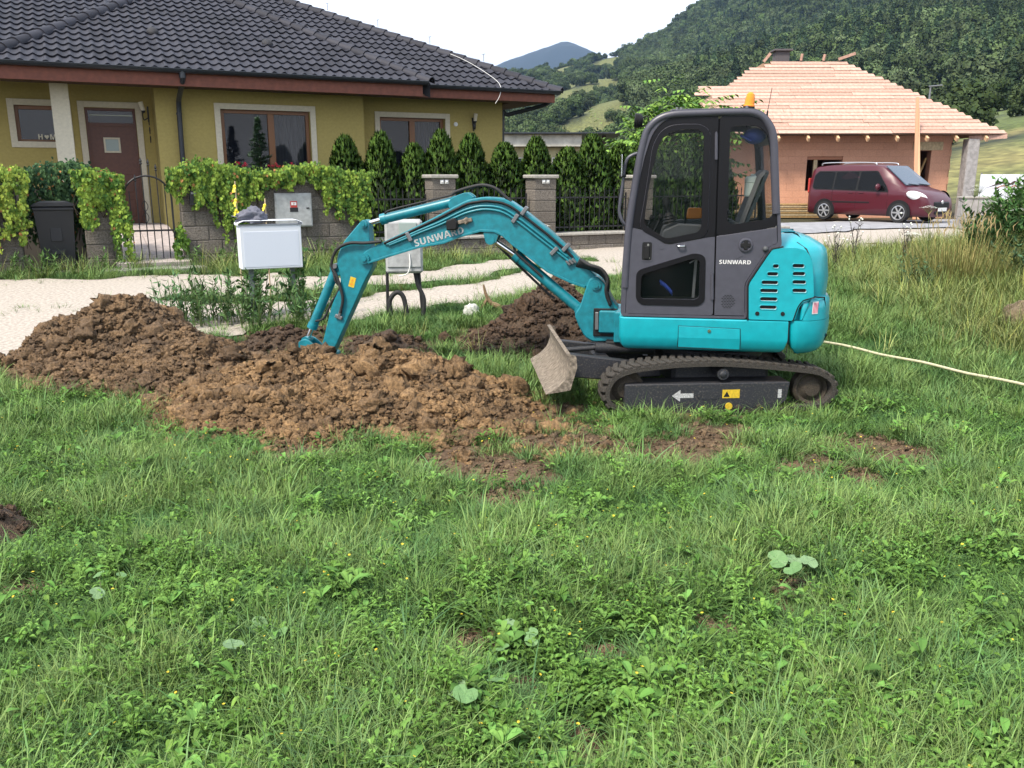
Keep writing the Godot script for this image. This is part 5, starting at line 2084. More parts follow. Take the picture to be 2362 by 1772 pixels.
	seam("rubber_seal", [[0.44, 1.312], [0.40, 1.305], [0.358, 1.297], [0.322, 1.243], [0.206, 1.044], [0.198, 1.012], [0.214, 0.752]], 0.640, 0.007, M.black_trim, hood)
	seam("rubber_seal", [[0.549, 0.752], [0.577, 0.863], [0.61, 0.912], [0.699, 0.938]], 0.638, 0.005, M.black_trim, hood)
	seam("body_gap", [[0.521, 0.745], [0.524, 0.60], [0.52, 0.50]], 0.638, 0.004, M.black_trim, hood)
	mb = up()
	mb.tube([Vector3(0.699, 0.938, 0.61), Vector3(0.735, 0.93, 0.585), Vector3(0.785, 0.925, 0.53), Vector3(0.80, 0.86, 0.51), Vector3(0.812, 0.80, 0.49), Vector3(0.83, 0.785, 0.45)], 0.006, 6)
	part("rubber_seal", mb, M.black_trim, hood)
	mb = up()
	mb.tube([Vector3(0.688, 0.94, 0.62), Vector3(0.678, 1.065, 0.607), Vector3(0.655, 1.215, 0.59), Vector3(0.622, 1.29, 0.56), Vector3(0.56, 1.335, 0.49)], 0.005, 6)
	part("hood_gap", mb, M.black_trim, hood)
	# ---- cab
	var OUT := rounded([Vector2(-0.757, 0.757), Vector2(-0.758, 1.082), Vector2(-0.741, 1.466), Vector2(-0.707, 1.747), Vector2(-0.669, 2.004), Vector2(-0.63, 2.172), Vector2(-0.566, 2.246), Vector2(-0.494, 2.285), Vector2(-0.404, 2.303), Vector2(-0.115, 2.310), Vector2(0.107, 2.313), Vector2(0.197, 2.303), Vector2(0.27, 2.255), Vector2(0.329, 2.167), Vector2(0.348, 2.087), Vector2(0.392, 1.658), Vector2(0.43, 1.315), Vector2(0.363, 1.295), Vector2(0.325, 1.24), Vector2(0.209, 1.042), Vector2(0.20, 1.012), Vector2(0.216, 0.757)], [0.0, 0.1, 0.15, 0.15, 0.15, 0.06, 0.05, 0.05, 0.06, 0.1, 0.1, 0.05, 0.05, 0.06, 0.06, 0.1, 0.01, 0.03, 0.02, 0.02, 0.02, 0.0], 4)
	var INN := rounded([Vector2(-0.722, 0.775), Vector2(-0.718, 1.102), Vector2(-0.700, 1.447), Vector2(-0.658, 1.747), Vector2(-0.614, 1.967), Vector2(-0.565, 2.13), Vector2(-0.501, 2.218), Vector2(-0.42, 2.256), Vector2(-0.086, 2.261), Vector2(0.155, 2.259), Vector2(0.246, 2.221), Vector2(0.309, 2.141), Vector2(0.331, 2.017), Vector2(0.390, 1.457), Vector2(0.402, 1.335), Vector2(0.345, 1.315), Vector2(0.19, 1.045), Vector2(0.182, 1.01), Vector2(0.195, 0.775)], [0.0, 0.05, 0.1, 0.1, 0.1, 0.06, 0.05, 0.05, 0.05, 0.06, 0.05, 0.06, 0.06, 0.1, 0.01, 0.02, 0.02, 0.02, 0.0], 4)
	var mid := Vector2(-0.2, 1.5)
	mb = up()
	mb.ring(OUT, INN, mid, 0.555, 0.622, 180)
	var loop := []
	for q in MB.inset(OUT, 0.028 if MB.area(OUT) > 0.0 else -0.028):
		if q.y > 0.80 and not (q.x > 0.15 and q.y < 1.36):
			loop.append(Vector3(q.x, q.y, 0.605))
	mb.tube(loop, 0.03, 10)
	# far side frame, roof shell and pillars
	mb.ring(OUT, INN, mid, -0.30, -0.24, 120)
	var cab := part("cab", mb, M.cab_grey, ex)
	var crest := [Vector2(-0.669, 2.004), Vector2(-0.63, 2.172), Vector2(-0.566, 2.244), Vector2(-0.494, 2.283), Vector2(-0.404, 2.301), Vector2(-0.115, 2.308), Vector2(0.107, 2.311), Vector2(0.197, 2.301), Vector2(0.27, 2.253), Vector2(0.329, 2.165), Vector2(0.346, 2.087)]
	var shell := []
	for q in crest:
		shell.append(q)
	for i in range(crest.size() - 1, -1, -1):
		shell.append(crest[i] + (mid - crest[i]).normalized() * 0.05)
	mb = up()
	mb.prism(rounded(shell, 0.03, 3), -0.245, 0.56)
	mb.prism(rounded([Vector2(-0.45, 2.30), Vector2(0.12, 2.305), Vector2(0.10, 2.325), Vector2(-0.42, 2.322)], 0.01), -0.15, 0.46, 0.008)
	part("roof", mb, M.cab_grey, cab)
	for q in [[-0.385, 2.312, 0.50], [-0.355, 2.312, 0.50], [0.125, 2.318, 0.50]]:
		mb = up()
		mb.tube([Vector3(q[0], q[1] - 0.01, q[2]), Vector3(q[0], q[1] + 0.018, q[2])], 0.011, 8)
		part("roof_bolt", mb, M.steel, cab)
	# front and rear: glass above, panel below
	var gf := [Vector2(-0.742, 1.40), Vector2(-0.706, 1.747), Vector2(-0.667, 2.004), Vector2(-0.655, 2.001), Vector2(-0.694, 1.745), Vector2(-0.730, 1.40)]
	mb = up()
	mb.prism(PackedVector2Array(gf), -0.23, 0.55)
	part("windscreen", mb, M.cab_glass, cab)
	mb = up()
	mb.prism(PackedVector2Array([Vector2(-0.755, 0.76), Vector2(-0.758, 1.082), Vector2(-0.744, 1.40), Vector2(-0.728, 1.40), Vector2(-0.742, 1.082), Vector2(-0.739, 0.76)]), -0.24, 0.556)
	part("front_panel", mb, M.cab_grey, cab)
	mb = up()
	mb.prism(PackedVector2Array([Vector2(0.346, 2.087), Vector2(0.390, 1.658), Vector2(0.415, 1.40), Vector2(0.403, 1.40), Vector2(0.378, 1.658), Vector2(0.334, 2.087)]), -0.23, 0.55)
	part("rear_window", mb, M.cab_glass, cab)
	# near side: door and rear quarter
	var glass_d := rounded([Vector2(-0.600, 1.470), Vector2(-0.575, 1.729), Vector2(-0.544, 1.912), Vector2(-0.504, 2.075), Vector2(-0.45, 2.14), Vector2(-0.361, 2.162), Vector2(-0.225, 2.168), Vector2(-0.182, 2.13), Vector2(-0.177, 1.839), Vector2(-0.168, 1.45), Vector2(-0.19, 1.412), Vector2(-0.415, 1.362), Vector2(-0.45, 1.37)], [0.03, 0.05, 0.05, 0.05, 0.05, 0.05, 0.04, 0.04, 0.05, 0.03, 0.03, 0.02, 0.02], 4)
	var seal_d := rounded([Vector2(-0.632, 1.470), Vector2(-0.608, 1.608), Vector2(-0.579, 1.839), Vector2(-0.558, 2.039), Vector2(-0.507, 2.147), Vector2(-0.436, 2.191), Vector2(-0.363, 2.201), Vector2(-0.205, 2.20), Vector2(-0.137, 2.15), Vector2(-0.126, 1.839), Vector2(-0.120, 1.42), Vector2(-0.158, 1.372), Vector2(-0.40, 1.327), Vector2(-0.44, 1.333), Vector2(-0.61, 1.42)], [0.03, 0.05, 0.05, 0.05, 0.04, 0.04, 0.04, 0.06, 0.06, 0.05, 0.05, 0.04, 0.02, 0.02, 0.03], 4)
	var door_top := rounded([Vector2(-0.698, 1.449), Vector2(-0.655, 1.747), Vector2(-0.611, 1.967), Vector2(-0.562, 2.128), Vector2(-0.499, 2.215), Vector2(-0.42, 2.253), Vector2(-0.086, 2.258), Vector2(-0.063, 1.387), Vector2(-0.395, 1.320), Vector2(-0.44, 1.326), Vector2(-0.60, 1.425)], [0.0, 0.1, 0.1, 0.05, 0.05, 0.05, 0.0, 0.0, 0.02, 0.02, 0.02], 4)
	mb = up()
	mb.ring(door_top, glass_d, Vector2(-0.36, 1.75), 0.592, 0.614, 140)
	var door := part("cab_door", mb, M.cab_black, cab)
	mb = up()
	mb.ring(seal_d, glass_d, Vector2(-0.36, 1.75), 0.614, 0.621, 140)
	part("window_seal", mb, M.cab_black, door)
	mb = up()
	var sl := []
	for q in MB.resample(seal_d, Vector2(-0.36, 1.75), 90):
		sl.append(Vector3(q.x, q.y, 0.616))
	sl.append(sl[0])
	mb.tube(sl, 0.0025, 4, false)
	part("seal_edge", mb, M.cab_grey, door)
	mb = up()
	mb.prism(glass_d, 0.600, 0.604)
	part("door_glass", mb, M.cab_glass, door)
	var glass_l := rounded([Vector2(-0.608, 1.085), Vector2(-0.224, 1.212), Vector2(-0.165, 1.20), Vector2(-0.158, 0.915), Vector2(-0.19, 0.898), Vector2(-0.592, 0.896), Vector2(-0.606, 0.91)], [0.04, 0.05, 0.04, 0.03, 0.02, 0.02, 0.02], 4)
	var seal_l := rounded([Vector2(-0.647, 1.115), Vector2(-0.205, 1.257), Vector2(-0.125, 1.235), Vector2(-0.115, 0.885), Vector2(-0.16, 0.847), Vector2(-0.60, 0.847), Vector2(-0.643, 0.89)], [0.05, 0.06, 0.07, 0.07, 0.05, 0.05, 0.05], 4)
	var door_low := PackedVector2Array([Vector2(-0.720, 0.778), Vector2(-0.048, 0.778), Vector2(-0.064, 1.383), Vector2(-0.395, 1.316), Vector2(-0.44, 1.322), Vector2(-0.60, 1.421), Vector2(-0.698, 1.445), Vector2(-0.716, 1.1)])
	mb = up()
	mb.ring(door_low, glass_l, Vector2(-0.36, 1.04), 0.592, 0.616, 140)
	part("door_lower_panel", mb, M.cab_grey, door)
	mb = up()
	mb.ring(seal_l, glass_l, Vector2(-0.36, 1.04), 0.616, 0.622, 120)
	part("window_seal", mb, M.cab_black, door)
	mb = up()
	mb.prism(glass_l, 0.600, 0.604)
	part("lower_glass", mb, M.cab_glass, door)
	var glass_r := rounded([Vector2(0.020, 1.49), Vector2(0.005, 2.185), Vector2(0.20, 2.19), Vector2(0.275, 2.13), Vector2(0.30, 2.0), Vector2(0.352, 1.54), Vector2(0.31, 1.512), Vector2(0.06, 1.472)], [0.03, 0.03, 0.06, 0.05, 0.05, 0.03, 0.03, 0.03], 4)
	var quarter := rounded([Vector2(-0.052, 1.388), Vector2(-0.074, 2.257), Vector2(0.154, 2.255), Vector2(0.245, 2.217), Vector2(0.307, 2.138), Vector2(0.328, 2.017), Vector2(0.387, 1.457)], [0.0, 0.01, 0.05, 0.05, 0.05, 0.05, 0.0], 4)
	mb = up()
	mb.ring(quarter, glass_r, Vector2(0.15, 1.8), 0.592, 0.616, 120)
	var qp := part("quarter_panel", mb, M.cab_black, cab)
	mb = up()
	mb.prism(glass_r, 0.600, 0.604)
	part("quarter_glass", mb, M.cab_glass, qp)
	mb = up()
	mb.prism(rounded([Vector2(-0.036, 0.778), Vector2(0.194, 0.778), Vector2(0.181, 1.012), Vector2(0.19, 1.045), Vector2(0.345, 1.312), Vector2(0.400, 1.335), Vector2(0.388, 1.453), Vector2(-0.052, 1.384)], [0.0, 0.0, 0.02, 0.02, 0.02, 0.01, 0.01, 0.01], 4), 0.590, 0.617, 0.004)
	part("quarter_lower_panel", mb, M.cab_grey, qp)
	mb = up()
	mb.box(Vector3(-0.065, 1.5, 0.575), Vector3(0.07, 1.48, 0.03))
	part("door_pillar", mb, M.cab_black, cab)
	# far side of the cab
	var far_glass := rounded([Vector2(-0.62, 1.46), Vector2(-0.52, 2.12), Vector2(-0.40, 2.18), Vector2(0.20, 2.19), Vector2(0.28, 2.1), Vector2(0.35, 1.47)], 0.05, 4)
	mb = up()
	mb.ring(INN, far_glass, Vector2(-0.2, 1.7), -0.285, -0.265, 140)
	mb.box(Vector3(-0.10, 1.82, -0.275), Vector3(0.06, 0.8, 0.024))
	var fs := part("far_side_panel", mb, M.cab_black, cab)
	mb = up()
	mb.prism(far_glass, -0.277, -0.273)
	part("far_glass", mb, M.cab_glass, fs)
	# interior
	mb = up()
	mb.box(Vector3(-0.2, 0.79, 0.16), Vector3(1.0, 0.03, 0.8))
	mb.box(Vector3(0.16, 1.0, 0.16), Vector3(0.25, 0.42, 0.78))
	part("cab_floor", mb, M.black_trim, cab)
	mb = up()
	mb.prism(rounded([Vector2(0.10, 1.38), Vector2(0.16, 1.36), Vector2(0.335, 1.86), Vector2(0.30, 1.88), Vector2(0.25, 1.84)], 0.03, 4), 0.02, 0.42, 0.03)
	mb.prism(rounded([Vector2(-0.22, 1.26), Vector2(0.18, 1.20), Vector2(0.20, 1.34), Vector2(-0.18, 1.38), Vector2(-0.25, 1.33)], 0.04, 4), 0.0, 0.44, 0.03)
	part("seat", mb, M.seat, cab)
	mb = up()
	mb.prism(rounded([Vector2(-0.48, 1.30), Vector2(-0.18, 1.30), Vector2(-0.12, 1.46), Vector2(-0.34, 1.47), Vector2(-0.45, 1.42)], 0.02, 3), 0.44, 0.54, 0.01)
	mb.prism(rounded([Vector2(-0.48, 1.30), Vector2(0.05, 1.30), Vector2(0.08, 1.50), Vector2(-0.34, 1.47), Vector2(-0.45, 1.42)], 0.02, 3), -0.16, -0.06, 0.01)
	mb.prism(rounded([Vector2(0.0, 1.44), Vector2(0.22, 1.36), Vector2(0.26, 1.40), Vector2(0.04, 1.52)], 0.02, 3), 0.44, 0.50, 0.01)
	part("console", mb, M.plastic_grey, cab)
	for j in [[-0.40, 1.47, 0.49, -0.05], [0.06, 1.50, -0.11, 0.05]]:
		mb = up()
		mb.xf = mb.xf * Transform3D(Basis(Vector3.BACK, 0.22), Vector3(j[0], j[1], j[2]))
		mb.lathe([Vector2(0.055, 0.0), Vector2(0.05, 0.012), Vector2(0.056, 0.018), Vector2(0.044, 0.032), Vector2(0.048, 0.04), Vector2(0.036, 0.054), Vector2(0.038, 0.062), Vector2(0.02, 0.085), Vector2(0.022, 0.11), Vector2(0.03, 0.15), Vector2(0.027, 0.20), Vector2(0.0, 0.21)], 14)
		part("joystick", mb, M.black_trim, cab)
	for j in [[-0.54, 1.32, 0.3, 0.12], [-0.27, 1.45, 0.1, 0.0], [-0.47, 1.32, 0.05, 0.1]]:
		mb = up()
		mb.tube([Vector3(j[0] - j[3], j[1] - 0.05, j[2]), Vector3(j[0], j[1] + 0.17, j[2])], 0.009, 8)
		mb.ball(Vector3(j[0], j[1] + 0.18, j[2]), Vector3(0.022, 0.03, 0.022), 6, 10)
		part("lever", mb, M.black_trim, cab)
	mb = up()
	mb.xf = mb.xf * Transform3D(Basis(), Vector3(0.225, 1.67, 0.30))
	mb.lathe([Vector2(0.0, 0.0), Vector2(0.055, 0.0), Vector2(0.062, 0.01), Vector2(0.062, 0.10), Vector2(0.058, 0.105), Vector2(0.063, 0.11), Vector2(0.063, 0.14), Vector2(0.05, 0.155), Vector2(0.02, 0.16), Vector2(0.02, 0.175), Vector2(0.0, 0.175)], 18)
	part("washer_tank", mb, M.tank, cab)
	mb = up()
	mb.prism(rounded([Vector2(-0.26, 1.48), Vector2(-0.13, 1.48), Vector2(-0.13, 1.57), Vector2(-0.24, 1.57)], 0.015, 3), -0.2, -0.1, 0.008)
	part("orange_tray", mb, M.orange, cab)
	mb = up()
	mb.ball(Vector3(0.20, 2.12, 0.45), Vector3(0.085, 0.06, 0.07), 7, 14)
	mb.box(Vector3(0.13, 2.10, 0.50), Vector3(0.09, 0.012, 0.08), 0.004, Basis(Vector3.BACK, -0.5))
	part("blue_reflection", mb, M.blue, cab)  # added blue form standing in for a reflection in the quarter glass
	mb = up()
	var coil := []
	for i in 90:
		var a := i * 0.7
		var u := i / 90.0
		coil.append(Vector3(-0.46 + u * 0.10, 1.02 - u * 0.05 - 0.04 * u * u, 0.54) + Vector3(0.0, sin(a) * 0.016, cos(a) * 0.016))
	mb.tube(coil, 0.0045, 5, false)
	part("coiled_hose", mb, M.blue, cab)
	mb = up()
	mb.bar(Vector3(-0.19, 1.20, 0.52), Vector3(-0.20, 0.90, 0.52), 0.02, 0.02)
	mb.bar(Vector3(-0.24, 1.17, 0.53), Vector3(-0.19, 1.20, 0.53), 0.008, 0.008)
	part("door_strut", mb, M.steel, cab)
	# door furniture
	mb = up()
	mb.ring(rounded([Vector2(-0.616, 1.185), Vector2(-0.523, 1.185), Vector2(-0.523, 1.342), Vector2(-0.616, 1.342)], 0.02), rounded([Vector2(-0.607, 1.194), Vector2(-0.532, 1.194), Vector2(-0.532, 1.333), Vector2(-0.607, 1.333)], 0.015), Vector2(-0.57, 1.263), 0.615, 0.620, 60)
	part("handle_frame", mb, M.cab_grey, door)
	mb = up()
	mb.prism(rounded([Vector2(-0.607, 1.194), Vector2(-0.532, 1.194), Vector2(-0.532, 1.333), Vector2(-0.607, 1.333)], 0.015), 0.612, 0.6175)
	mb.box(Vector3(-0.57, 1.255, 0.622), Vector3(0.04, 0.1, 0.012), 0.004)
	part("door_handle", mb, M.black_trim, door)
	mb = up()
	mb.tube([Vector3(-0.562, 1.313, 0.61), Vector3(-0.562, 1.313, 0.622)], 0.009, 10)
	mb.box(Vector3(-0.562, 1.212, 0.619), Vector3(0.03, 0.014, 0.004))
	part("key_lock", mb, M.chrome, door)
	mb = up()
	mb.tube([Vector3(-0.459, 1.298, 0.61), Vector3(-0.459, 1.298, 0.619)], 0.019, 18)
	part("door_plug", mb, M.cab_grey, door)
	mb = up()
	mb.tube(spline([Vector3(-0.34, 1.318, 0.612), Vector3(-0.338, 1.308, 0.64), Vector3(-0.29, 1.308, 0.64), Vector3(-0.288, 1.318, 0.612)], 3), 0.007, 6)
	part("door_catch", mb, M.chrome, door)
	for h in [[-0.095, 2.135, -0.085, 1.947], [-0.069, 1.099, -0.058, 0.902]]:
		mb = up()
		mb.tube([Vector3(h[0], h[1], 0.622), Vector3(h[2], h[3], 0.622)], 0.012, 10)
		mb.tube([Vector3(h[0], h[1] + 0.012, 0.622), Vector3(h[0], h[1], 0.622)], [0.004, 0.01], 8)
		part("hinge", mb, M.cab_grey, door)
	mb = up()
	mb.xf = mb.xf * Transform3D(Basis(Vector3.RIGHT, PI / 2), Vector3(0.166, 1.32, 0.616))
	mb.lathe([Vector2(0.0, 0.008), Vector2(0.034, 0.008), Vector2(0.04, 0.016), Vector2(0.05, 0.014), Vector2(0.054, 0.0)], 24)
	var lock := part("round_catch", mb, M.cab_grey, qp)
	mb = up()
	mb.box(Vector3(0.166, 1.32, 0.630), Vector3(0.026, 0.07, 0.012), 0.003)
	mb.box(Vector3(0.166, 1.32, 0.628), Vector3(0.07, 0.03, 0.012), 0.003)
	part("catch_cross", mb, M.black_trim, qp)
	mb = up()
	mb.ball(Vector3(0.313, 1.293, 0.625), Vector3(0.022, 0.022, 0.022), 8, 14)
	part("door_stop", mb, M.plastic_grey, qp)
	for r in 9:
		for k in 5:
			var p := Vector2(0.018 + k * 0.02 + (0.01 if r % 2 == 1 else 0.0), 0.84 + r * 0.012)
			if p.distance_to(Vector2(0.058, 0.888)) < 0.056:
				mb = up()
				mb.box(Vector3(p.x, p.y, 0.6172), Vector3(0.015, 0.0045, 0.002))
				part("speaker_slit", mb, M.black_trim, qp)
	logo("maker_lettering", "SUNWARD", Vector3(0.096, 1.190, 0.618), 0.234, 0.0, 0.004, M.letter_silver, qp, UPPER_TURN)
	mb = up()
	mb.prism(P2([0.10, 1.218, 0.112, 1.218, 0.138, 1.240, 0.15, 1.238, 0.135, 1.232]), 0.617, 0.620)
	part("maker_mark", mb, M.chrome, qp)
	# outside fittings
	mb = up()
	mb.tube(spline([Vector3(-0.668, 1.995, 0.60), Vector3(-0.73, 1.965, 0.61), Vector3(-0.757, 1.90, 0.61), Vector3(-0.772, 1.75, 0.61), Vector3(-0.789, 1.60, 0.61), Vector3(-0.787, 1.55, 0.61), Vector3(-0.765, 1.49, 0.61), Vector3(-0.736, 1.457, 0.60)], 5), 0.0125, 8)
	var rail := part("grab_rail", mb, M.cab_grey, cab)
	mb = up()
	mb.bar(Vector3(-0.80, 1.828, 0.61), Vector3(-0.745, 1.828, 0.61), 0.03, 0.02, 0.006)
	part("mirror_clamp", mb, M.black_trim, cab)
	mb = up()
	mb.box(Vector3(-0.783, 1.905, 0.66), Vector3(0.006, 0.16, 0.12), 0.003, Basis(Vector3.UP, 0.12))
	part("mirror", mb, M.chrome, cab)
	mb = up()
	mb.xf = mb.xf * Transform3D(Basis(Vector3.BACK, PI / 2 - 0.1), Vector3(-0.655, 2.235, 0.50))
	mb.lathe([Vector2(0.0, -0.02), Vector2(0.03, -0.02), Vector2(0.05, 0.0), Vector2(0.056, 0.012), Vector2(0.052, 0.016), Vector2(0.056, 0.024), Vector2(0.052, 0.028), Vector2(0.056, 0.036), Vector2(0.05, 0.044), Vector2(0.0, 0.04)], 16)
	var wl := part("work_light", mb, M.black_trim, cab)
	mb = up()
	mb.tube(spline([Vector3(-0.635, 2.26, 0.50), Vector3(-0.605, 2.27, 0.5), Vector3(-0.59, 2.235, 0.5), Vector3(-0.60, 2.21, 0.5)], 4), 0.005, 5)
	mb.bar(Vector3(-0.65, 2.195, 0.50), Vector3(-0.60, 2.20, 0.50), 0.02, 0.012)
	part("work_light_bracket", mb, M.black_trim, cab)
	mb = up()
	mb.xf = mb.xf * Transform3D(Basis(Vector3.BACK, -0.08), Vector3(0.145, 2.318, 0.44))
	mb.lathe([Vector2(0.0, -0.01), Vector2(0.043, -0.01), Vector2(0.043, 0.016), Vector2(0.0, 0.016)], 18)
	part("beacon_base", mb, M.black_trim, cab)
	mb.v.clear(); mb.n.clear()
	mb.lathe([Vector2(0.0, 0.016), Vector2(0.042, 0.016), Vector2(0.042, 0.026), Vector2(0.038, 0.03), Vector2(0.034, 0.08), Vector2(0.028, 0.105), Vector2(0.015, 0.118), Vector2(0.0, 0.12)], 18)
	part("beacon", mb, M.amber, cab)
	mb = up()
	mb.tube([Vector3(0.272, 2.25, 0.5), Vector3(0.277, 2.30, 0.5)], [0.009, 0.005], 8)
	mb.tube([Vector3(0.277, 2.30, 0.5), Vector3(0.297, 2.46, 0.5)], 0.0022, 5)
	part("antenna", mb, M.black_trim, cab)
	# ---- swing post, boom, arm
	mb = up()
	mb.prism(rounded([Vector2(-1.078, 0.88), Vector2(-1.045, 0.985), Vector2(-0.985, 1.015), Vector2(-0.92, 0.96), Vector2(-0.847, 0.806), Vector2(-0.79, 0.73), Vector2(-0.78, 0.46), Vector2(-1.0, 0.447), Vector2(-1.069, 0.486), Vector2(-1.126, 0.582), Vector2(-1.165, 0.68), Vector2(-1.12, 0.745)], 0.03, 4), -0.12, 0.12, 0.01)
	var post := part("swing_post", mb, M.teal_old, ex)
	mb = up()
	mb.box(Vector3(-0.90, 0.62, 0.125), Vector3(0.20, 0.24, 0.02), 0.006)
	part("post_recess", mb, M.black_trim, post)
	mb = up()
	mb.box(Vector3(-0.87, 0.63, 0.14), Vector3(0.16, 0.19, 0.06), 0.01)
	mb.box(Vector3(-0.72, 0.60, 0.0), Vector3(0.2, 0.26, 0.5), 0.01)
	part("post_bearing", mb, M.teal_old, post)
	mb = up()
	mb.bar(Vector3(-0.97, 0.71, 0.15), Vector3(-0.968, 0.56, 0.15), 0.02, 0.03, 0.004)
	part("lock_pin", mb, M.steel, post)
	mb = up()
	mb.box(Vector3(-0.80, 0.45, 0.16), Vector3(0.18, 0.05, 0.12), 0.01)
	part("post_hoses", mb, M.black_trim, post)
	pin("boom_pin", -0.985, 0.935, 0.042, 0.135, M.teal_old, post)
	var btop := [Vector2(-3.05, 1.155), Vector2(-2.995, 1.205), Vector2(-2.62, 1.374), Vector2(-2.365, 1.496), Vector2(-2.225, 1.57), Vector2(-2.086, 1.637), Vector2(-1.949, 1.660), Vector2(-1.813, 1.651), Vector2(-1.732, 1.632), Vector2(-1.624, 1.560), Vector2(-1.408, 1.398), Vector2(-1.245, 1.254), Vector2(-1.136, 1.143), Vector2(-1.0, 1.02), Vector2(-0.94, 0.96), Vector2(-0.94, 0.90)]
	var bbot := [Vector2(-1.0, 0.885), Vector2(-1.078, 0.91), Vector2(-1.2, 0.948), Vector2(-1.404, 1.039), Vector2(-1.596, 1.183), Vector2(-1.705, 1.262), Vector2(-1.787, 1.335), Vector2(-1.86, 1.37), Vector2(-1.979, 1.373), Vector2(-2.159, 1.324), Vector2(-2.299, 1.269), Vector2(-2.511, 1.233), Vector2(-2.798, 1.147), Vector2(-2.987, 1.085), Vector2(-3.05, 1.10)]
	mb = up()
	mb.prism(rounded(btop + bbot, 0.05, 4), -0.08, 0.08, 0.01)
	var boom := part("boom", mb, M.teal_old, ex)
	# welded lower flange
	var fl := []
	for i in range(1, bbot.size() - 1):
		fl.append(bbot[i] + Vector2(0, -0.006))
	for i in range(bbot.size() - 2, 0, -1):
		fl.append(bbot[i] + Vector2(0, 0.014))
	mb = up()
	mb.prism(PackedVector2Array(fl), -0.1, 0.1, 0.003)
	part("boom_flange", mb, M.teal_old, boom)
	var mid_at := func(x: float, k: float):
		var yt := 0.0
		var yb := 0.0
		for i in btop.size() - 1:
			if x >= btop[i].x and x <= btop[i + 1].x and btop[i + 1].x > btop[i].x:
				yt = lerpf(btop[i].y, btop[i + 1].y, (x - btop[i].x) / (btop[i + 1].x - btop[i].x))
		for i in bbot.size() - 1:
			if x <= bbot[i].x and x >= bbot[i + 1].x and bbot[i + 1].x < bbot[i].x:
				yb = lerpf(bbot[i].y, bbot[i + 1].y, (x - bbot[i].x) / (bbot[i + 1].x - bbot[i].x))
		return lerpf(yt, yb, k)
	for k in [0.12, 0.26, 0.36]:
		var q := []
		var x: float = -2.86 + k * 0.2
		while x < -1.17:
			q.append(Vector3(x, mid_at.call(x, k if x < -1.9 or k > 0.2 else k), 0.092))
			x += 0.075
		mb = up()
		mb.tube(spline(q, 2), 0.011, 7)
		part("boom_pipe", mb, M.teal_old if k > 0.2 else M.black_trim, boom)
	for c in [[-1.678, 1.481, 0.6], [-1.345, 1.213, 0.75], [-2.608, 1.32, -0.45], [-1.60, 1.545, 0.65], [-1.245, 1.245, 0.75]]:
		mb = up()
		mb.box(Vector3(c[0], c[1], 0.095), Vector3(0.035, 0.085, 0.035), 0.006, Basis(Vector3.BACK, -c[2]))
		part("pipe_clamp", mb, M.steel, boom)
	logo("boom_lettering", "SUNWARD", Vector3(-2.345, 1.322, 0.0815), 0.45, 0.272, 0.004, M.white_paint, boom, UPPER_TURN)
	mb = up()
	mb.xf = mb.xf * Transform3D(Basis(Vector3.BACK, 0.25), Vector3(-2.215, 1.437, 0.12))
	mb.prism(rounded([Vector2(-0.06, -0.045), Vector2(0.03, -0.06), Vector2(0.05, 0.0), Vector2(0.03, 0.045), Vector2(-0.045, 0.035)], 0.015), -0.035, 0.035, 0.01)
	var bl := part("boom_light", mb, M.black_trim, boom)
	mb = up()
	mb.bar(Vector3(-2.17, 1.445, 0.1), Vector3(-2.05, 1.47, 0.095), 0.03, 0.035, 0.006)
	mb.box(Vector3(-2.10, 1.46, 0.1), Vector3(0.05, 0.05, 0.03), 0.008, Basis(Vector3.BACK, 0.6))
	part("light_bracket", mb, M.mud, boom)
	# lugs on the crown for the arm cylinder
	mb = up()
	mb.prism(rounded([Vector2(-2.26, 1.55), Vector2(-2.03, 1.65), Vector2(-2.10, 1.70), Vector2(-2.20, 1.665), Vector2(-2.26, 1.63)], 0.03, 3), -0.07, -0.035, 0.004)
	mb.prism(rounded([Vector2(-2.26, 1.55), Vector2(-2.03, 1.65), Vector2(-2.10, 1.70), Vector2(-2.20, 1.665), Vector2(-2.26, 1.63)], 0.03, 3), 0.035, 0.07, 0.004)
	part("crown_lug", mb, M.teal_old, boom)
	hydraulic("arm_cylinder", Vector3(-2.205, 1.622, 0), Vector3(-2.844, 1.469, 0), Vector3(-3.017, 1.420, 0), 0.042, ex)
	mb = up()
	mb.tube(spline([Vector3(-2.24, 1.672, 0.03), Vector3(-2.5, 1.612, 0.03), Vector3(-2.78, 1.545, 0.03), Vector3(-2.84, 1.51, 0.02)], 4), 0.009, 6)
	mb.tube(spline([Vector3(-2.24, 1.675, 0.02), Vector3(-2.20, 1.70, 0.02), Vector3(-2.085, 1.735, 0.03), Vector3(-1.962, 1.755, 0.05), Vector3(-1.854, 1.729, 0.06), Vector3(-1.773, 1.664, 0.06), Vector3(-1.72, 1.62, 0.06)], 5), 0.014, 8)
	part("cylinder_hose", mb, M.rubber, boom)
	hydraulic("boom_cylinder", Vector3(-1.121, 0.705, 0.0), Vector3(-1.664, 1.149, 0.0), Vector3(-1.897, 1.30, 0.0), 0.046, ex)
	mb = up()
	mb.tube([Vector3(-1.88, 1.27, -0.04), Vector3(-1.41, 0.83, -0.06), Vector3(-1.35, 0.79, -0.05)], 0.012, 6)
	mb.tube(spline([Vector3(-1.70, 1.26, 0.05), Vector3(-1.68, 1.2, 0.06), Vector3(-1.62, 1.14, 0.055), Vector3(-1.45, 0.99, 0.05)], 4), 0.012, 6)
	part("boom_cylinder_hose", mb, M.rubber, boom)
	mb = up()
	mb.tube([Vector3(-1.897, 1.30, -0.095), Vector3(-1.897, 1.30, 0.095)], 0.04, 14)
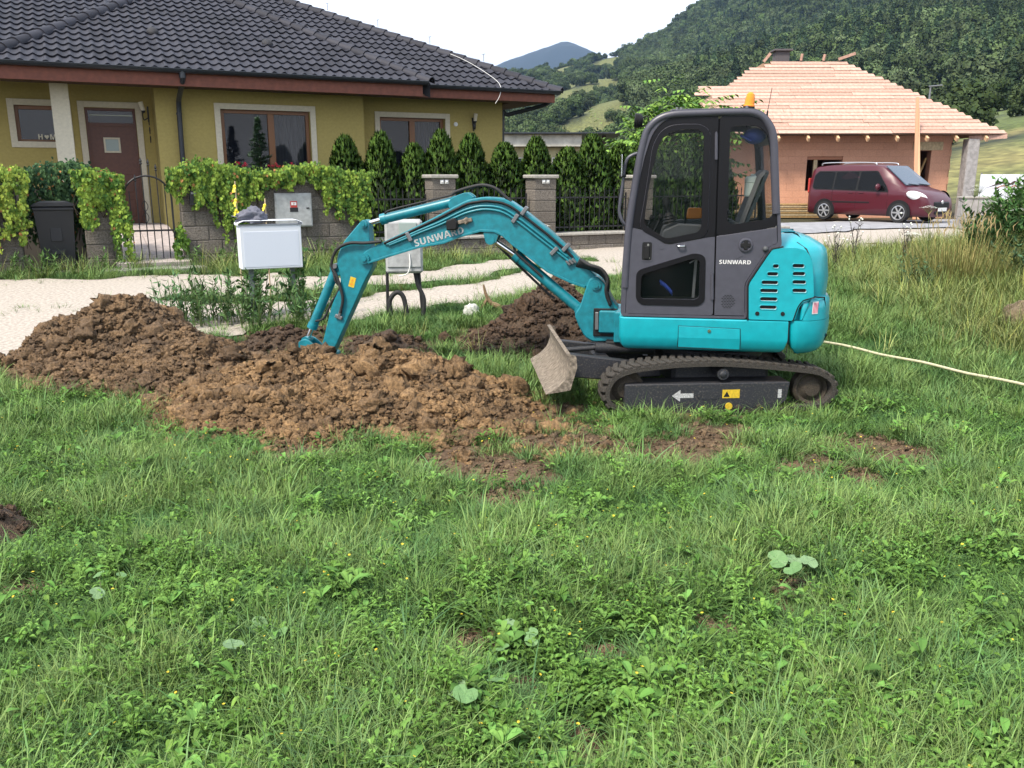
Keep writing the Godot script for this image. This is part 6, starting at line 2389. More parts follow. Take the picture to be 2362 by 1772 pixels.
	mb.prism(rounded([Vector2(-1.96, 1.37), Vector2(-1.82, 1.36), Vector2(-1.85, 1.27), Vector2(-1.93, 1.26)], 0.03), -0.09, -0.06)
	mb.prism(rounded([Vector2(-1.96, 1.37), Vector2(-1.82, 1.36), Vector2(-1.85, 1.27), Vector2(-1.93, 1.26)], 0.03), 0.06, 0.09)
	part("boom_lug", mb, M.teal_old, boom)
	for k in 5:
		mb = up()
		var o := Vector3(0, 0.014 * k - 0.03, 0.02 + 0.028 * k)
		mb.tube(spline([Vector3(-1.16 + 0.01 * k, 1.12, 0.06) + o * Vector3(1, 1, 0.4), Vector3(-1.04, 1.10 - 0.004 * k, 0.06) + o, Vector3(-0.94, 1.05, 0.06) + o, Vector3(-0.885, 0.97, 0.06) + o, Vector3(-0.895, 0.87, 0.05) + o, Vector3(-0.86, 0.76, 0.03) + o], 5), 0.016, 7)
		part("foot_hose", mb, M.rubber, boom)
	mb = up()
	for k in 3:
		mb.box(Vector3(-1.175 - k * 0.025, 1.135 + k * 0.02 - 0.03 * k, 0.10), Vector3(0.05, 0.02, 0.025), 0.005, Basis(Vector3.BACK, -0.75))
	part("hose_fittings", mb, M.steel, boom)
	# arm
	mb = up()
	mb.prism(rounded([Vector2(-3.03, 1.465), Vector2(-2.975, 1.425), Vector2(-2.972, 1.275), Vector2(-2.945, 1.069), Vector2(-3.03, 0.928), Vector2(-3.396, 0.20), Vector2(-3.49, 0.24), Vector2(-3.358, 0.681), Vector2(-3.250, 0.92), Vector2(-3.286, 1.078), Vector2(-3.275, 1.147), Vector2(-3.211, 1.272), Vector2(-3.105, 1.385)], [0.03, 0.03, 0.02, 0.04, 0.05, 0.02, 0.02, 0.05, 0.05, 0.03, 0.04, 0.05, 0.05], 4), -0.065, 0.065, 0.008)
	var arm := part("arm", mb, M.teal_old, ex)
	pin("arm_pin", -3.018, 1.125, 0.045, 0.10, M.teal_old, arm)
	pin("arm_cylinder_pin", -3.017, 1.42, 0.032, 0.09, M.teal_old, arm)
	mb = up()
	mb.prism(rect2(-0.026, -0.045, 0.026, 0.045), 0.0, 0.0015)
	var yl := part("yellow_label", mb, M.yellow, arm)
	yl.transform = Transform3D(Basis(Vector3.UP, UPPER_TURN) * Basis(Vector3.BACK, -0.28) * Basis(Vector3.UP, -UPPER_TURN), Basis(Vector3.UP, UPPER_TURN) * Vector3(-3.148, 0.914, 0.0655))
	for k in 2:
		mb = up()
		mb.prism(PackedVector2Array([Vector2(-0.014, 0.008 - k * 0.034), Vector2(0.014, 0.008 - k * 0.034), Vector2(0.0, 0.032 - k * 0.034)]), 0.0015, 0.0022)
		var tr := part("warning_triangle", mb, M.orange, arm)
		tr.transform = yl.transform
	hydraulic("bucket_cylinder", Vector3(-3.31, 1.03, 0.0), Vector3(-3.56, 0.51, 0.0), Vector3(-3.625, 0.365, 0.0), 0.042, ex)
	mb = up()
	mb.prism(rounded([Vector2(-3.30, 1.08), Vector2(-3.24, 1.02), Vector2(-3.27, 0.96), Vector2(-3.34, 0.99), Vector2(-3.35, 1.06)], 0.02), -0.06, 0.06, 0.005)
	part("cylinder_lug", mb, M.teal_old, arm)
	mb = up()
	mb.tube(spline([Vector3(-2.86, 1.276, 0.085), Vector3(-3.0, 1.262, 0.095), Vector3(-3.154, 1.258, 0.095), Vector3(-3.273, 1.195, 0.09), Vector3(-3.328, 1.06, 0.08), Vector3(-3.284, 0.97, 0.085), Vector3(-3.246, 0.84, 0.09), Vector3(-3.235, 0.755, 0.09), Vector3(-3.265, 0.64, 0.085)], 6), 0.014, 8)
	mb.tube(spline([Vector3(-3.33, 1.05, 0.05), Vector3(-3.30, 0.93, 0.08), Vector3(-3.27, 0.86, 0.06), Vector3(-3.36, 0.72, 0.05), Vector3(-3.44, 0.58, 0.045), Vector3(-3.53, 0.55, 0.03)], 6), 0.010, 7)
	part("arm_hose", mb, M.rubber, arm)
	mb = up()
	mb.box(Vector3(-3.285, 0.60, 0.075), Vector3(0.07, 0.035, 0.03), 0.006, Basis(Vector3.BACK, -0.4))
	mb.box(Vector3(-3.27, 0.635, 0.08), Vector3(0.025, 0.06, 0.025), 0.005, Basis(Vector3.BACK, -0.3))
	mb.tube([Vector3(-3.30, 1.055, 0.06), Vector3(-3.30, 1.055, 0.085)], 0.022, 10)
	part("hose_union", mb, M.steel, arm)
	# bucket link and bucket in the dug hole
	mb = up()
	for z in [-0.085, 0.065]:
		mb.prism(rounded([Vector2(-3.68, 0.37), Vector2(-3.60, 0.395), Vector2(-3.52, 0.33), Vector2(-3.42, 0.19), Vector2(-3.47, 0.15), Vector2(-3.60, 0.24), Vector2(-3.70, 0.29)], 0.04, 4), z, z + 0.02, 0.004)
	part("bucket_link", mb, M.teal_old, ex)
	mb = up()
	mb.prism(rounded([Vector2(-3.40, 0.24), Vector2(-3.58, 0.22), Vector2(-3.76, 0.06), Vector2(-3.78, -0.1), Vector2(-3.62, -0.24), Vector2(-3.40, -0.26), Vector2(-3.42, -0.22), Vector2(-3.60, -0.19), Vector2(-3.73, -0.08), Vector2(-3.71, 0.04), Vector2(-3.56, 0.18), Vector2(-3.40, 0.18)], 0.03, 4), -0.24, 0.24, 0.006)
	for z in [-0.24, 0.225]:
		mb.prism(rounded([Vector2(-3.40, 0.2), Vector2(-3.56, 0.2), Vector2(-3.74, 0.05), Vector2(-3.75, -0.09), Vector2(-3.61, -0.21), Vector2(-3.40, -0.24)], 0.03, 3), z, z + 0.015)
	var bucket := part("bucket", mb, M.teal_old, ex)
	for i in 4:
		mb = up()
		mb.box(Vector3(-3.36, -0.25, -0.2 + i * 0.133), Vector3(0.12, 0.03, 0.05), 0.01)
		part("bucket_tooth", mb, M.steel, bucket)
	# ---- undercarriage
	mb = under()
	mb.xf = mb.xf * Transform3D(Basis(), Vector3(0, 0, 0))
	mb.lathe([Vector2(0.36, 0.36), Vector2(0.42, 0.38), Vector2(0.42, 0.44), Vector2(0.38, 0.45), Vector2(0.38, 0.487)], 36)
	mb.box(Vector3(-0.05, 0.28, 0), Vector3(0.8, 0.2, 0.9), 0.03)
	part("slew_ring", mb, M.black_paint, ex)
	var path := rounded([Vector2(-1.035, 0.19), Vector2(-0.975, 0.325), Vector2(-0.82, 0.385), Vector2(-0.45, 0.42), Vector2(-0.12, 0.425), Vector2(0.3, 0.39), Vector2(0.68, 0.345), Vector2(0.80, 0.27), Vector2(0.825, 0.15), Vector2(0.73, 0.035), Vector2(0.4, 0.015), Vector2(-0.3, 0.012), Vector2(-0.87, 0.02), Vector2(-1.0, 0.08)], 0.12, 5)
	# points evenly spaced along the belt
	var total := 0.0
	for i in path.size():
		total += path[i].distance_to(path[(i + 1) % path.size()])
	var even := []
	var m := 62
	for k in m:
		var want := total * k / m
		var run := 0.0
		for i in path.size():
			var a := path[i]
			var b := path[(i + 1) % path.size()]
			var l := a.distance_to(b)
			if want <= run + l:
				even.append([a.lerp(b, (want - run) / maxf(l, 1e-6)), (b - a).normalized()])
				break
			run += l
	var inner := MB.inset(path, 0.032) if MB.area(path) > 0 else MB.inset(path, -0.032)
	var lug := MB.new()
	lug.box(Vector3(0, 0.008, 0.065), Vector3(0.045, 0.026, 0.13), 0.006, Basis(Vector3.UP, 0.25))
	lug.box(Vector3(0, 0.008, -0.065), Vector3(0.045, 0.026, 0.13), 0.006, Basis(Vector3.UP, -0.25))
	var lug_mesh := lug.mesh()
	for side in [1.0, -1.0]:
		mb = under()
		var zc: float = side * 0.545
		var po := path
		var ci := Vector2(-0.1, 0.21)
		mb.ring(po, inner, ci, zc - 0.135, zc + 0.135, 160)
		var track := part("track", mb, M.track_rubber, ex)
		for e in even:
			var t: Vector2 = e[1]
			var b := Basis(Vector3(t.x, t.y, 0), Vector3(t.y, -t.x, 0) * (1.0 if MB.area(path) > 0 else -1.0), Vector3(0, 0, -1) if MB.area(path) > 0 else Vector3(0, 0, 1))
			var o := part("track_lug", lug_mesh, M.track_rubber, track)
			o.transform = Transform3D(Basis(Vector3.UP, UNDER_TURN), Vector3.ZERO) * Transform3D(b, Vector3(e[0].x, e[0].y, zc))
		for w in [[-0.86, 0.20, 0.155, "idler"], [0.645, 0.185, 0.145, "sprocket"]]:
			mb = under()
			mb.xf = mb.xf * Transform3D(Basis(Vector3.RIGHT, PI / 2), Vector3(w[0], w[1], zc))
			mb.lathe([Vector2(0.0, -0.07), Vector2(0.06, -0.07), Vector2(0.1, -0.04), Vector2(w[2] - 0.02, -0.05), Vector2(w[2], -0.04), Vector2(w[2], 0.04), Vector2(w[2] - 0.02, 0.06), Vector2(0.1, 0.04), Vector2(0.06, 0.075), Vector2(0.0, 0.08)], 28)
			part(w[3], mb, M.mud_metal, track)
		for x in [-0.6, -0.3, 0.0, 0.3]:
			mb = under()
			mb.tube([Vector3(x, 0.075, zc - 0.1), Vector3(x, 0.075, zc + 0.1)], 0.05, 14)
			part("roller", mb, M.mud_metal, track)
		mb = under()
		mb.tube([Vector3(-0.10, 0.325, zc - 0.12), Vector3(-0.10, 0.325, zc + 0.125)], 0.045, 14)
		mb.ball(Vector3(-0.10, 0.325, zc + 0.125), Vector3(0.03, 0.03, 0.015), 5, 10)
		part("top_roller", mb, M.black_paint, track)
		mb = under()
		mb.prism(rounded([Vector2(-0.872, 0.255), Vector2(0.44, 0.255), Vector2(0.42, 0.11), Vector2(0.335, 0.04), Vector2(-0.872, 0.055)], 0.012, 3), zc - 0.1, zc + 0.128, 0.006)
		var frame := part("track_frame", mb, M.black_paint, ex)
		if side > 0:
			var z := zc + 0.1285
			mb = under()
			mb.prism(P2([-0.50, 0.160, -0.435, 0.207, -0.435, 0.178, -0.33, 0.178, -0.33, 0.142, -0.435, 0.142, -0.435, 0.113]), z, z + 0.0015)
			part("white_arrow", mb, M.white_paint, frame)
			mb = under()
			mb.prism(pill(-0.30, -0.12, 0.16, 0.035), z, z + 0.003, 0.001)
			for q in [-0.275, -0.145]:
				mb.tube([Vector3(q, 0.16, z), Vector3(q, 0.16, z + 0.006)], 0.008, 8)
			part("type_plate", mb, M.black_paint, frame)
			mb = under()
			mb.prism(rect2(-0.10, 0.135, 0.038, 0.203), z, z + 0.0015)
			part("yellow_label", mb, M.yellow, frame)
			mb = under()
			mb.prism(PackedVector2Array([Vector2(-0.09, 0.145), Vector2(-0.04, 0.145), Vector2(-0.065, 0.19)]), z + 0.0015, z + 0.0025)
			part("warning_triangle", mb, M.black_trim, frame)
			mb = under()
			mb.tube([Vector3(-0.045, 0.07, z - 0.01), Vector3(-0.045, 0.07, z + 0.012)], 0.028, 14)
			part("grease_cap", mb, M.yellow, frame)
			mb = under()
			mb.prism(rect2(0.345, 0.13, 0.375, 0.20), z, z + 0.0015)
			part("white_sticker", mb, M.white_paint, frame)
			for q in [-0.7, -0.26, 0.03, 0.2]:
				mb = under()
				mb.tube([Vector3(q, 0.06, z - 0.01), Vector3(q, 0.06, z + 0.02)], 0.022, 8)
				part("frame_bolt", mb, M.mud_metal, frame)
	# ---- dozer blade
	mb = under()
	var face := [Vector2(-1.335, 0.505), Vector2(-1.31, 0.45), Vector2(-1.305, 0.39), Vector2(-1.335, 0.31), Vector2(-1.405, 0.24), Vector2(-1.49, 0.190)]
	var prof := []
	for q in face:
		prof.append(q)
	for i in range(face.size() - 1, -1, -1):
		prof.append(face[i] + Vector2(0.028, 0.006))
	mb.prism(PackedVector2Array(prof), -0.68, 0.68, 0.004)
	for z in [-0.68, 0.668]:
		mb.prism(rounded([Vector2(-1.335, 0.505), Vector2(-1.26, 0.49), Vector2(-1.25, 0.40), Vector2(-1.30, 0.22), Vector2(-1.48, 0.192), Vector2(-1.40, 0.24), Vector2(-1.335, 0.31), Vector2(-1.305, 0.39), Vector2(-1.31, 0.45)], 0.01, 3), z, z + 0.014)
	var blade := part("dozer_blade", mb, M.mud, ex)
	mb = under()
	for z in [-0.3, 0.3]:
		mb.prism(rounded([Vector2(-1.29, 0.44), Vector2(-0.55, 0.34), Vector2(-0.5, 0.24), Vector2(-1.0, 0.22), Vector2(-1.30, 0.25)], 0.03, 3), z - 0.04, z + 0.04, 0.008)
	mb.box(Vector3(-0.95, 0.31, 0), Vector3(0.12, 0.1, 0.6), 0.01)
	part("blade_arm", mb, M.black_paint, ex)
	mb = under()
	mb.tube([Vector3(-0.5, 0.40, 0), Vector3(-1.0, 0.42, 0)], 0.045, 12)
	mb.tube([Vector3(-1.0, 0.42, 0), Vector3(-1.28, 0.40, 0)], 0.022, 10)
	part("blade_cylinder", mb, M.black_paint, ex)

# ------------------------------------------------------------------ dug earth
func heap(label: String, bumps_at: Array, x0: float, x1: float, z0: float, z1: float, m: Material, clod_m: Material, clods: int, sd: int, big: float) -> void:
	var nz := FastNoiseLite.new()
	nz.seed = sd
	nz.frequency = 1.6
	nz.fractal_octaves = 5
	nz.fractal_gain = 0.55
	var cell := FastNoiseLite.new()
	cell.seed = sd + 1
	cell.noise_type = FastNoiseLite.TYPE_CELLULAR
	cell.frequency = 4.5
	var hf := func(x: float, z: float) -> float:
		var h := 0.0
		for b in bumps_at:
			var u: float = (x - b[0]) / b[3]
			var w: float = (z - b[1]) / b[4]
			h = maxf(h, b[2] * (1.0 - smoothstep(0.0, 1.0, sqrt(u * u + w * w) * 0.62)) ) + 0.0
		var k := clampf(h / 0.12, 0.0, 1.0)
		h += (nz.get_noise_2d(x, z) * 0.12 - cell.get_noise_2d(x * 1.0, z * 1.0) * 0.035 - 0.025) * k
		return h - 0.035
	var at := Vector3((x0 + x1) / 2, 0.0, (z0 + z1) / 2)
	at.y = G(at.x, at.z)
	var t := thing("dirt_heap", label, "dirt heap", at, 0.0, "heaps of dug earth")
	var step := 0.035
	var nx := int((x1 - x0) / step)
	var nn := int((z1 - z0) / step)
	var v := PackedVector3Array()
	var keep := PackedByteArray()
	for i in nx + 1:
		for k in nn + 1:
			var x := x0 + i * step
			var z := z0 + k * step
			var h: float = hf.call(x, z)
			v.push_back(Vector3(x, G(x, z) + maxf(h, -0.06), z) - at)
			keep.push_back(1 if h > -0.034 else 0)
	var n := PackedVector3Array()
	n.resize(v.size())
	for i in nx + 1:
		for k in nn + 1:
			var a := v[mini(i + 1, nx) * (nn + 1) + k] - v[maxi(i - 1, 0) * (nn + 1) + k]
			var b := v[i * (nn + 1) + mini(k + 1, nn)] - v[i * (nn + 1) + maxi(k - 1, 0)]
			n[i * (nn + 1) + k] = b.cross(a).normalized()
	var ix := PackedInt32Array()
	for i in nx:
		for k in nn:
			var a := i * (nn + 1) + k
			var b := a + nn + 1
			if keep[a] + keep[a + 1] + keep[b] + keep[b + 1] > 1:
				ix.append_array([a, b, a + 1, a + 1, b, b + 1])
	var arr := []
	arr.resize(Mesh.ARRAY_MAX)
	arr[Mesh.ARRAY_VERTEX] = v
	arr[Mesh.ARRAY_NORMAL] = n
	arr[Mesh.ARRAY_INDEX] = ix
	var mesh := ArrayMesh.new()
	mesh.add_surface_from_arrays(Mesh.PRIMITIVE_TRIANGLES, arr)
	part("heap", mesh, m, t)
	rng.seed = sd
	var where := [[], [], []]
	var tint := [[], [], []]
	var tries := 0
	var made := 0
	while made < clods and tries < clods * 12:
		tries += 1
		var x := rr(x0, x1)
		var z := rr(z0, z1)
		var h: float = hf.call(x, z)
		if h < -0.02 + rr(0.0, 0.03) and rng.randf() > 0.05:
			continue
		if h < -0.06:
			h = 0.0
		made += 1
		var s := 0.007 + 0.042 * pow(rng.randf(), 3.2) * big
		if rng.randf() < 0.03:
			s *= rr(1.5, 2.6)
		var k := rng.randi() % 3
		where[k].append(Transform3D(Basis.from_euler(Vector3(rr(0, TAU), rr(0, TAU), rr(0, TAU))).scaled(Vector3(s, s * rr(0.6, 1.0), s)), Vector3(x, G(x, z) + maxf(h, 0.0) + s * 0.25, z) - at))
		tint[k].append(Color(1.08, 1.0, 0.9).lerp(Color(0.62, 0.58, 0.56), clampf(0.4 + nz.get_noise_2d(x * 1.3 + 9.0, z * 1.3) * 1.4 + rr(-0.3, 0.3), 0.0, 1.0)) * rr(0.75, 1.2))
	for k in 3:
		stuff("clods", M.clods[k], clod_m, t, where[k], tint[k])

func build_earth() -> void:
	M.clods = [lump_mesh(Vector3.ONE, 0.5, 2.4, 5, 7, true).mesh(), lump_mesh(Vector3(1.2, 0.8, 0.9), 0.55, 3.0, 6, 7, true).mesh(), lump_mesh(Vector3(0.9, 0.7, 1.2), 0.6, 2.0, 8, 7, true).mesh()]
	heap("large brown dirt heap at the left with a pointed top", [[-3.62, -7.95, 0.63, 0.66, 0.65], [-4.25, -8.05, 0.44, 0.42, 0.5], [-3.2, -7.7, 0.46, 0.6, 0.6], [-2.75, -7.35, 0.40, 0.6, 0.5], [-3.3, -7.45, 0.32, 0.75, 0.45]], -5.3, -1.7, -8.5, -6.3, M.soil_brown, M.clod_brown, 10000, 301, 1.1)
	heap("small brown dirt heap at the left edge beside the large one", [[-5.0, -7.8, 0.24, 0.28, 0.3]], -5.6, -4.5, -8.3, -7.2, M.soil_brown, M.clod_brown, 500, 302, 1.0)
	heap("wide crumbly yellow-brown dirt heap in front of the bucket arm", [[-1.75, -6.78, 0.46, 0.95, 0.62], [-0.95, -6.80, 0.42, 0.9, 0.6], [-1.25, -6.3, 0.33, 1.2, 0.5], [-0.5, -6.5, 0.24, 0.6, 0.42]], -3.0, 0.75, -7.6, -5.3, M.soil_ochre, M.clod_ochre, 17000, 303, 0.95)
	heap("dark brown dirt heap behind the excavator boom foot", [[0.42, -8.85, 0.66, 0.62, 0.55], [0.95, -8.6, 0.5, 0.6, 0.5], [-0.05, -8.65, 0.26, 0.42, 0.4]], -0.7, 1.9, -9.6, -7.9, M.soil_dark, M.clod_dark, 3500, 304, 0.9)
	heap("low dark earth rim between the grass and the wide dirt heap", [[-1.25, -8.35, 0.26, 0.42, 0.32]], -1.9, -0.6, -8.9, -7.8, M.soil_dark, M.clod_dark, 500, 305, 0.8)
	heap("dark earth at the edge of the hole below the white cabinet", [[-2.35, -8.9, 0.24, 0.4, 0.25]], -2.9, -1.8, -9.3, -8.4, M.soil_dark, M.clod_dark, 500, 306, 0.7)
	heap("small lump of earth in the grass at the left edge", [[-2.72, -4.15, 0.16, 0.2, 0.2]], -3.05, -2.4, -4.5, -3.8, M.soil_dark, M.clod_dark, 60, 307, 1.2)
	# clods strewn over the bare patches
	rng.seed = 320
	var where := []
	var tint := []
	for i in 2600:
		var b: Array = BARE[rng.randi() % BARE.size()]
		var x: float = b[0] + rng.randfn() * b[2] * 0.6
		var z: float = b[1] + rng.randfn() * b[2] * 0.6
		var s := 0.008 + 0.024 * pow(rng.randf(), 2.5)
		where.append(Transform3D(Basis.from_euler(Vector3(rr(0, TAU), rr(0, TAU), 0)) * s, Vector3(x, G(x, z) + s * 0.2, z)))
		tint.append(Color(1, 1, 1) * rr(0.6, 1.15))
	var o := stuff("loose_clods", M.clods[1], M.clod_brown, self, where, tint)
	tag(o, "small brown clods strewn over the bare patches in the grass", "soil")

# ------------------------------------------------------------------ small things on the field
func build_field_things() -> void:
	rng.seed = 400
	# white cabinet on posts
	var c := thing("utility_cabinet", "white rectangular cabinet on two grey posts at the roadside", "cabinet", Vector3(-2.80, G(-2.8, -10.0), -10.0), TURN)
	var g := c.position.y
	var mb := MB.new()
	mb.box(Vector3(0, 0.985 - g, 0), Vector3(0.69, 0.49, 0.22), 0.008)
	part("housing", mb, M.white_cabinet, c)
	mb = MB.new()
	mb.prism(rounded([Vector2(-0.365, 1.23 - g), Vector2(0.365, 1.23 - g), Vector2(0.365, 1.262 - g), Vector2(0.30, 1.29 - g), Vector2(-0.30, 1.29 - g), Vector2(-0.365, 1.262 - g)], 0.008), -0.118, 0.118, 0.006)
	part("lid", mb, M.white_cabinet, c)
	mb = MB.new()
	mb.box(Vector3(0.0, 0.965 - g, 0.111), Vector3(0.62, 0.40, 0.004), 0.002)
	part("front_panel", mb, M.white_panel, c)
	for x in [-0.23, 0.24]:
		mb = MB.new()
		mb.box(Vector3(x, 0.37 - g / 2, 0), Vector3(0.055, 0.8 - g, 0.04), 0.004)
		part("post", mb, M.post_grey, c)
	# grey cloth cap on it
	var cap := thing("cloth_cap", "crumpled grey blue cloth cap on the white cabinet", "cap", Vector3(-2.99, 1.29, -9.93), TURN)
	mb = lump_mesh(Vector3(0.165, 0.13, 0.12), 0.28, 2.2, 17, 16)
	part("crown", mb, M.cap_cloth, cap, Vector3(0.02, 0.0, 0))
	mb = MB.new()
	mb.prism(rounded([Vector2(-0.09, -0.08), Vector2(0.05, -0.1), Vector2(0.05, 0.1), Vector2(-0.09, 0.08)], 0.05, 4), 0.0, 0.012, 0.004)
	part("peak", mb, M.cap_cloth, cap, Vector3(-0.11, 0.02, 0.0), Basis(Vector3.RIGHT, -PI / 2) * Basis(Vector3.UP, 0.25))
	# marker stakes with yellow tape
	for s in [[-3.27, 1.72, [1.66, 1.50, 1.38], "thin stake with three knots of yellow tape left of the white cabinet"], [-2.93, 1.52, [1.44], "short thin stake with one yellow tape knot behind the cloth cap"]]:
		var st := thing("marker_stake", s[3], "stake", Vector3(s[0], G(s[0], -10.35), -10.35), 0.0, "stakes with yellow tape")
		mb = MB.new()
		mb.tube([Vector3(0, -0.1, 0), Vector3(0.01, s[1] - st.position.y, 0)], 0.008, 6)
		part("rod", mb, M.pale_wood, st)
		for y in s[2]:
			mb = MB.new()
			for k in 4:
				var a := rr(0, TAU)
				var p := Vector3(0.005, y - st.position.y, 0.01)
				var q := p + Vector3(cos(a) * 0.03, rr(-0.08, -0.02), absf(sin(a)) * 0.03)
				mb.bar(p, q, 0.018, 0.002, 0.0, Vector3(0, 0, 1))
			mb.ball(Vector3(0.005, y - st.position.y, 0.01), Vector3(0.02, 0.02, 0.02), 5, 8)
			part("tape_knot", mb, M.yellow_tape, st)
	# meter box with cables
	var m := thing("meter_box", "grey electric meter box on black legs behind the boom", "electric box", Vector3(-1.23, G(-1.23, -9.85), -9.85), 0.10)
	g = m.position.y
	mb = MB.new()
	mb.box(Vector3(0, 1.0 - g, 0), Vector3(0.42, 0.60, 0.2), 0.025)
	part("housing", mb, M.cabinet, m)
	mb = MB.new()
	mb.box(Vector3(0, 1.02 - g, 0.105), Vector3(0.38, 0.50, 0.016), 0.012)
	part("door", mb, M.cabinet, m)
	mb = MB.new()
	mb.box(Vector3(0.05, 1.20 - g, 0.12), Vector3(0.2, 0.14, 0.012), 0.01)
	part("meter_window", mb, M.frosted, m)
	mb = MB.new()
	mb.tube(spline([Vector3(0.06, 0.92 - g, 0.115), Vector3(0.065, 0.80 - g, 0.125), Vector3(0.03, 0.70 - g, 0.12), Vector3(-0.06, 0.67 - g, 0.08)], 5), 0.008, 6)
	part("white_cable", mb, M.white_plastic, m)
	for q in [[-0.20, 0.0, -0.21, 0.0], [0.16, 0.0, 0.20, 0.02]]:
		mb = MB.new()
		mb.tube([Vector3(q[0], 0.72 - g, 0), Vector3(q[2], -0.05, q[3])], 0.018, 8)
		part("leg", mb, M.iron, m)
	mb = MB.new()
	mb.tube(spline([Vector3(0.12, 0.70 - g, 0.0), Vector3(0.15, 0.55 - g, 0.02), Vector3(0.21, 0.40 - g, 0.03), Vector3(0.20, 0.05, 0.03)], 5), 0.025, 8)
	mb.tube(spline([Vector3(-0.16, 0.02, 0.05), Vector3(-0.18, 0.22, 0.05), Vector3(-0.10, 0.32, 0.05), Vector3(-0.02, 0.26, 0.05), Vector3(0.02, 0.0, 0.06)], 6), 0.028, 9)
	part("black_conduit", mb, M.rubber, m)
	# root and white stone by the far heap
	var r := thing("root_stump", "pale broken root sticking out of the grass behind the boom", "root", Vector3(-0.28, G(-0.28, -10.2), -10.2))
	mb = MB.new()
	mb.tube(spline([Vector3(-0.06, 0.34, 0), Vector3(-0.03, 0.22, 0), Vector3(0.03, 0.12, 0), Vector3(0.12, 0.08, 0.02), Vector3(0.26, 0.03, 0.05)], 5), [0.010, 0.012, 0.014, 0.016, 0.018, 0.02, 0.022, 0.024, 0.025, 0.026, 0.026, 0.028, 0.035, 0.034, 0.033, 0.03, 0.03, 0.028, 0.025, 0.02, 0.015], 8)
	mb.tube(spline([Vector3(-0.01, 0.17, 0), Vector3(-0.06, 0.10, 0.02), Vector3(-0.10, 0.0, 0.03)], 3), 0.02, 6)
	part("wood", mb, M.root, r)
	var ws := thing("white_stone", "white rounded stone beside the broken root", "stone", Vector3(-0.48, G(-0.48, -10.1), -10.1))
	part("stone", lump_mesh(Vector3(0.11, 0.14, 0.09), 0.2, 2.5, 44, 10), M.white_stone, ws)
	# pale hose over the grass at the right
	var ho := thing("hose", "pale yellow hose stretched across the grass behind the excavator", "hose", Vector3(3.6, 0.0, -7.6))
	var q := []
	for i in 26:
		var u := i / 25.0
		var x := lerpf(2.3, 5.2, u) + 0.006 * sin(i * 1.1)
		var z := lerpf(-9.6, -5.3, u) + 0.006 * cos(i * 0.9)
		q.append(Vector3(x, lerpf(G(2.3, -9.6), G(5.2, -5.3), u) + 0.11 + 0.006 * sin(i * 1.7), z) - ho.position)
	mb = MB.new()
	mb.tube(spline(q, 2), 0.013, 7)
	part("tube", mb, M.hose, ho)
	# boulders at the right edge
	for s in [[5.52, -9.05, 0.30, 0.24, "upper beige boulder at the right edge of the picture", 51], [5.42, -8.7, 0.32, 0.2, "lower beige boulder at the right edge of the picture", 52]]:
		var b := thing("boulder", s[4], "stone", Vector3(s[0], G(s[0], s[1]) + (0.12 if s[5] == 51 else 0.0), s[1]), rr(0, 3.0), "boulders at the right edge")
		part("stone", lump_mesh(Vector3(s[2], s[3], s[2] * 0.8), 0.18, 2.0, s[5], 16, true), M.boulder, b)

# ------------------------------------------------------------------ grass and weeds
func blade_into(mb: MB, r: RandomNumberGenerator, at: Vector3, h: float, w: float, lean: float, dir: float, curl: float) -> void:
	var out := Vector3(cos(dir), 0, sin(dir))
	var side := Vector3(-sin(dir), 0, cos(dir))
	var seg := 4
	var last_l := Vector3.ZERO
	var last_r := Vector3.ZERO
	var last_n := Vector3.UP
	for i in seg + 1:
		var u := float(i) / seg
		var p := at + out * h * (lean * u + curl * u * u) + Vector3.UP * h * (u - 0.5 * curl * u * u * u)
		var ww := w * (1.0 - u * u * 0.92) * (0.75 + 0.25 * minf(1.0, u * 4.0))
		var nn := (out * -(1.0) + Vector3.UP * (lean + 2.0 * curl * u) + Vector3.UP * 0.3).normalized()
		var l := p - side * ww * 0.5
		var rt := p + side * ww * 0.5
		if i > 0:
			if i < seg:
				mb.quadn(last_l, last_r, rt, l, last_n, last_n, nn, nn)
			else:
				mb.trin(last_l, last_r, p, last_n, last_n, nn)
		last_l = l
		last_r = rt
		last_n = nn

func tuft_mesh(sd: int, blades: int, h0: float, h1: float, spread: float, w: float, dry := 0.04) -> ArrayMesh:
	var mb := MB.new()
	mb.tinted = true
	var r := RandomNumberGenerator.new()
	r.seed = sd
	for i in blades:
		var a := r.randf() * TAU
		var rad := spread * sqrt(r.randf())
		var g := r.randf_range(0.7, 1.35)
		mb.tint = Color(r.randf_range(0.82, 1.2) * g, g, r.randf_range(0.7, 1.3) * g)
		if r.randf() < dry:
			mb.tint = Color(2.4, 1.5, 2.0)
		blade_into(mb, r, Vector3(cos(a) * rad, -0.015, sin(a) * rad), r.randf_range(h0, h1), w * r.randf_range(0.6, 1.5), r.randf_range(0.05, 0.8), a + r.randfn() * 1.1, r.randf_range(0.05, 0.85))
	return mb.mesh()

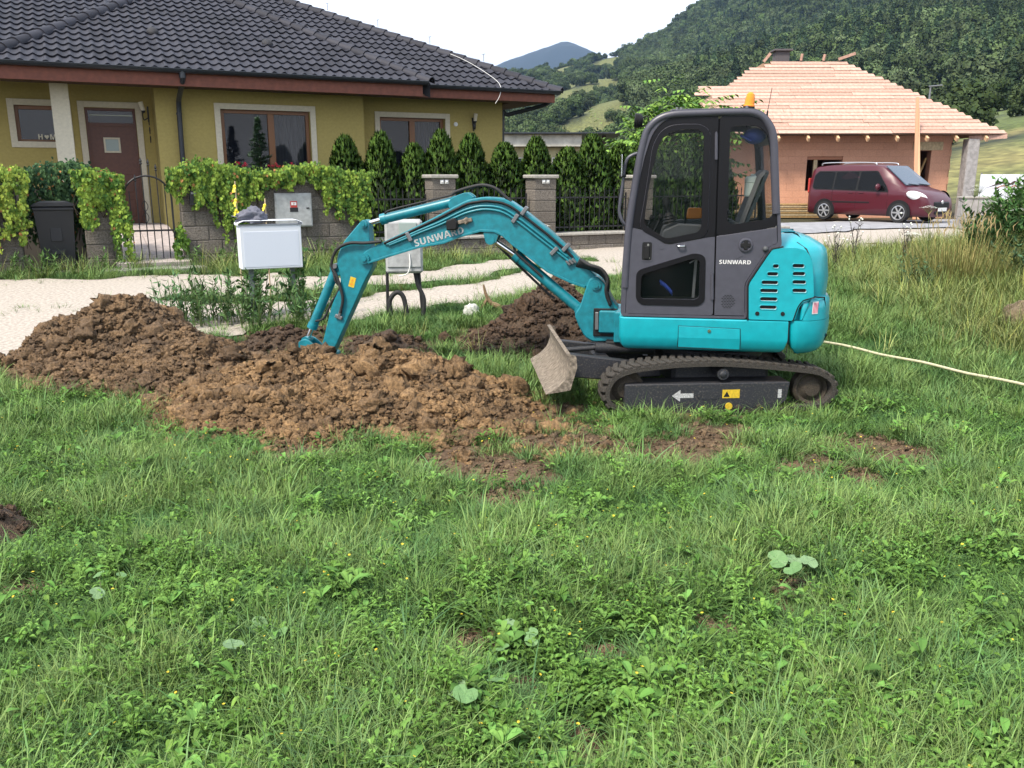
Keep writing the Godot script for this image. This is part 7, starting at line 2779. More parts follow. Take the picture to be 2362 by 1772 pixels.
func rosette_mesh(sd: int, leaves: int, l: float, w: float, rise: float) -> ArrayMesh:
	var mb := MB.new()
	mb.tinted = true
	var r := RandomNumberGenerator.new()
	r.seed = sd
	for i in leaves:
		var a := r.randf() * TAU
		var out := Vector3(cos(a), 0, sin(a))
		var side := Vector3(-sin(a), 0, cos(a))
		var up := r.randf_range(rise * 0.4, rise)
		var ll := l * r.randf_range(0.6, 1.2)
		var ww := w * r.randf_range(0.7, 1.2)
		var at := out * r.randf_range(0.0, 0.03) + Vector3(0, r.randf_range(0.0, rise * 0.12), 0)
		var g := r.randf_range(0.75, 1.3)
		mb.tint = Color(g * r.randf_range(0.85, 1.15), g, g * r.randf_range(0.8, 1.2))
		var prev := []
		for k in 6:
			var u := k / 5.0
			var p := at + out * ll * u * (1.0 - 0.15 * u) + Vector3.UP * ll * (up * u - 0.75 * up * u * u * u + 0.02)
			var half: float = ww * [0.06, 0.7, 1.0, 0.95, 0.6, 0.02][k] * 0.5
			var cur := [p - side * half + Vector3.UP * half * 0.35, p, p + side * half + Vector3.UP * half * 0.35]
			if k > 0:
				mb.quad(prev[1], cur[1], cur[0], prev[0])
				mb.quad(prev[2], cur[2], cur[1], prev[1])
			prev = cur
	return mb.mesh()

func sprig_mesh(sd: int, h: float, l: float, w: float) -> ArrayMesh:
	# upright leafy weed
	var mb := MB.new()
	mb.tinted = true
	var r := RandomNumberGenerator.new()
	r.seed = sd
	for s in 3:
		var a0 := r.randf() * TAU
		var tip := Vector3(cos(a0) * h * 0.25, h * r.randf_range(0.7, 1.0), sin(a0) * h * 0.25)
		mb.tint = Color(0.9, 0.85, 0.8)
		mb.tube([Vector3(0, -0.02, 0), tip * 0.55 + Vector3(0, 0.02, 0), tip], [h * 0.012 + 0.001, h * 0.01, 0.001], 4, false)
		var nl := 9
		for i in nl:
			var u := 0.12 + 0.88 * i / (nl - 1)
			var at := tip * u
			var a := i * 2.4 + r.randf()
			var out := Vector3(cos(a), r.randf_range(0.15, 0.7), sin(a)).normalized()
			var side := out.cross(Vector3.UP).normalized()
			var ll := l * r.randf_range(0.7, 1.2) * (1.1 - 0.5 * u)
			var ww := w * r.randf_range(0.8, 1.2) * (1.1 - 0.5 * u)
			var g := r.randf_range(0.75, 1.35)
			mb.tint = Color(g, g, g * r.randf_range(0.8, 1.2))
			var m1 := at + out * ll * 0.5
			var e := at + out * ll - Vector3(0, ll * 0.25, 0)
			var up := Vector3.UP * ww * 0.2
			mb.tri(at, m1, m1 - side * ww * 0.5 + up)
			mb.tri(at, m1 + side * ww * 0.5 + up, m1)
			mb.tri(m1, e, m1 - side * ww * 0.5 + up)
			mb.tri(m1, m1 + side * ww * 0.5 + up, e)
	return mb.mesh()

func on_heap(x: float, z: float) -> float:
	# how much of the sward is buried by dug earth
	var f := 0.0
	for b in [[-3.4, -7.7, 1.35, 0.72], [-5.0, -7.8, 0.3, 0.3], [-1.15, -6.5, 1.62, 0.72], [-0.25, -6.45, 0.7, 0.36], [0.5, -8.75, 0.95, 0.5], [-1.25, -8.35, 0.4, 0.28], [-2.4, -8.75, 0.5, 0.45]]:
		var u: float = (x - b[0]) / b[2]
		var w: float = (z - b[1]) / b[3]
		f = maxf(f, 1.25 - sqrt(u * u + w * w))
	return f

func build_grass() -> void:
	rng.seed = 500
	var short := [tuft_mesh(1, 18, 0.04, 0.10, 0.055, 0.0045, 0.05), tuft_mesh(2, 18, 0.045, 0.12, 0.06, 0.004, 0.06), tuft_mesh(3, 16, 0.03, 0.08, 0.055, 0.0045, 0.35), tuft_mesh(4, 20, 0.04, 0.11, 0.06, 0.0038, 0.04)]
	var mid := [tuft_mesh(5, 18, 0.07, 0.18, 0.05, 0.0052, 0.01), tuft_mesh(6, 16, 0.07, 0.17, 0.045, 0.0056, 0.01), tuft_mesh(7, 14, 0.08, 0.21, 0.05, 0.0048, 0.02)]
	var tall := [tuft_mesh(8, 20, 0.2, 0.42, 0.06, 0.005, 0.12), tuft_mesh(9, 18, 0.18, 0.4, 0.07, 0.006, 0.06)]
	var ros := [rosette_mesh(11, 9, 0.06, 0.028, 0.7), rosette_mesh(12, 8, 0.05, 0.035, 0.5), rosette_mesh(13, 10, 0.08, 0.03, 0.9)]
	var spr := [sprig_mesh(14, 0.14, 0.05, 0.018), sprig_mesh(15, 0.2, 0.06, 0.02)]
	var kinds := [short, mid, tall, ros, spr]
	var where := {}
	var tint := {}
	for k in kinds.size():
		for j in kinds[k].size():
			where[k * 10 + j] = []
			tint[k * 10 + j] = []
	var zone := FastNoiseLite.new()
	zone.seed = 61
	zone.frequency = 0.9
	zone.fractal_octaves = 3
	var count := 0
	for i in 560000:
		# denser towards the camera
		var u := rng.randf()
		var z := -1.2 - 14.5 * pow(u, 1.45)
		var half := 0.62 * -z + 4.6
		var x := rr(-half, half)
		if absf(x) > 0.62 * -z + 0.6 and rng.randf() < 0.5:
			continue
		if z < -11.0 and rng.randf() < 0.35:
			continue
		if -z > 4.0 and rng.randf() < 0.25:
			continue
		var sd := sandy(x, z) if z < -7.5 else -1.0
		if sd > -0.06 + rr(-0.1, 0.12):
			if not (sd < 0.4 and rng.randf() < 0.02):
				continue
		var hp := on_heap(x, z)
		if hp > 0.25 + rr(-0.12, 0.12):
			continue
		var br := bare(x, z)
		if br > rr(-0.35, 0.45):
			continue
		# behind the fence line nothing is seen
		var d := x * 0.43837 + z * 0.89879
		if d < -14.9:
			continue
		count += 1
		var zn := zone.get_noise_2d(x, z)
		var k := 0
		var q := rng.randf()
		var long := 0.20 + zn * 0.6
		if x > 3.6 and z < -6.5:
			long += 0.45 * smoothstep(3.6, 5.2, x)
		if q < long:
			k = 1
		var tallness := 0.0
		if x > 4.2 and z < -8.0:
			tallness = 0.25 * smoothstep(4.2, 6.0, x)
		if z < -9.0 and d < -13.2 and x < 6.0:
			tallness = 0.03
		if rng.randf() < tallness + (0.003 if z < -8.0 else 0.0):
			k = 2
		elif z > -7.0 and rng.randf() < 0.055 + 0.20 * exp(-(pow(x - 0.25, 2.0) / 0.9 + pow(z + 2.6, 2.0) / 0.5)) + 0.15 * clampf(zone.get_noise_2d(x + 50.0, z) * 2.0, 0.0, 1.0) * (1.0 if z > -4.5 else 0.3):
			k = 3 if rng.randf() < 0.6 else 4
		var j: int = rng.randi() % int(kinds[k].size())
		var s := rr(0.6, 1.15) + 0.45 * pow(rng.randf(), 4.0)
		if k >= 3:
			s *= 0.72
		if z > -6.0 and k == 1:
			s *= 0.85
		var b := Basis(Vector3.UP, rr(0, TAU)) * Basis(Vector3.RIGHT, rr(-0.25, 0.25))
		where[k * 10 + j].append(Transform3D(b.scaled(Vector3(s, s * rr(0.8, 1.2), s)), Vector3(x, G(x, z), z)))
		var base := Color(0.082, 0.160, 0.042).lerp(Color(0.172, 0.258, 0.082), clampf(0.5 + zn * 1.5 + rr(-0.35, 0.35), 0.0, 1.0))
		if zone.get_noise_2d(x * 2.0 - 30.0, z * 2.0) > 0.22:
			base = base.lerp(Color(0.085, 0.18, 0.07), 0.5)
		if x > 3.6 and z < -7.0:
			base = base.lerp(Color(0.24, 0.28, 0.11), 0.5 * smoothstep(3.6, 5.5, x) * rng.randf())
		if k == 2:
			base = base.lerp(Color(0.30, 0.29, 0.11), rng.randf() * 0.7)
		if k >= 3:
			base = Color(0.085, 0.175, 0.03).lerp(Color(0.13, 0.24, 0.055), rng.randf())
		tint[k * 10 + j].append(base * rr(0.6, 1.4))
	print("tufts ", count)
	var grass := thing("grass", "green meadow grass covering the field", "grass", Vector3.ZERO)
	grass.set_meta("kind", "stuff")
	for k in where:
		if where[k].size() > 0:
			stuff(["short_grass", "long_grass", "tall_grass", "broad_leaves", "leafy_weeds"][k / 10], kinds[k / 10][k % 10], M.leaf, grass, where[k], tint[k])
	# tiny yellow flowers
	var fl := MB.new()
	for i in 5:
		var a := TAU * i / 5
		fl.tri(Vector3(0, 0.002, 0), Vector3(cos(a) * 0.006, 0.004, sin(a) * 0.006), Vector3(cos(a + 0.9) * 0.006, 0.004, sin(a + 0.9) * 0.006))
	var spots := []
	for i in 420:
		var z := -1.8 - 5.0 * rng.randf()
		var x := rr(-0.65, 0.65) * -z
		spots.append(Transform3D(Basis.from_euler(Vector3(rr(-0.6, 0.6), rr(0, TAU), 0)) * rr(0.6, 1.2), Vector3(x, G(x, z) + rr(0.06, 0.13), z)))
	var o := stuff("yellow_flowers", fl.mesh(), M.yellow_petal, self, spots)
	tag(o, "tiny yellow flowers scattered through the meadow grass", "flower")

func weed_thing(called: String, label: String, cat: String, at: Vector2, h: float, stems: int, spread: float, leaf: Vector2, green: Color, sd: int, group: String) -> Node3D:
	var t := thing(called, label, cat, Vector3(at.x, G(at.x, at.y), at.y), 0.0, group)
	var r := RandomNumberGenerator.new()
	r.seed = sd
	var mb := MB.new()
	var where := []
	var tint := []
	for i in stems:
		var a := r.randf() * TAU
		var b := Vector3(cos(a), 0, sin(a)) * spread * sqrt(r.randf())
		var tip := b * r.randf_range(1.2, 1.6) + Vector3(r.randfn() * 0.06, h * r.randf_range(0.6, 1.05), r.randfn() * 0.06)
		mb.tube([b + Vector3(0, -0.05, 0), b.lerp(tip, 0.5) + Vector3(0, h * 0.06, 0), tip], [0.007, 0.005, 0.002], 4, false)
		for k in int(10 + h * 16):
			var u := r.randf_range(0.1, 1.0)
			var p := b.lerp(tip, u)
			var zz := Vector3(r.randfn(), r.randf_range(-0.1, 0.9), r.randfn()).normalized()
			var xx := zz.cross(Vector3(r.randfn() * 0.3, 1, r.randfn() * 0.3)).normalized()
			var s := r.randf_range(0.6, 1.3)
			where.append(Transform3D(Basis(xx, zz.cross(xx), zz) * s, p))
			tint.append(green * r.randf_range(0.6, 1.5))
	part("stems", mb, M.stem, t)
	stuff("foliage", leaf_shape(leaf.x, leaf.y, 0.2, 0.25), M.leaf, t, where, tint)
	return t

func build_weeds() -> void:
	rng.seed = 600
	# weeds round the white cabinet
	var spots := [[-3.75, -9.55, 0.55, "grey green leafy weed left of the white cabinet, behind the pointed heap"], [-3.45, -9.6, 0.62, "dense weed in front of the left cabinet post"], [-3.15, -9.75, 0.6, "bushy dark weed just left of the cabinet legs"], [-2.95, -9.6, 0.5, "weed right below the left end of the white cabinet"], [-2.45, -9.7, 0.55, "weed below the right end of the white cabinet"], [-2.2, -9.55, 0.4, "low weed between the white cabinet and the bucket arm"]]
	for i in spots.size():
		var s: Array = spots[i]
		weed_thing("leafy_weed", s[3], "weed", Vector2(s[0], s[1]), s[2], 20, 0.26, Vector2(0.09, 0.02), Color(0.06, 0.125, 0.05) if i % 2 == 0 else Color(0.08, 0.15, 0.05), 610 + i, "weeds round the white cabinet")
	# vines on the cabinet posts
	for i in 2:
		var x: float = [-3.0, -2.55][i]
		weed_thing("vine", ["leafy vine climbing the left post of the white cabinet", "leafy vine climbing the right post of the white cabinet"][i], "climbing plant", Vector2(x, -9.98 - i * 0.2), 0.75, 14, 0.1, Vector2(0.06, 0.045), Color(0.07, 0.16, 0.04), 630 + i, "vines on the cabinet posts")
	# foot of the fence
	var foot := [[1.75, -14.75, "weed at the foot of the block wall below the mailbox"], [2.2, -14.7, "weed at the foot of the block wall left of the meter cabinet"], [3.6, -14.7, "weed at the foot of the block wall right of the meter cabinet"], [4.3, -14.6, "weed where the block wall ends"], [-0.6, -14.75, "weed in front of the black bin"], [0.25, -14.75, "weed at the foot of the pillar beside the gate"], [-1.3, -14.75, "weed at the foot of the wall end left of the bin"]]
	for i in foot.size():
		var p := yard(foot[i][0], 0, foot[i][1])
		weed_thing("wall_weed", foot[i][2], "weed", Vector2(p.x, p.z), 0.38, 14, 0.3, Vector2(0.08, 0.02), Color(0.085, 0.16, 0.045), 640 + i, "weeds along the wall foot")
	# the bank at the right
	weed_thing("bush", "dark green bush below the banner at the right edge", "bush", Vector2(8.0, -12.9), 1.15, 150, 0.7, Vector2(0.11, 0.042), Color(0.07, 0.15, 0.035), 650, "bushes on the right bank")
	weed_thing("bush", "low dark bush right of the dry grass clump", "bush", Vector2(7.3, -12.8), 0.9, 100, 0.5, Vector2(0.10, 0.04), Color(0.035, 0.085, 0.025), 651, "bushes on the right bank")
	weed_thing("bush", "grey green bush above the boulders", "bush", Vector2(7.2, -11.2), 0.6, 80, 0.55, Vector2(0.08, 0.03), Color(0.06, 0.12, 0.06), 652, "bushes on the right bank")
	weed_thing("bush", "small leafy bush right of the counterweight at the edge of the sandy yard", "bush", Vector2(5.35, -11.3), 0.5, 26, 0.22, Vector2(0.06, 0.018), Color(0.055, 0.10, 0.045), 653, "bushes on the right bank")
	# dry grass clump
	var dg := thing("dry_grass_clump", "tall straw-coloured grass clump on the right bank", "grass", Vector3(5.95, G(5.95, -11.5), -11.5))
	var mb := MB.new()
	mb.tinted = true
	for i in 900:
		var a := rr(0, TAU)
		var rad := 0.5 * sqrt(rng.randf())
		mb.tint = Color(0.34, 0.27, 0.11).lerp(Color(0.13, 0.17, 0.05), rng.randf() * 0.9) * rr(0.7, 1.2)
		blade_into(mb, rng, Vector3(cos(a) * rad * 1.3, 0, sin(a) * rad), rr(0.45, 0.95), rr(0.004, 0.008), rr(0.0, 0.35), a + rng.randfn() * 0.5, rr(0.0, 0.25))
	part("blades", mb, M.leaf, dg)
	mb = MB.new()
	for i in 90:
		var a := rr(0, TAU)
		var p := Vector3(cos(a) * 0.5 * rng.randf(), rr(0.7, 0.95), sin(a) * 0.4 * rng.randf()) * Vector3(1.5, 1, 1.3)
		mb.tube([p, p + Vector3(rr(-0.03, 0.03), 0.06, 0), p + Vector3(rr(-0.05, 0.05), 0.12, 0)], [0.002, 0.007, 0.001], 4, false)
	part("seed_heads", mb, M.straw, dg)
	# white umbels
	var ums := [[6.2, -12.9, 0.98, "white umbel flower left of the dry grass clump"], [6.75, -12.6, 1.0, "tall white umbel flower above the dry grass clump"], [7.0, -13.2, 1.15, "white umbel flower in front of the van's number plate"], [7.05, -12.3, 0.85, "white umbel flower right of the dry grass clump"], [7.5, -11.9, 0.7, "white umbel flower on the dark bush"], [7.35, -11.7, 0.62, "lower white umbel flower on the dark bush"], [6.95, -13.6, 1.1, "white umbel flower beside the concrete post"], [5.7, -12.4, 0.7, "small white umbel flower at the yard edge"], [8.3, -12.6, 0.95, "white umbel flower at the right picture edge"], [0.62, -15.6, 0.55, "white umbel flower at the fence right of the boom"]]
	for i in ums.size():
		var s: Array = ums[i]
		var t := thing("umbel_flower", s[3], "flower", Vector3(s[0], G(s[0], s[1]), s[1]), 0.0, "white umbels on the bank")
		mb = MB.new()
		var fl := MB.new()
		var lean := Vector3(rng.randfn() * 0.08, s[2], rng.randfn() * 0.08)
		mb.tube([Vector3.ZERO, lean * 0.5 + Vector3(0.02, 0, 0), lean * 0.9], [0.006, 0.005, 0.003], 5, false)
		for k in 26:
			var a := k * 2.4
			var rad := 0.11 * sqrt((k + 0.5) / 26.0)
			var e := lean + Vector3(cos(a) * rad, 0.03 - rad * 0.35, sin(a) * rad)
			mb.tube([lean * 0.9, e], 0.0012, 3, false)
			for j in 6:
				var p := e + Vector3(rng.randfn() * 0.008, rr(0, 0.005), rng.randfn() * 0.008)
				fl.tri(p + Vector3(0.011, 0, 0), p + Vector3(-0.006, 0.001, -0.011), p + Vector3(-0.006, 0, 0.011))
		part("stalk", mb, M.stem, t)
		part("umbel", fl, M.white_petal, t)
	# dark thistle stems before the van
	var th := [[5.0, -13.3, 0.75, "dark branching weed stem in front of the van's doors"], [5.55, -14.0, 0.85, "dark branching weed stem in front of the van's front wheel"], [6.1, -13.4, 0.9, "dark branching weed stem left of the white umbels"]]
	for i in th.size():
		var s: Array = th[i]
		var t := thing("thistle", s[3], "weed", Vector3(s[0], G(s[0], s[1]), s[1]), 0.0, "thistle stems on the bank")
		mb = MB.new()
		var hd := MB.new()
		for k in 9:
			var a := rr(0, TAU)
			var e := Vector3(cos(a) * rr(0.05, 0.2), s[2] * rr(0.6, 1.0), sin(a) * 0.15)
			mb.tube([Vector3.ZERO, Vector3(e.x * 0.3, e.y * 0.6, e.z * 0.3), e], [0.006, 0.004, 0.002], 4, false)
			hd.ball(e, Vector3(0.014, 0.016, 0.014), 4, 6)
			for j in 5:
				var u := rr(0.3, 0.9)
				var p := Vector3(e.x * u * 0.6, e.y * u, e.z * u * 0.6)
				mb.bar(p, p + Vector3(rr(-0.09, 0.09), rr(-0.01, 0.06), rr(-0.05, 0.05)), 0.012, 0.002)
		part("stems", mb, M.dark_stem, t)
		part("flower_heads", hd, M.white_petal, t)
	# big round leaves in the foreground
	var cs := [[1.27, -3.55, 0.10, "cluster of big round pale leaves at the right of the foreground"], [0.02, -2.92, 0.085, "big round leaf plant near the middle of the foreground"], [-0.12, -2.55, 0.10, "pale broad leaf plant low in the middle of the foreground"], [-0.98, -2.95, 0.09, "pale broad leaf plant in the left foreground"], [-1.75, -3.35, 0.075, "small round leaf plant at the far left of the foreground"]]
	for i in cs.size():
		var s: Array = cs[i]
		var t := thing("coltsfoot", s[3], "plant", Vector3(s[0], G(s[0], s[1]), s[1]), 0.0, "big-leaved plants in the foreground")
		for k in 4:
			var a := k * 1.7 + i + rr(-0.3, 0.3)
			var rad: float = s[2] * rr(0.6, 1.5)
			var p := Vector3(cos(a) * rad, rr(0.07, 0.13), sin(a) * rad)
			mb = MB.new()
			mb.tube([Vector3.ZERO, p * Vector3(0.6, 0.7, 0.6), p], 0.003, 5, false)
			part("stalk", mb, M.stem, t)
			mb = MB.new()
			var m := 14
			var rr0: float = s[2] * rr(0.28, 0.5)
			var tilt := Basis.from_euler(Vector3(rr(-0.5, 0.7), rr(0, TAU), rr(-0.3, 0.3)))
			for q in m:
				var b0 := TAU * q / m
				var b1 := TAU * (q + 1) / m
				var f := func(b): return (1.0 - 0.55 * exp(-pow(absf(b - PI) / 0.35, 2.0))) * (1.0 + 0.05 * sin(b * 7.0))
				var e0: Vector3 = Vector3(cos(b0), 0.12 + 0.06 * sin(b0 * 5.0), sin(b0)) * rr0 * f.call(b0)
				var e1: Vector3 = Vector3(cos(b1), 0.12 + 0.06 * sin(b1 * 5.0), sin(b1)) * rr0 * f.call(b1)
				mb.tri(p, p + tilt * e1, p + tilt * e0)
			part("leaf", mb, M.round_leaf if (k + i) % 3 else M.pale_leaf, t)

func set_materials() -> void:
	M.stucco = mat(lin(0.43, 0.345, 0.115), 0.95, 0.0, tex.faint, 0.9, tex.grit, 0.25)
	M.cream = mat(lin(0.68, 0.62, 0.48), 0.9, 0.0, tex.faint, 1.0, tex.grit, 0.12)
	M.cream_wall = mat(lin(0.55, 0.5, 0.3), 0.9, 0.0, tex.soft, 0.3)
	M.white_wall = mat(lin(0.72, 0.70, 0.62), 0.9, 0.0, tex.soft, 0.3)
	M.soffit = mat(lin(0.10, 0.05, 0.025), 0.8, 0.0, tex.fine, 2.0)
	M.fascia = mat(lin(0.22, 0.07, 0.042), 0.7, 0.0, tex.soft, 1.5, tex.fine, 0.1)
	M.brown_frame = mat(lin(0.28, 0.115, 0.036), 0.4, 0.0, tex.fine, 3.0)
	M.door = mat(lin(0.14, 0.048, 0.026), 0.45, 0.0, tex.soft, 2.0)
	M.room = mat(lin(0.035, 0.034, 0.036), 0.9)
	M.curtain = mat(lin(0.16, 0.165, 0.18), 0.9)
	M.pane = mat(Color(0.12, 0.13, 0.16, 0.35), 0.03)
	M.pane.metallic_specular = 0.42
	M.pane.transparency = BaseMaterial3D.TRANSPARENCY_ALPHA
	M.frosted = mat(lin(0.30, 0.36, 0.34), 0.25)
	M.tile = mat(lin(0.048, 0.049, 0.064), 0.6, 0.0, tex.fine, 3.0)
	M.tile_b = mat(lin(0.040, 0.041, 0.053), 0.65, 0.0, tex.fine, 3.0)
	M.tile_c = mat(lin(0.055, 0.056, 0.072), 0.6, 0.0, tex.fine, 3.0)
	for k in ["tile", "tile_b", "tile_c"]:
		M[k].metallic_specular = 0.3
	M.tile_dark = mat(lin(0.02, 0.02, 0.024), 0.8)
	M.gutter = mat(lin(0.022, 0.026, 0.034), 0.35)
	M.iron = mat(lin(0.012, 0.012, 0.014), 0.5)
	M.steel = mat(lin(0.35, 0.35, 0.36), 0.4, 0.8, tex.fine, 8.0)
	M.chrome = mat(lin(0.75, 0.75, 0.76), 0.18, 1.0)
	M.white_plastic = mat(lin(0.72, 0.72, 0.70), 0.5)
	M.white_paint = mat(lin(0.75, 0.76, 0.76), 0.6, 0.0, tex.strong, 6.0)
	M.path = mat(lin(0.50, 0.43, 0.40), 0.85, 0.0, tex.soft, 1.2)
	M.block = mat(lin(0.33, 0.29, 0.245), 0.95, 0.0, tex.strong, 2.2, tex.grit, 1.6)
	M.block_b = mat(lin(0.30, 0.26, 0.22), 0.95, 0.0, tex.strong, 2.4, tex.grit, 1.6)
	M.block_c = mat(lin(0.37, 0.325, 0.28), 0.95, 0.0, tex.strong, 2.0, tex.grit, 1.6)
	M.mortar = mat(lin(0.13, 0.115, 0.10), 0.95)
	M.cap = mat(lin(0.42, 0.40, 0.36), 0.9, 0.0, tex.soft, 2.0, tex.grit, 0.8)
	M.concrete = mat(lin(0.38, 0.36, 0.35), 0.9, 0.0, tex.soft, 0.8, tex.grit, 0.5)
	M.bin = mat(lin(0.016, 0.017, 0.022), 0.5, 0.0, tex.fine, 4.0)
	M.rubber = mat(lin(0.014, 0.014, 0.015), 0.7)
	M.cabinet = mat(lin(0.46, 0.47, 0.47), 0.5, 0.0, tex.soft, 1.5)
	M.white_cabinet = mat(lin(0.62, 0.65, 0.70), 0.5)
	M.white_panel = mat(lin(0.58, 0.62, 0.70), 0.55)
	M.post_grey = mat(lin(0.12, 0.14, 0.14), 0.6)
	M.red_label = mat(lin(0.45, 0.04, 0.03), 0.5)
	M.bark = mat(lin(0.08, 0.055, 0.035), 0.95, 0.0, tex.strong, 8.0)
	M.leaf = leaf_mat()
	M.core_dark = mat(lin(0.018, 0.03, 0.01), 0.95)  # near-black green that stands for shade deep in the thuja crowns
	M.creeper_leaf = leaf_shape(0.052, 0.042, 0.25, 0.3)
	M.red_petal = mat(lin(0.55, 0.02, 0.05), 0.6)
	M.stem = mat(lin(0.09, 0.13, 0.04), 0.7)
	M.dark_stem = mat(lin(0.05, 0.04, 0.035), 0.8)
	M.straw = mat(lin(0.34, 0.26, 0.12), 0.9)
	M.white_petal = mat(lin(0.72, 0.74, 0.66), 0.8)
	M.yellow_petal = mat(lin(0.65, 0.5, 0.03), 0.7)
	M.round_leaf = mat(lin(0.14, 0.28, 0.09), 0.6, 0.0, tex.fine, 6.0)
	M.pale_leaf = mat(lin(0.20, 0.33, 0.15), 0.7, 0.0, tex.fine, 6.0)
	# construction house
	M.clay = mat(lin(0.60, 0.315, 0.205), 0.9, 0.0, tex.faint, 0.8)
	M.clay_b = mat(lin(0.58, 0.305, 0.20), 0.9, 0.0, tex.faint, 0.8)
	M.clay_c = mat(lin(0.62, 0.33, 0.215), 0.9, 0.0, tex.faint, 0.8)
	M.clay_dark = mat(lin(0.33, 0.15, 0.09), 0.95)
	M.board = mat(lin(0.58, 0.365, 0.285), 0.8, 0.0, tex.soft, 1.2)
	M.board_b = mat(lin(0.51, 0.315, 0.24), 0.8, 0.0, tex.soft, 1.4)
	M.board_c = mat(lin(0.62, 0.40, 0.315), 0.8, 0.0, tex.soft, 1.1)
	M.wood = mat(lin(0.45, 0.29, 0.12), 0.8, 0.0, tex.soft, 1.5)
	M.pale_wood = mat(lin(0.58, 0.46, 0.28), 0.8, 0.0, tex.soft, 1.5)
	M.wood_dark = mat(lin(0.20, 0.12, 0.07), 0.9)
	M.rafter = mat(lin(0.60, 0.38, 0.22), 0.8)
	M.plank = mat(lin(0.55, 0.29, 0.17), 0.8)
	M.chimney = mat(lin(0.09, 0.08, 0.085), 0.9)
	M.gravel = mat(lin(0.48, 0.42, 0.35), 0.95, 0.0, tex.strong, 2.0, tex.cell, 4.0)
	M.banner = mat(lin(0.62, 0.64, 0.72), 0.6)
	M.logo_brown = mat(lin(0.06, 0.03, 0.03), 0.6)
	M.logo_red = mat(lin(0.4, 0.18, 0.15), 0.6)
	# van
	M.maroon = mat(lin(0.068, 0.005, 0.013), 0.35)
	M.maroon.clearcoat_enabled = true
	M.maroon.clearcoat = 0.35
	M.maroon.clearcoat_roughness = 0.08
	M.black_trim = mat(lin(0.012, 0.012, 0.013), 0.55)
	M.black_trim.metallic_specular = 0.35
	M.car_glass = mat(Color(0.05, 0.055, 0.06, 0.75), 0.05)
	M.car_glass.metallic_specular = 0.35
	M.car_glass.transparency = BaseMaterial3D.TRANSPARENCY_ALPHA
	M.screen_glass = mat(Color(0.30, 0.36, 0.42, 0.8), 0.04)
	M.screen_glass.transparency = BaseMaterial3D.TRANSPARENCY_ALPHA
	M.silver = mat(lin(0.6, 0.6, 0.62), 0.3, 0.8)
	M.headlight = mat(lin(0.72, 0.74, 0.74), 0.1)
	# excavator
	M.teal = mat(lin(0.002, 0.345, 0.415), 0.4, 0.0, tex.faint, 0.6)
	M.teal.clearcoat_enabled = true
	M.teal.clearcoat = 0.5
	M.teal.clearcoat_roughness = 0.15
	M.teal_old = mat(lin(0.003, 0.215, 0.275), 0.45, 0.0, tex.soft, 2.0)
	M.teal_old.clearcoat_enabled = true
	M.teal_old.clearcoat = 0.3
	M.teal_old.clearcoat_roughness = 0.25
	M.cab_grey = mat(lin(0.065, 0.065, 0.085), 0.38, 0.0, tex.faint, 0.8)
	M.cab_black = mat(lin(0.010, 0.010, 0.012), 0.25)
	M.cab_black.metallic_specular = 0.28
	M.letter_silver = mat(lin(0.62, 0.62, 0.62), 0.4)
	M.cab_glass = mat(Color(0.05, 0.10, 0.10, 0.16), 0.02)
	M.cab_glass.metallic_specular = 0.22
	M.cab_glass.transparency = BaseMaterial3D.TRANSPARENCY_ALPHA
	M.seat = mat(lin(0.10, 0.105, 0.11), 0.7)
	M.plastic_grey = mat(lin(0.055, 0.06, 0.065), 0.6)
	M.tank = mat(lin(0.62, 0.72, 0.66), 0.4)
	M.orange = mat(lin(0.62, 0.22, 0.02), 0.5)
	M.amber = mat(lin(0.85, 0.26, 0.01), 0.15)
	M.blue = mat(lin(0.02, 0.06, 0.35), 0.5)
	M.yellow = mat(lin(0.70, 0.48, 0.03), 0.5, 0.0, tex.soft, 6.0)
	M.yellow_tape = mat(lin(0.75, 0.62, 0.03), 0.5)
	M.pink = mat(lin(0.62, 0.03, 0.12), 0.5)
	M.track_rubber = mat(lin(0.105, 0.092, 0.078), 0.95, 0.0, tex.strong, 5.0, tex.grit, 0.6)
	M.mud_metal = mat(lin(0.09, 0.07, 0.05), 0.9, 0.0, tex.strong, 5.0)
	M.black_paint = mat(Color.WHITE, 0.6, 0.0, tex.scuffed, 3.0)
	M.mud = mat(lin(0.37, 0.305, 0.235), 0.9, 0.0, tex.strong, 1.4, tex.grit, 0.5)
	# earth
	M.soil_brown = mat(lin(0.34, 0.225, 0.13), 0.95, 0.0, tex.strong, 2.2, tex.grit, 2.5)
	M.soil_ochre = mat(lin(0.46, 0.295, 0.15), 0.95, 0.0, tex.strong, 2.2, tex.grit, 2.5)
	M.soil_dark = mat(lin(0.19, 0.125, 0.08), 0.95, 0.0, tex.strong, 2.2, tex.grit, 2.5)
	for k in ["brown", "ochre", "dark"]:
		var c: StandardMaterial3D = M["soil_" + k].duplicate()
		c.vertex_color_use_as_albedo = true
		c.albedo_color = lin(0.42, 0.285, 0.165) if k == "brown" else (lin(0.54, 0.355, 0.185) if k == "ochre" else lin(0.22, 0.145, 0.095))
		c.uv1_world_triplanar = true
		M["clod_" + k] = c
	M.cap_cloth = mat(lin(0.16, 0.165, 0.21), 0.9, 0.0, tex.fine, 10.0, tex.soft, 1.0)
	M.root = mat(lin(0.42, 0.27, 0.15), 0.85, 0.0, tex.strong, 5.0)
	M.white_stone = mat(lin(0.6, 0.6, 0.56), 0.8, 0.0, tex.soft, 4.0)
	M.hose = mat(lin(0.62, 0.58, 0.38), 0.6, 0.0, tex.soft, 5.0)
	M.boulder = mat(lin(0.36, 0.27, 0.16), 0.9, 0.0, tex.strong, 2.0, tex.grit, 2.0)

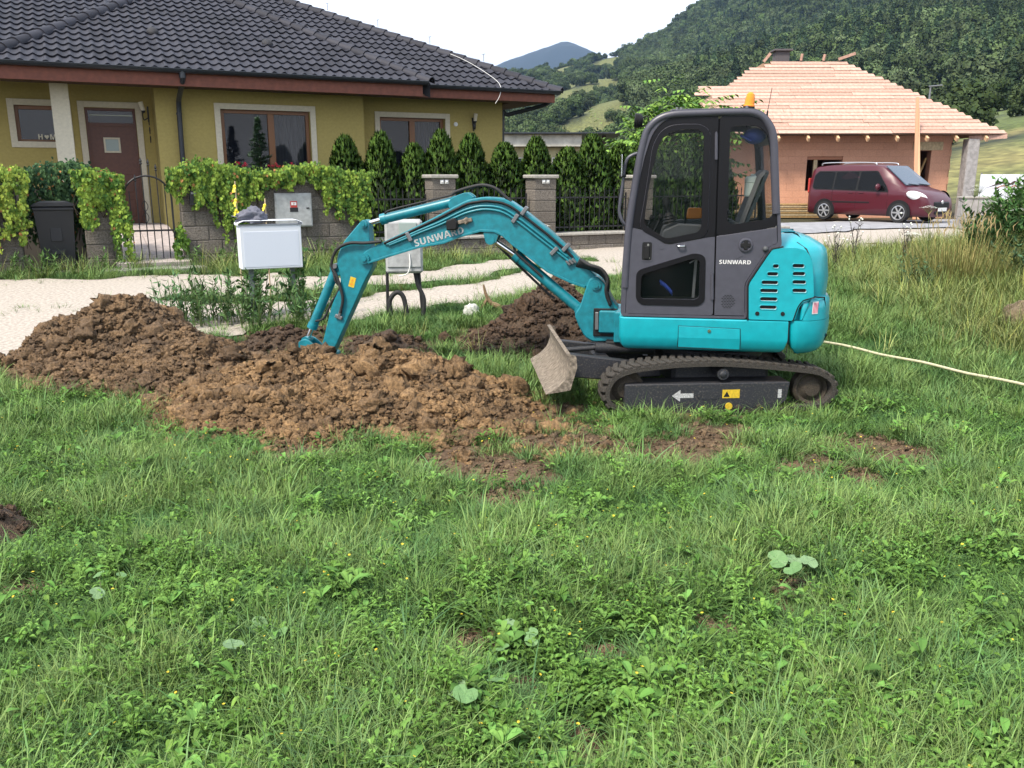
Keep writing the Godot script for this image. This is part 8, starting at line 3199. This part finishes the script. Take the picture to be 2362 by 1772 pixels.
func _ready() -> void:
	set_stage()
	set_textures()
	set_materials()
	build_land()
	print("land ", Time.get_ticks_msec())
	build_woods()
	print("woods ", Time.get_ticks_msec())
	build_house()
	build_yard()
	print("house ", Time.get_ticks_msec())
	build_shell()
	build_van()
	build_neighbours()
	print("far ", Time.get_ticks_msec())
	build_excavator()
	print("excavator ", Time.get_ticks_msec())
	build_earth()
	build_field_things()
	print("earth ", Time.get_ticks_msec())
	build_weeds()
	build_grass()
	print("grass ", Time.get_ticks_msec())
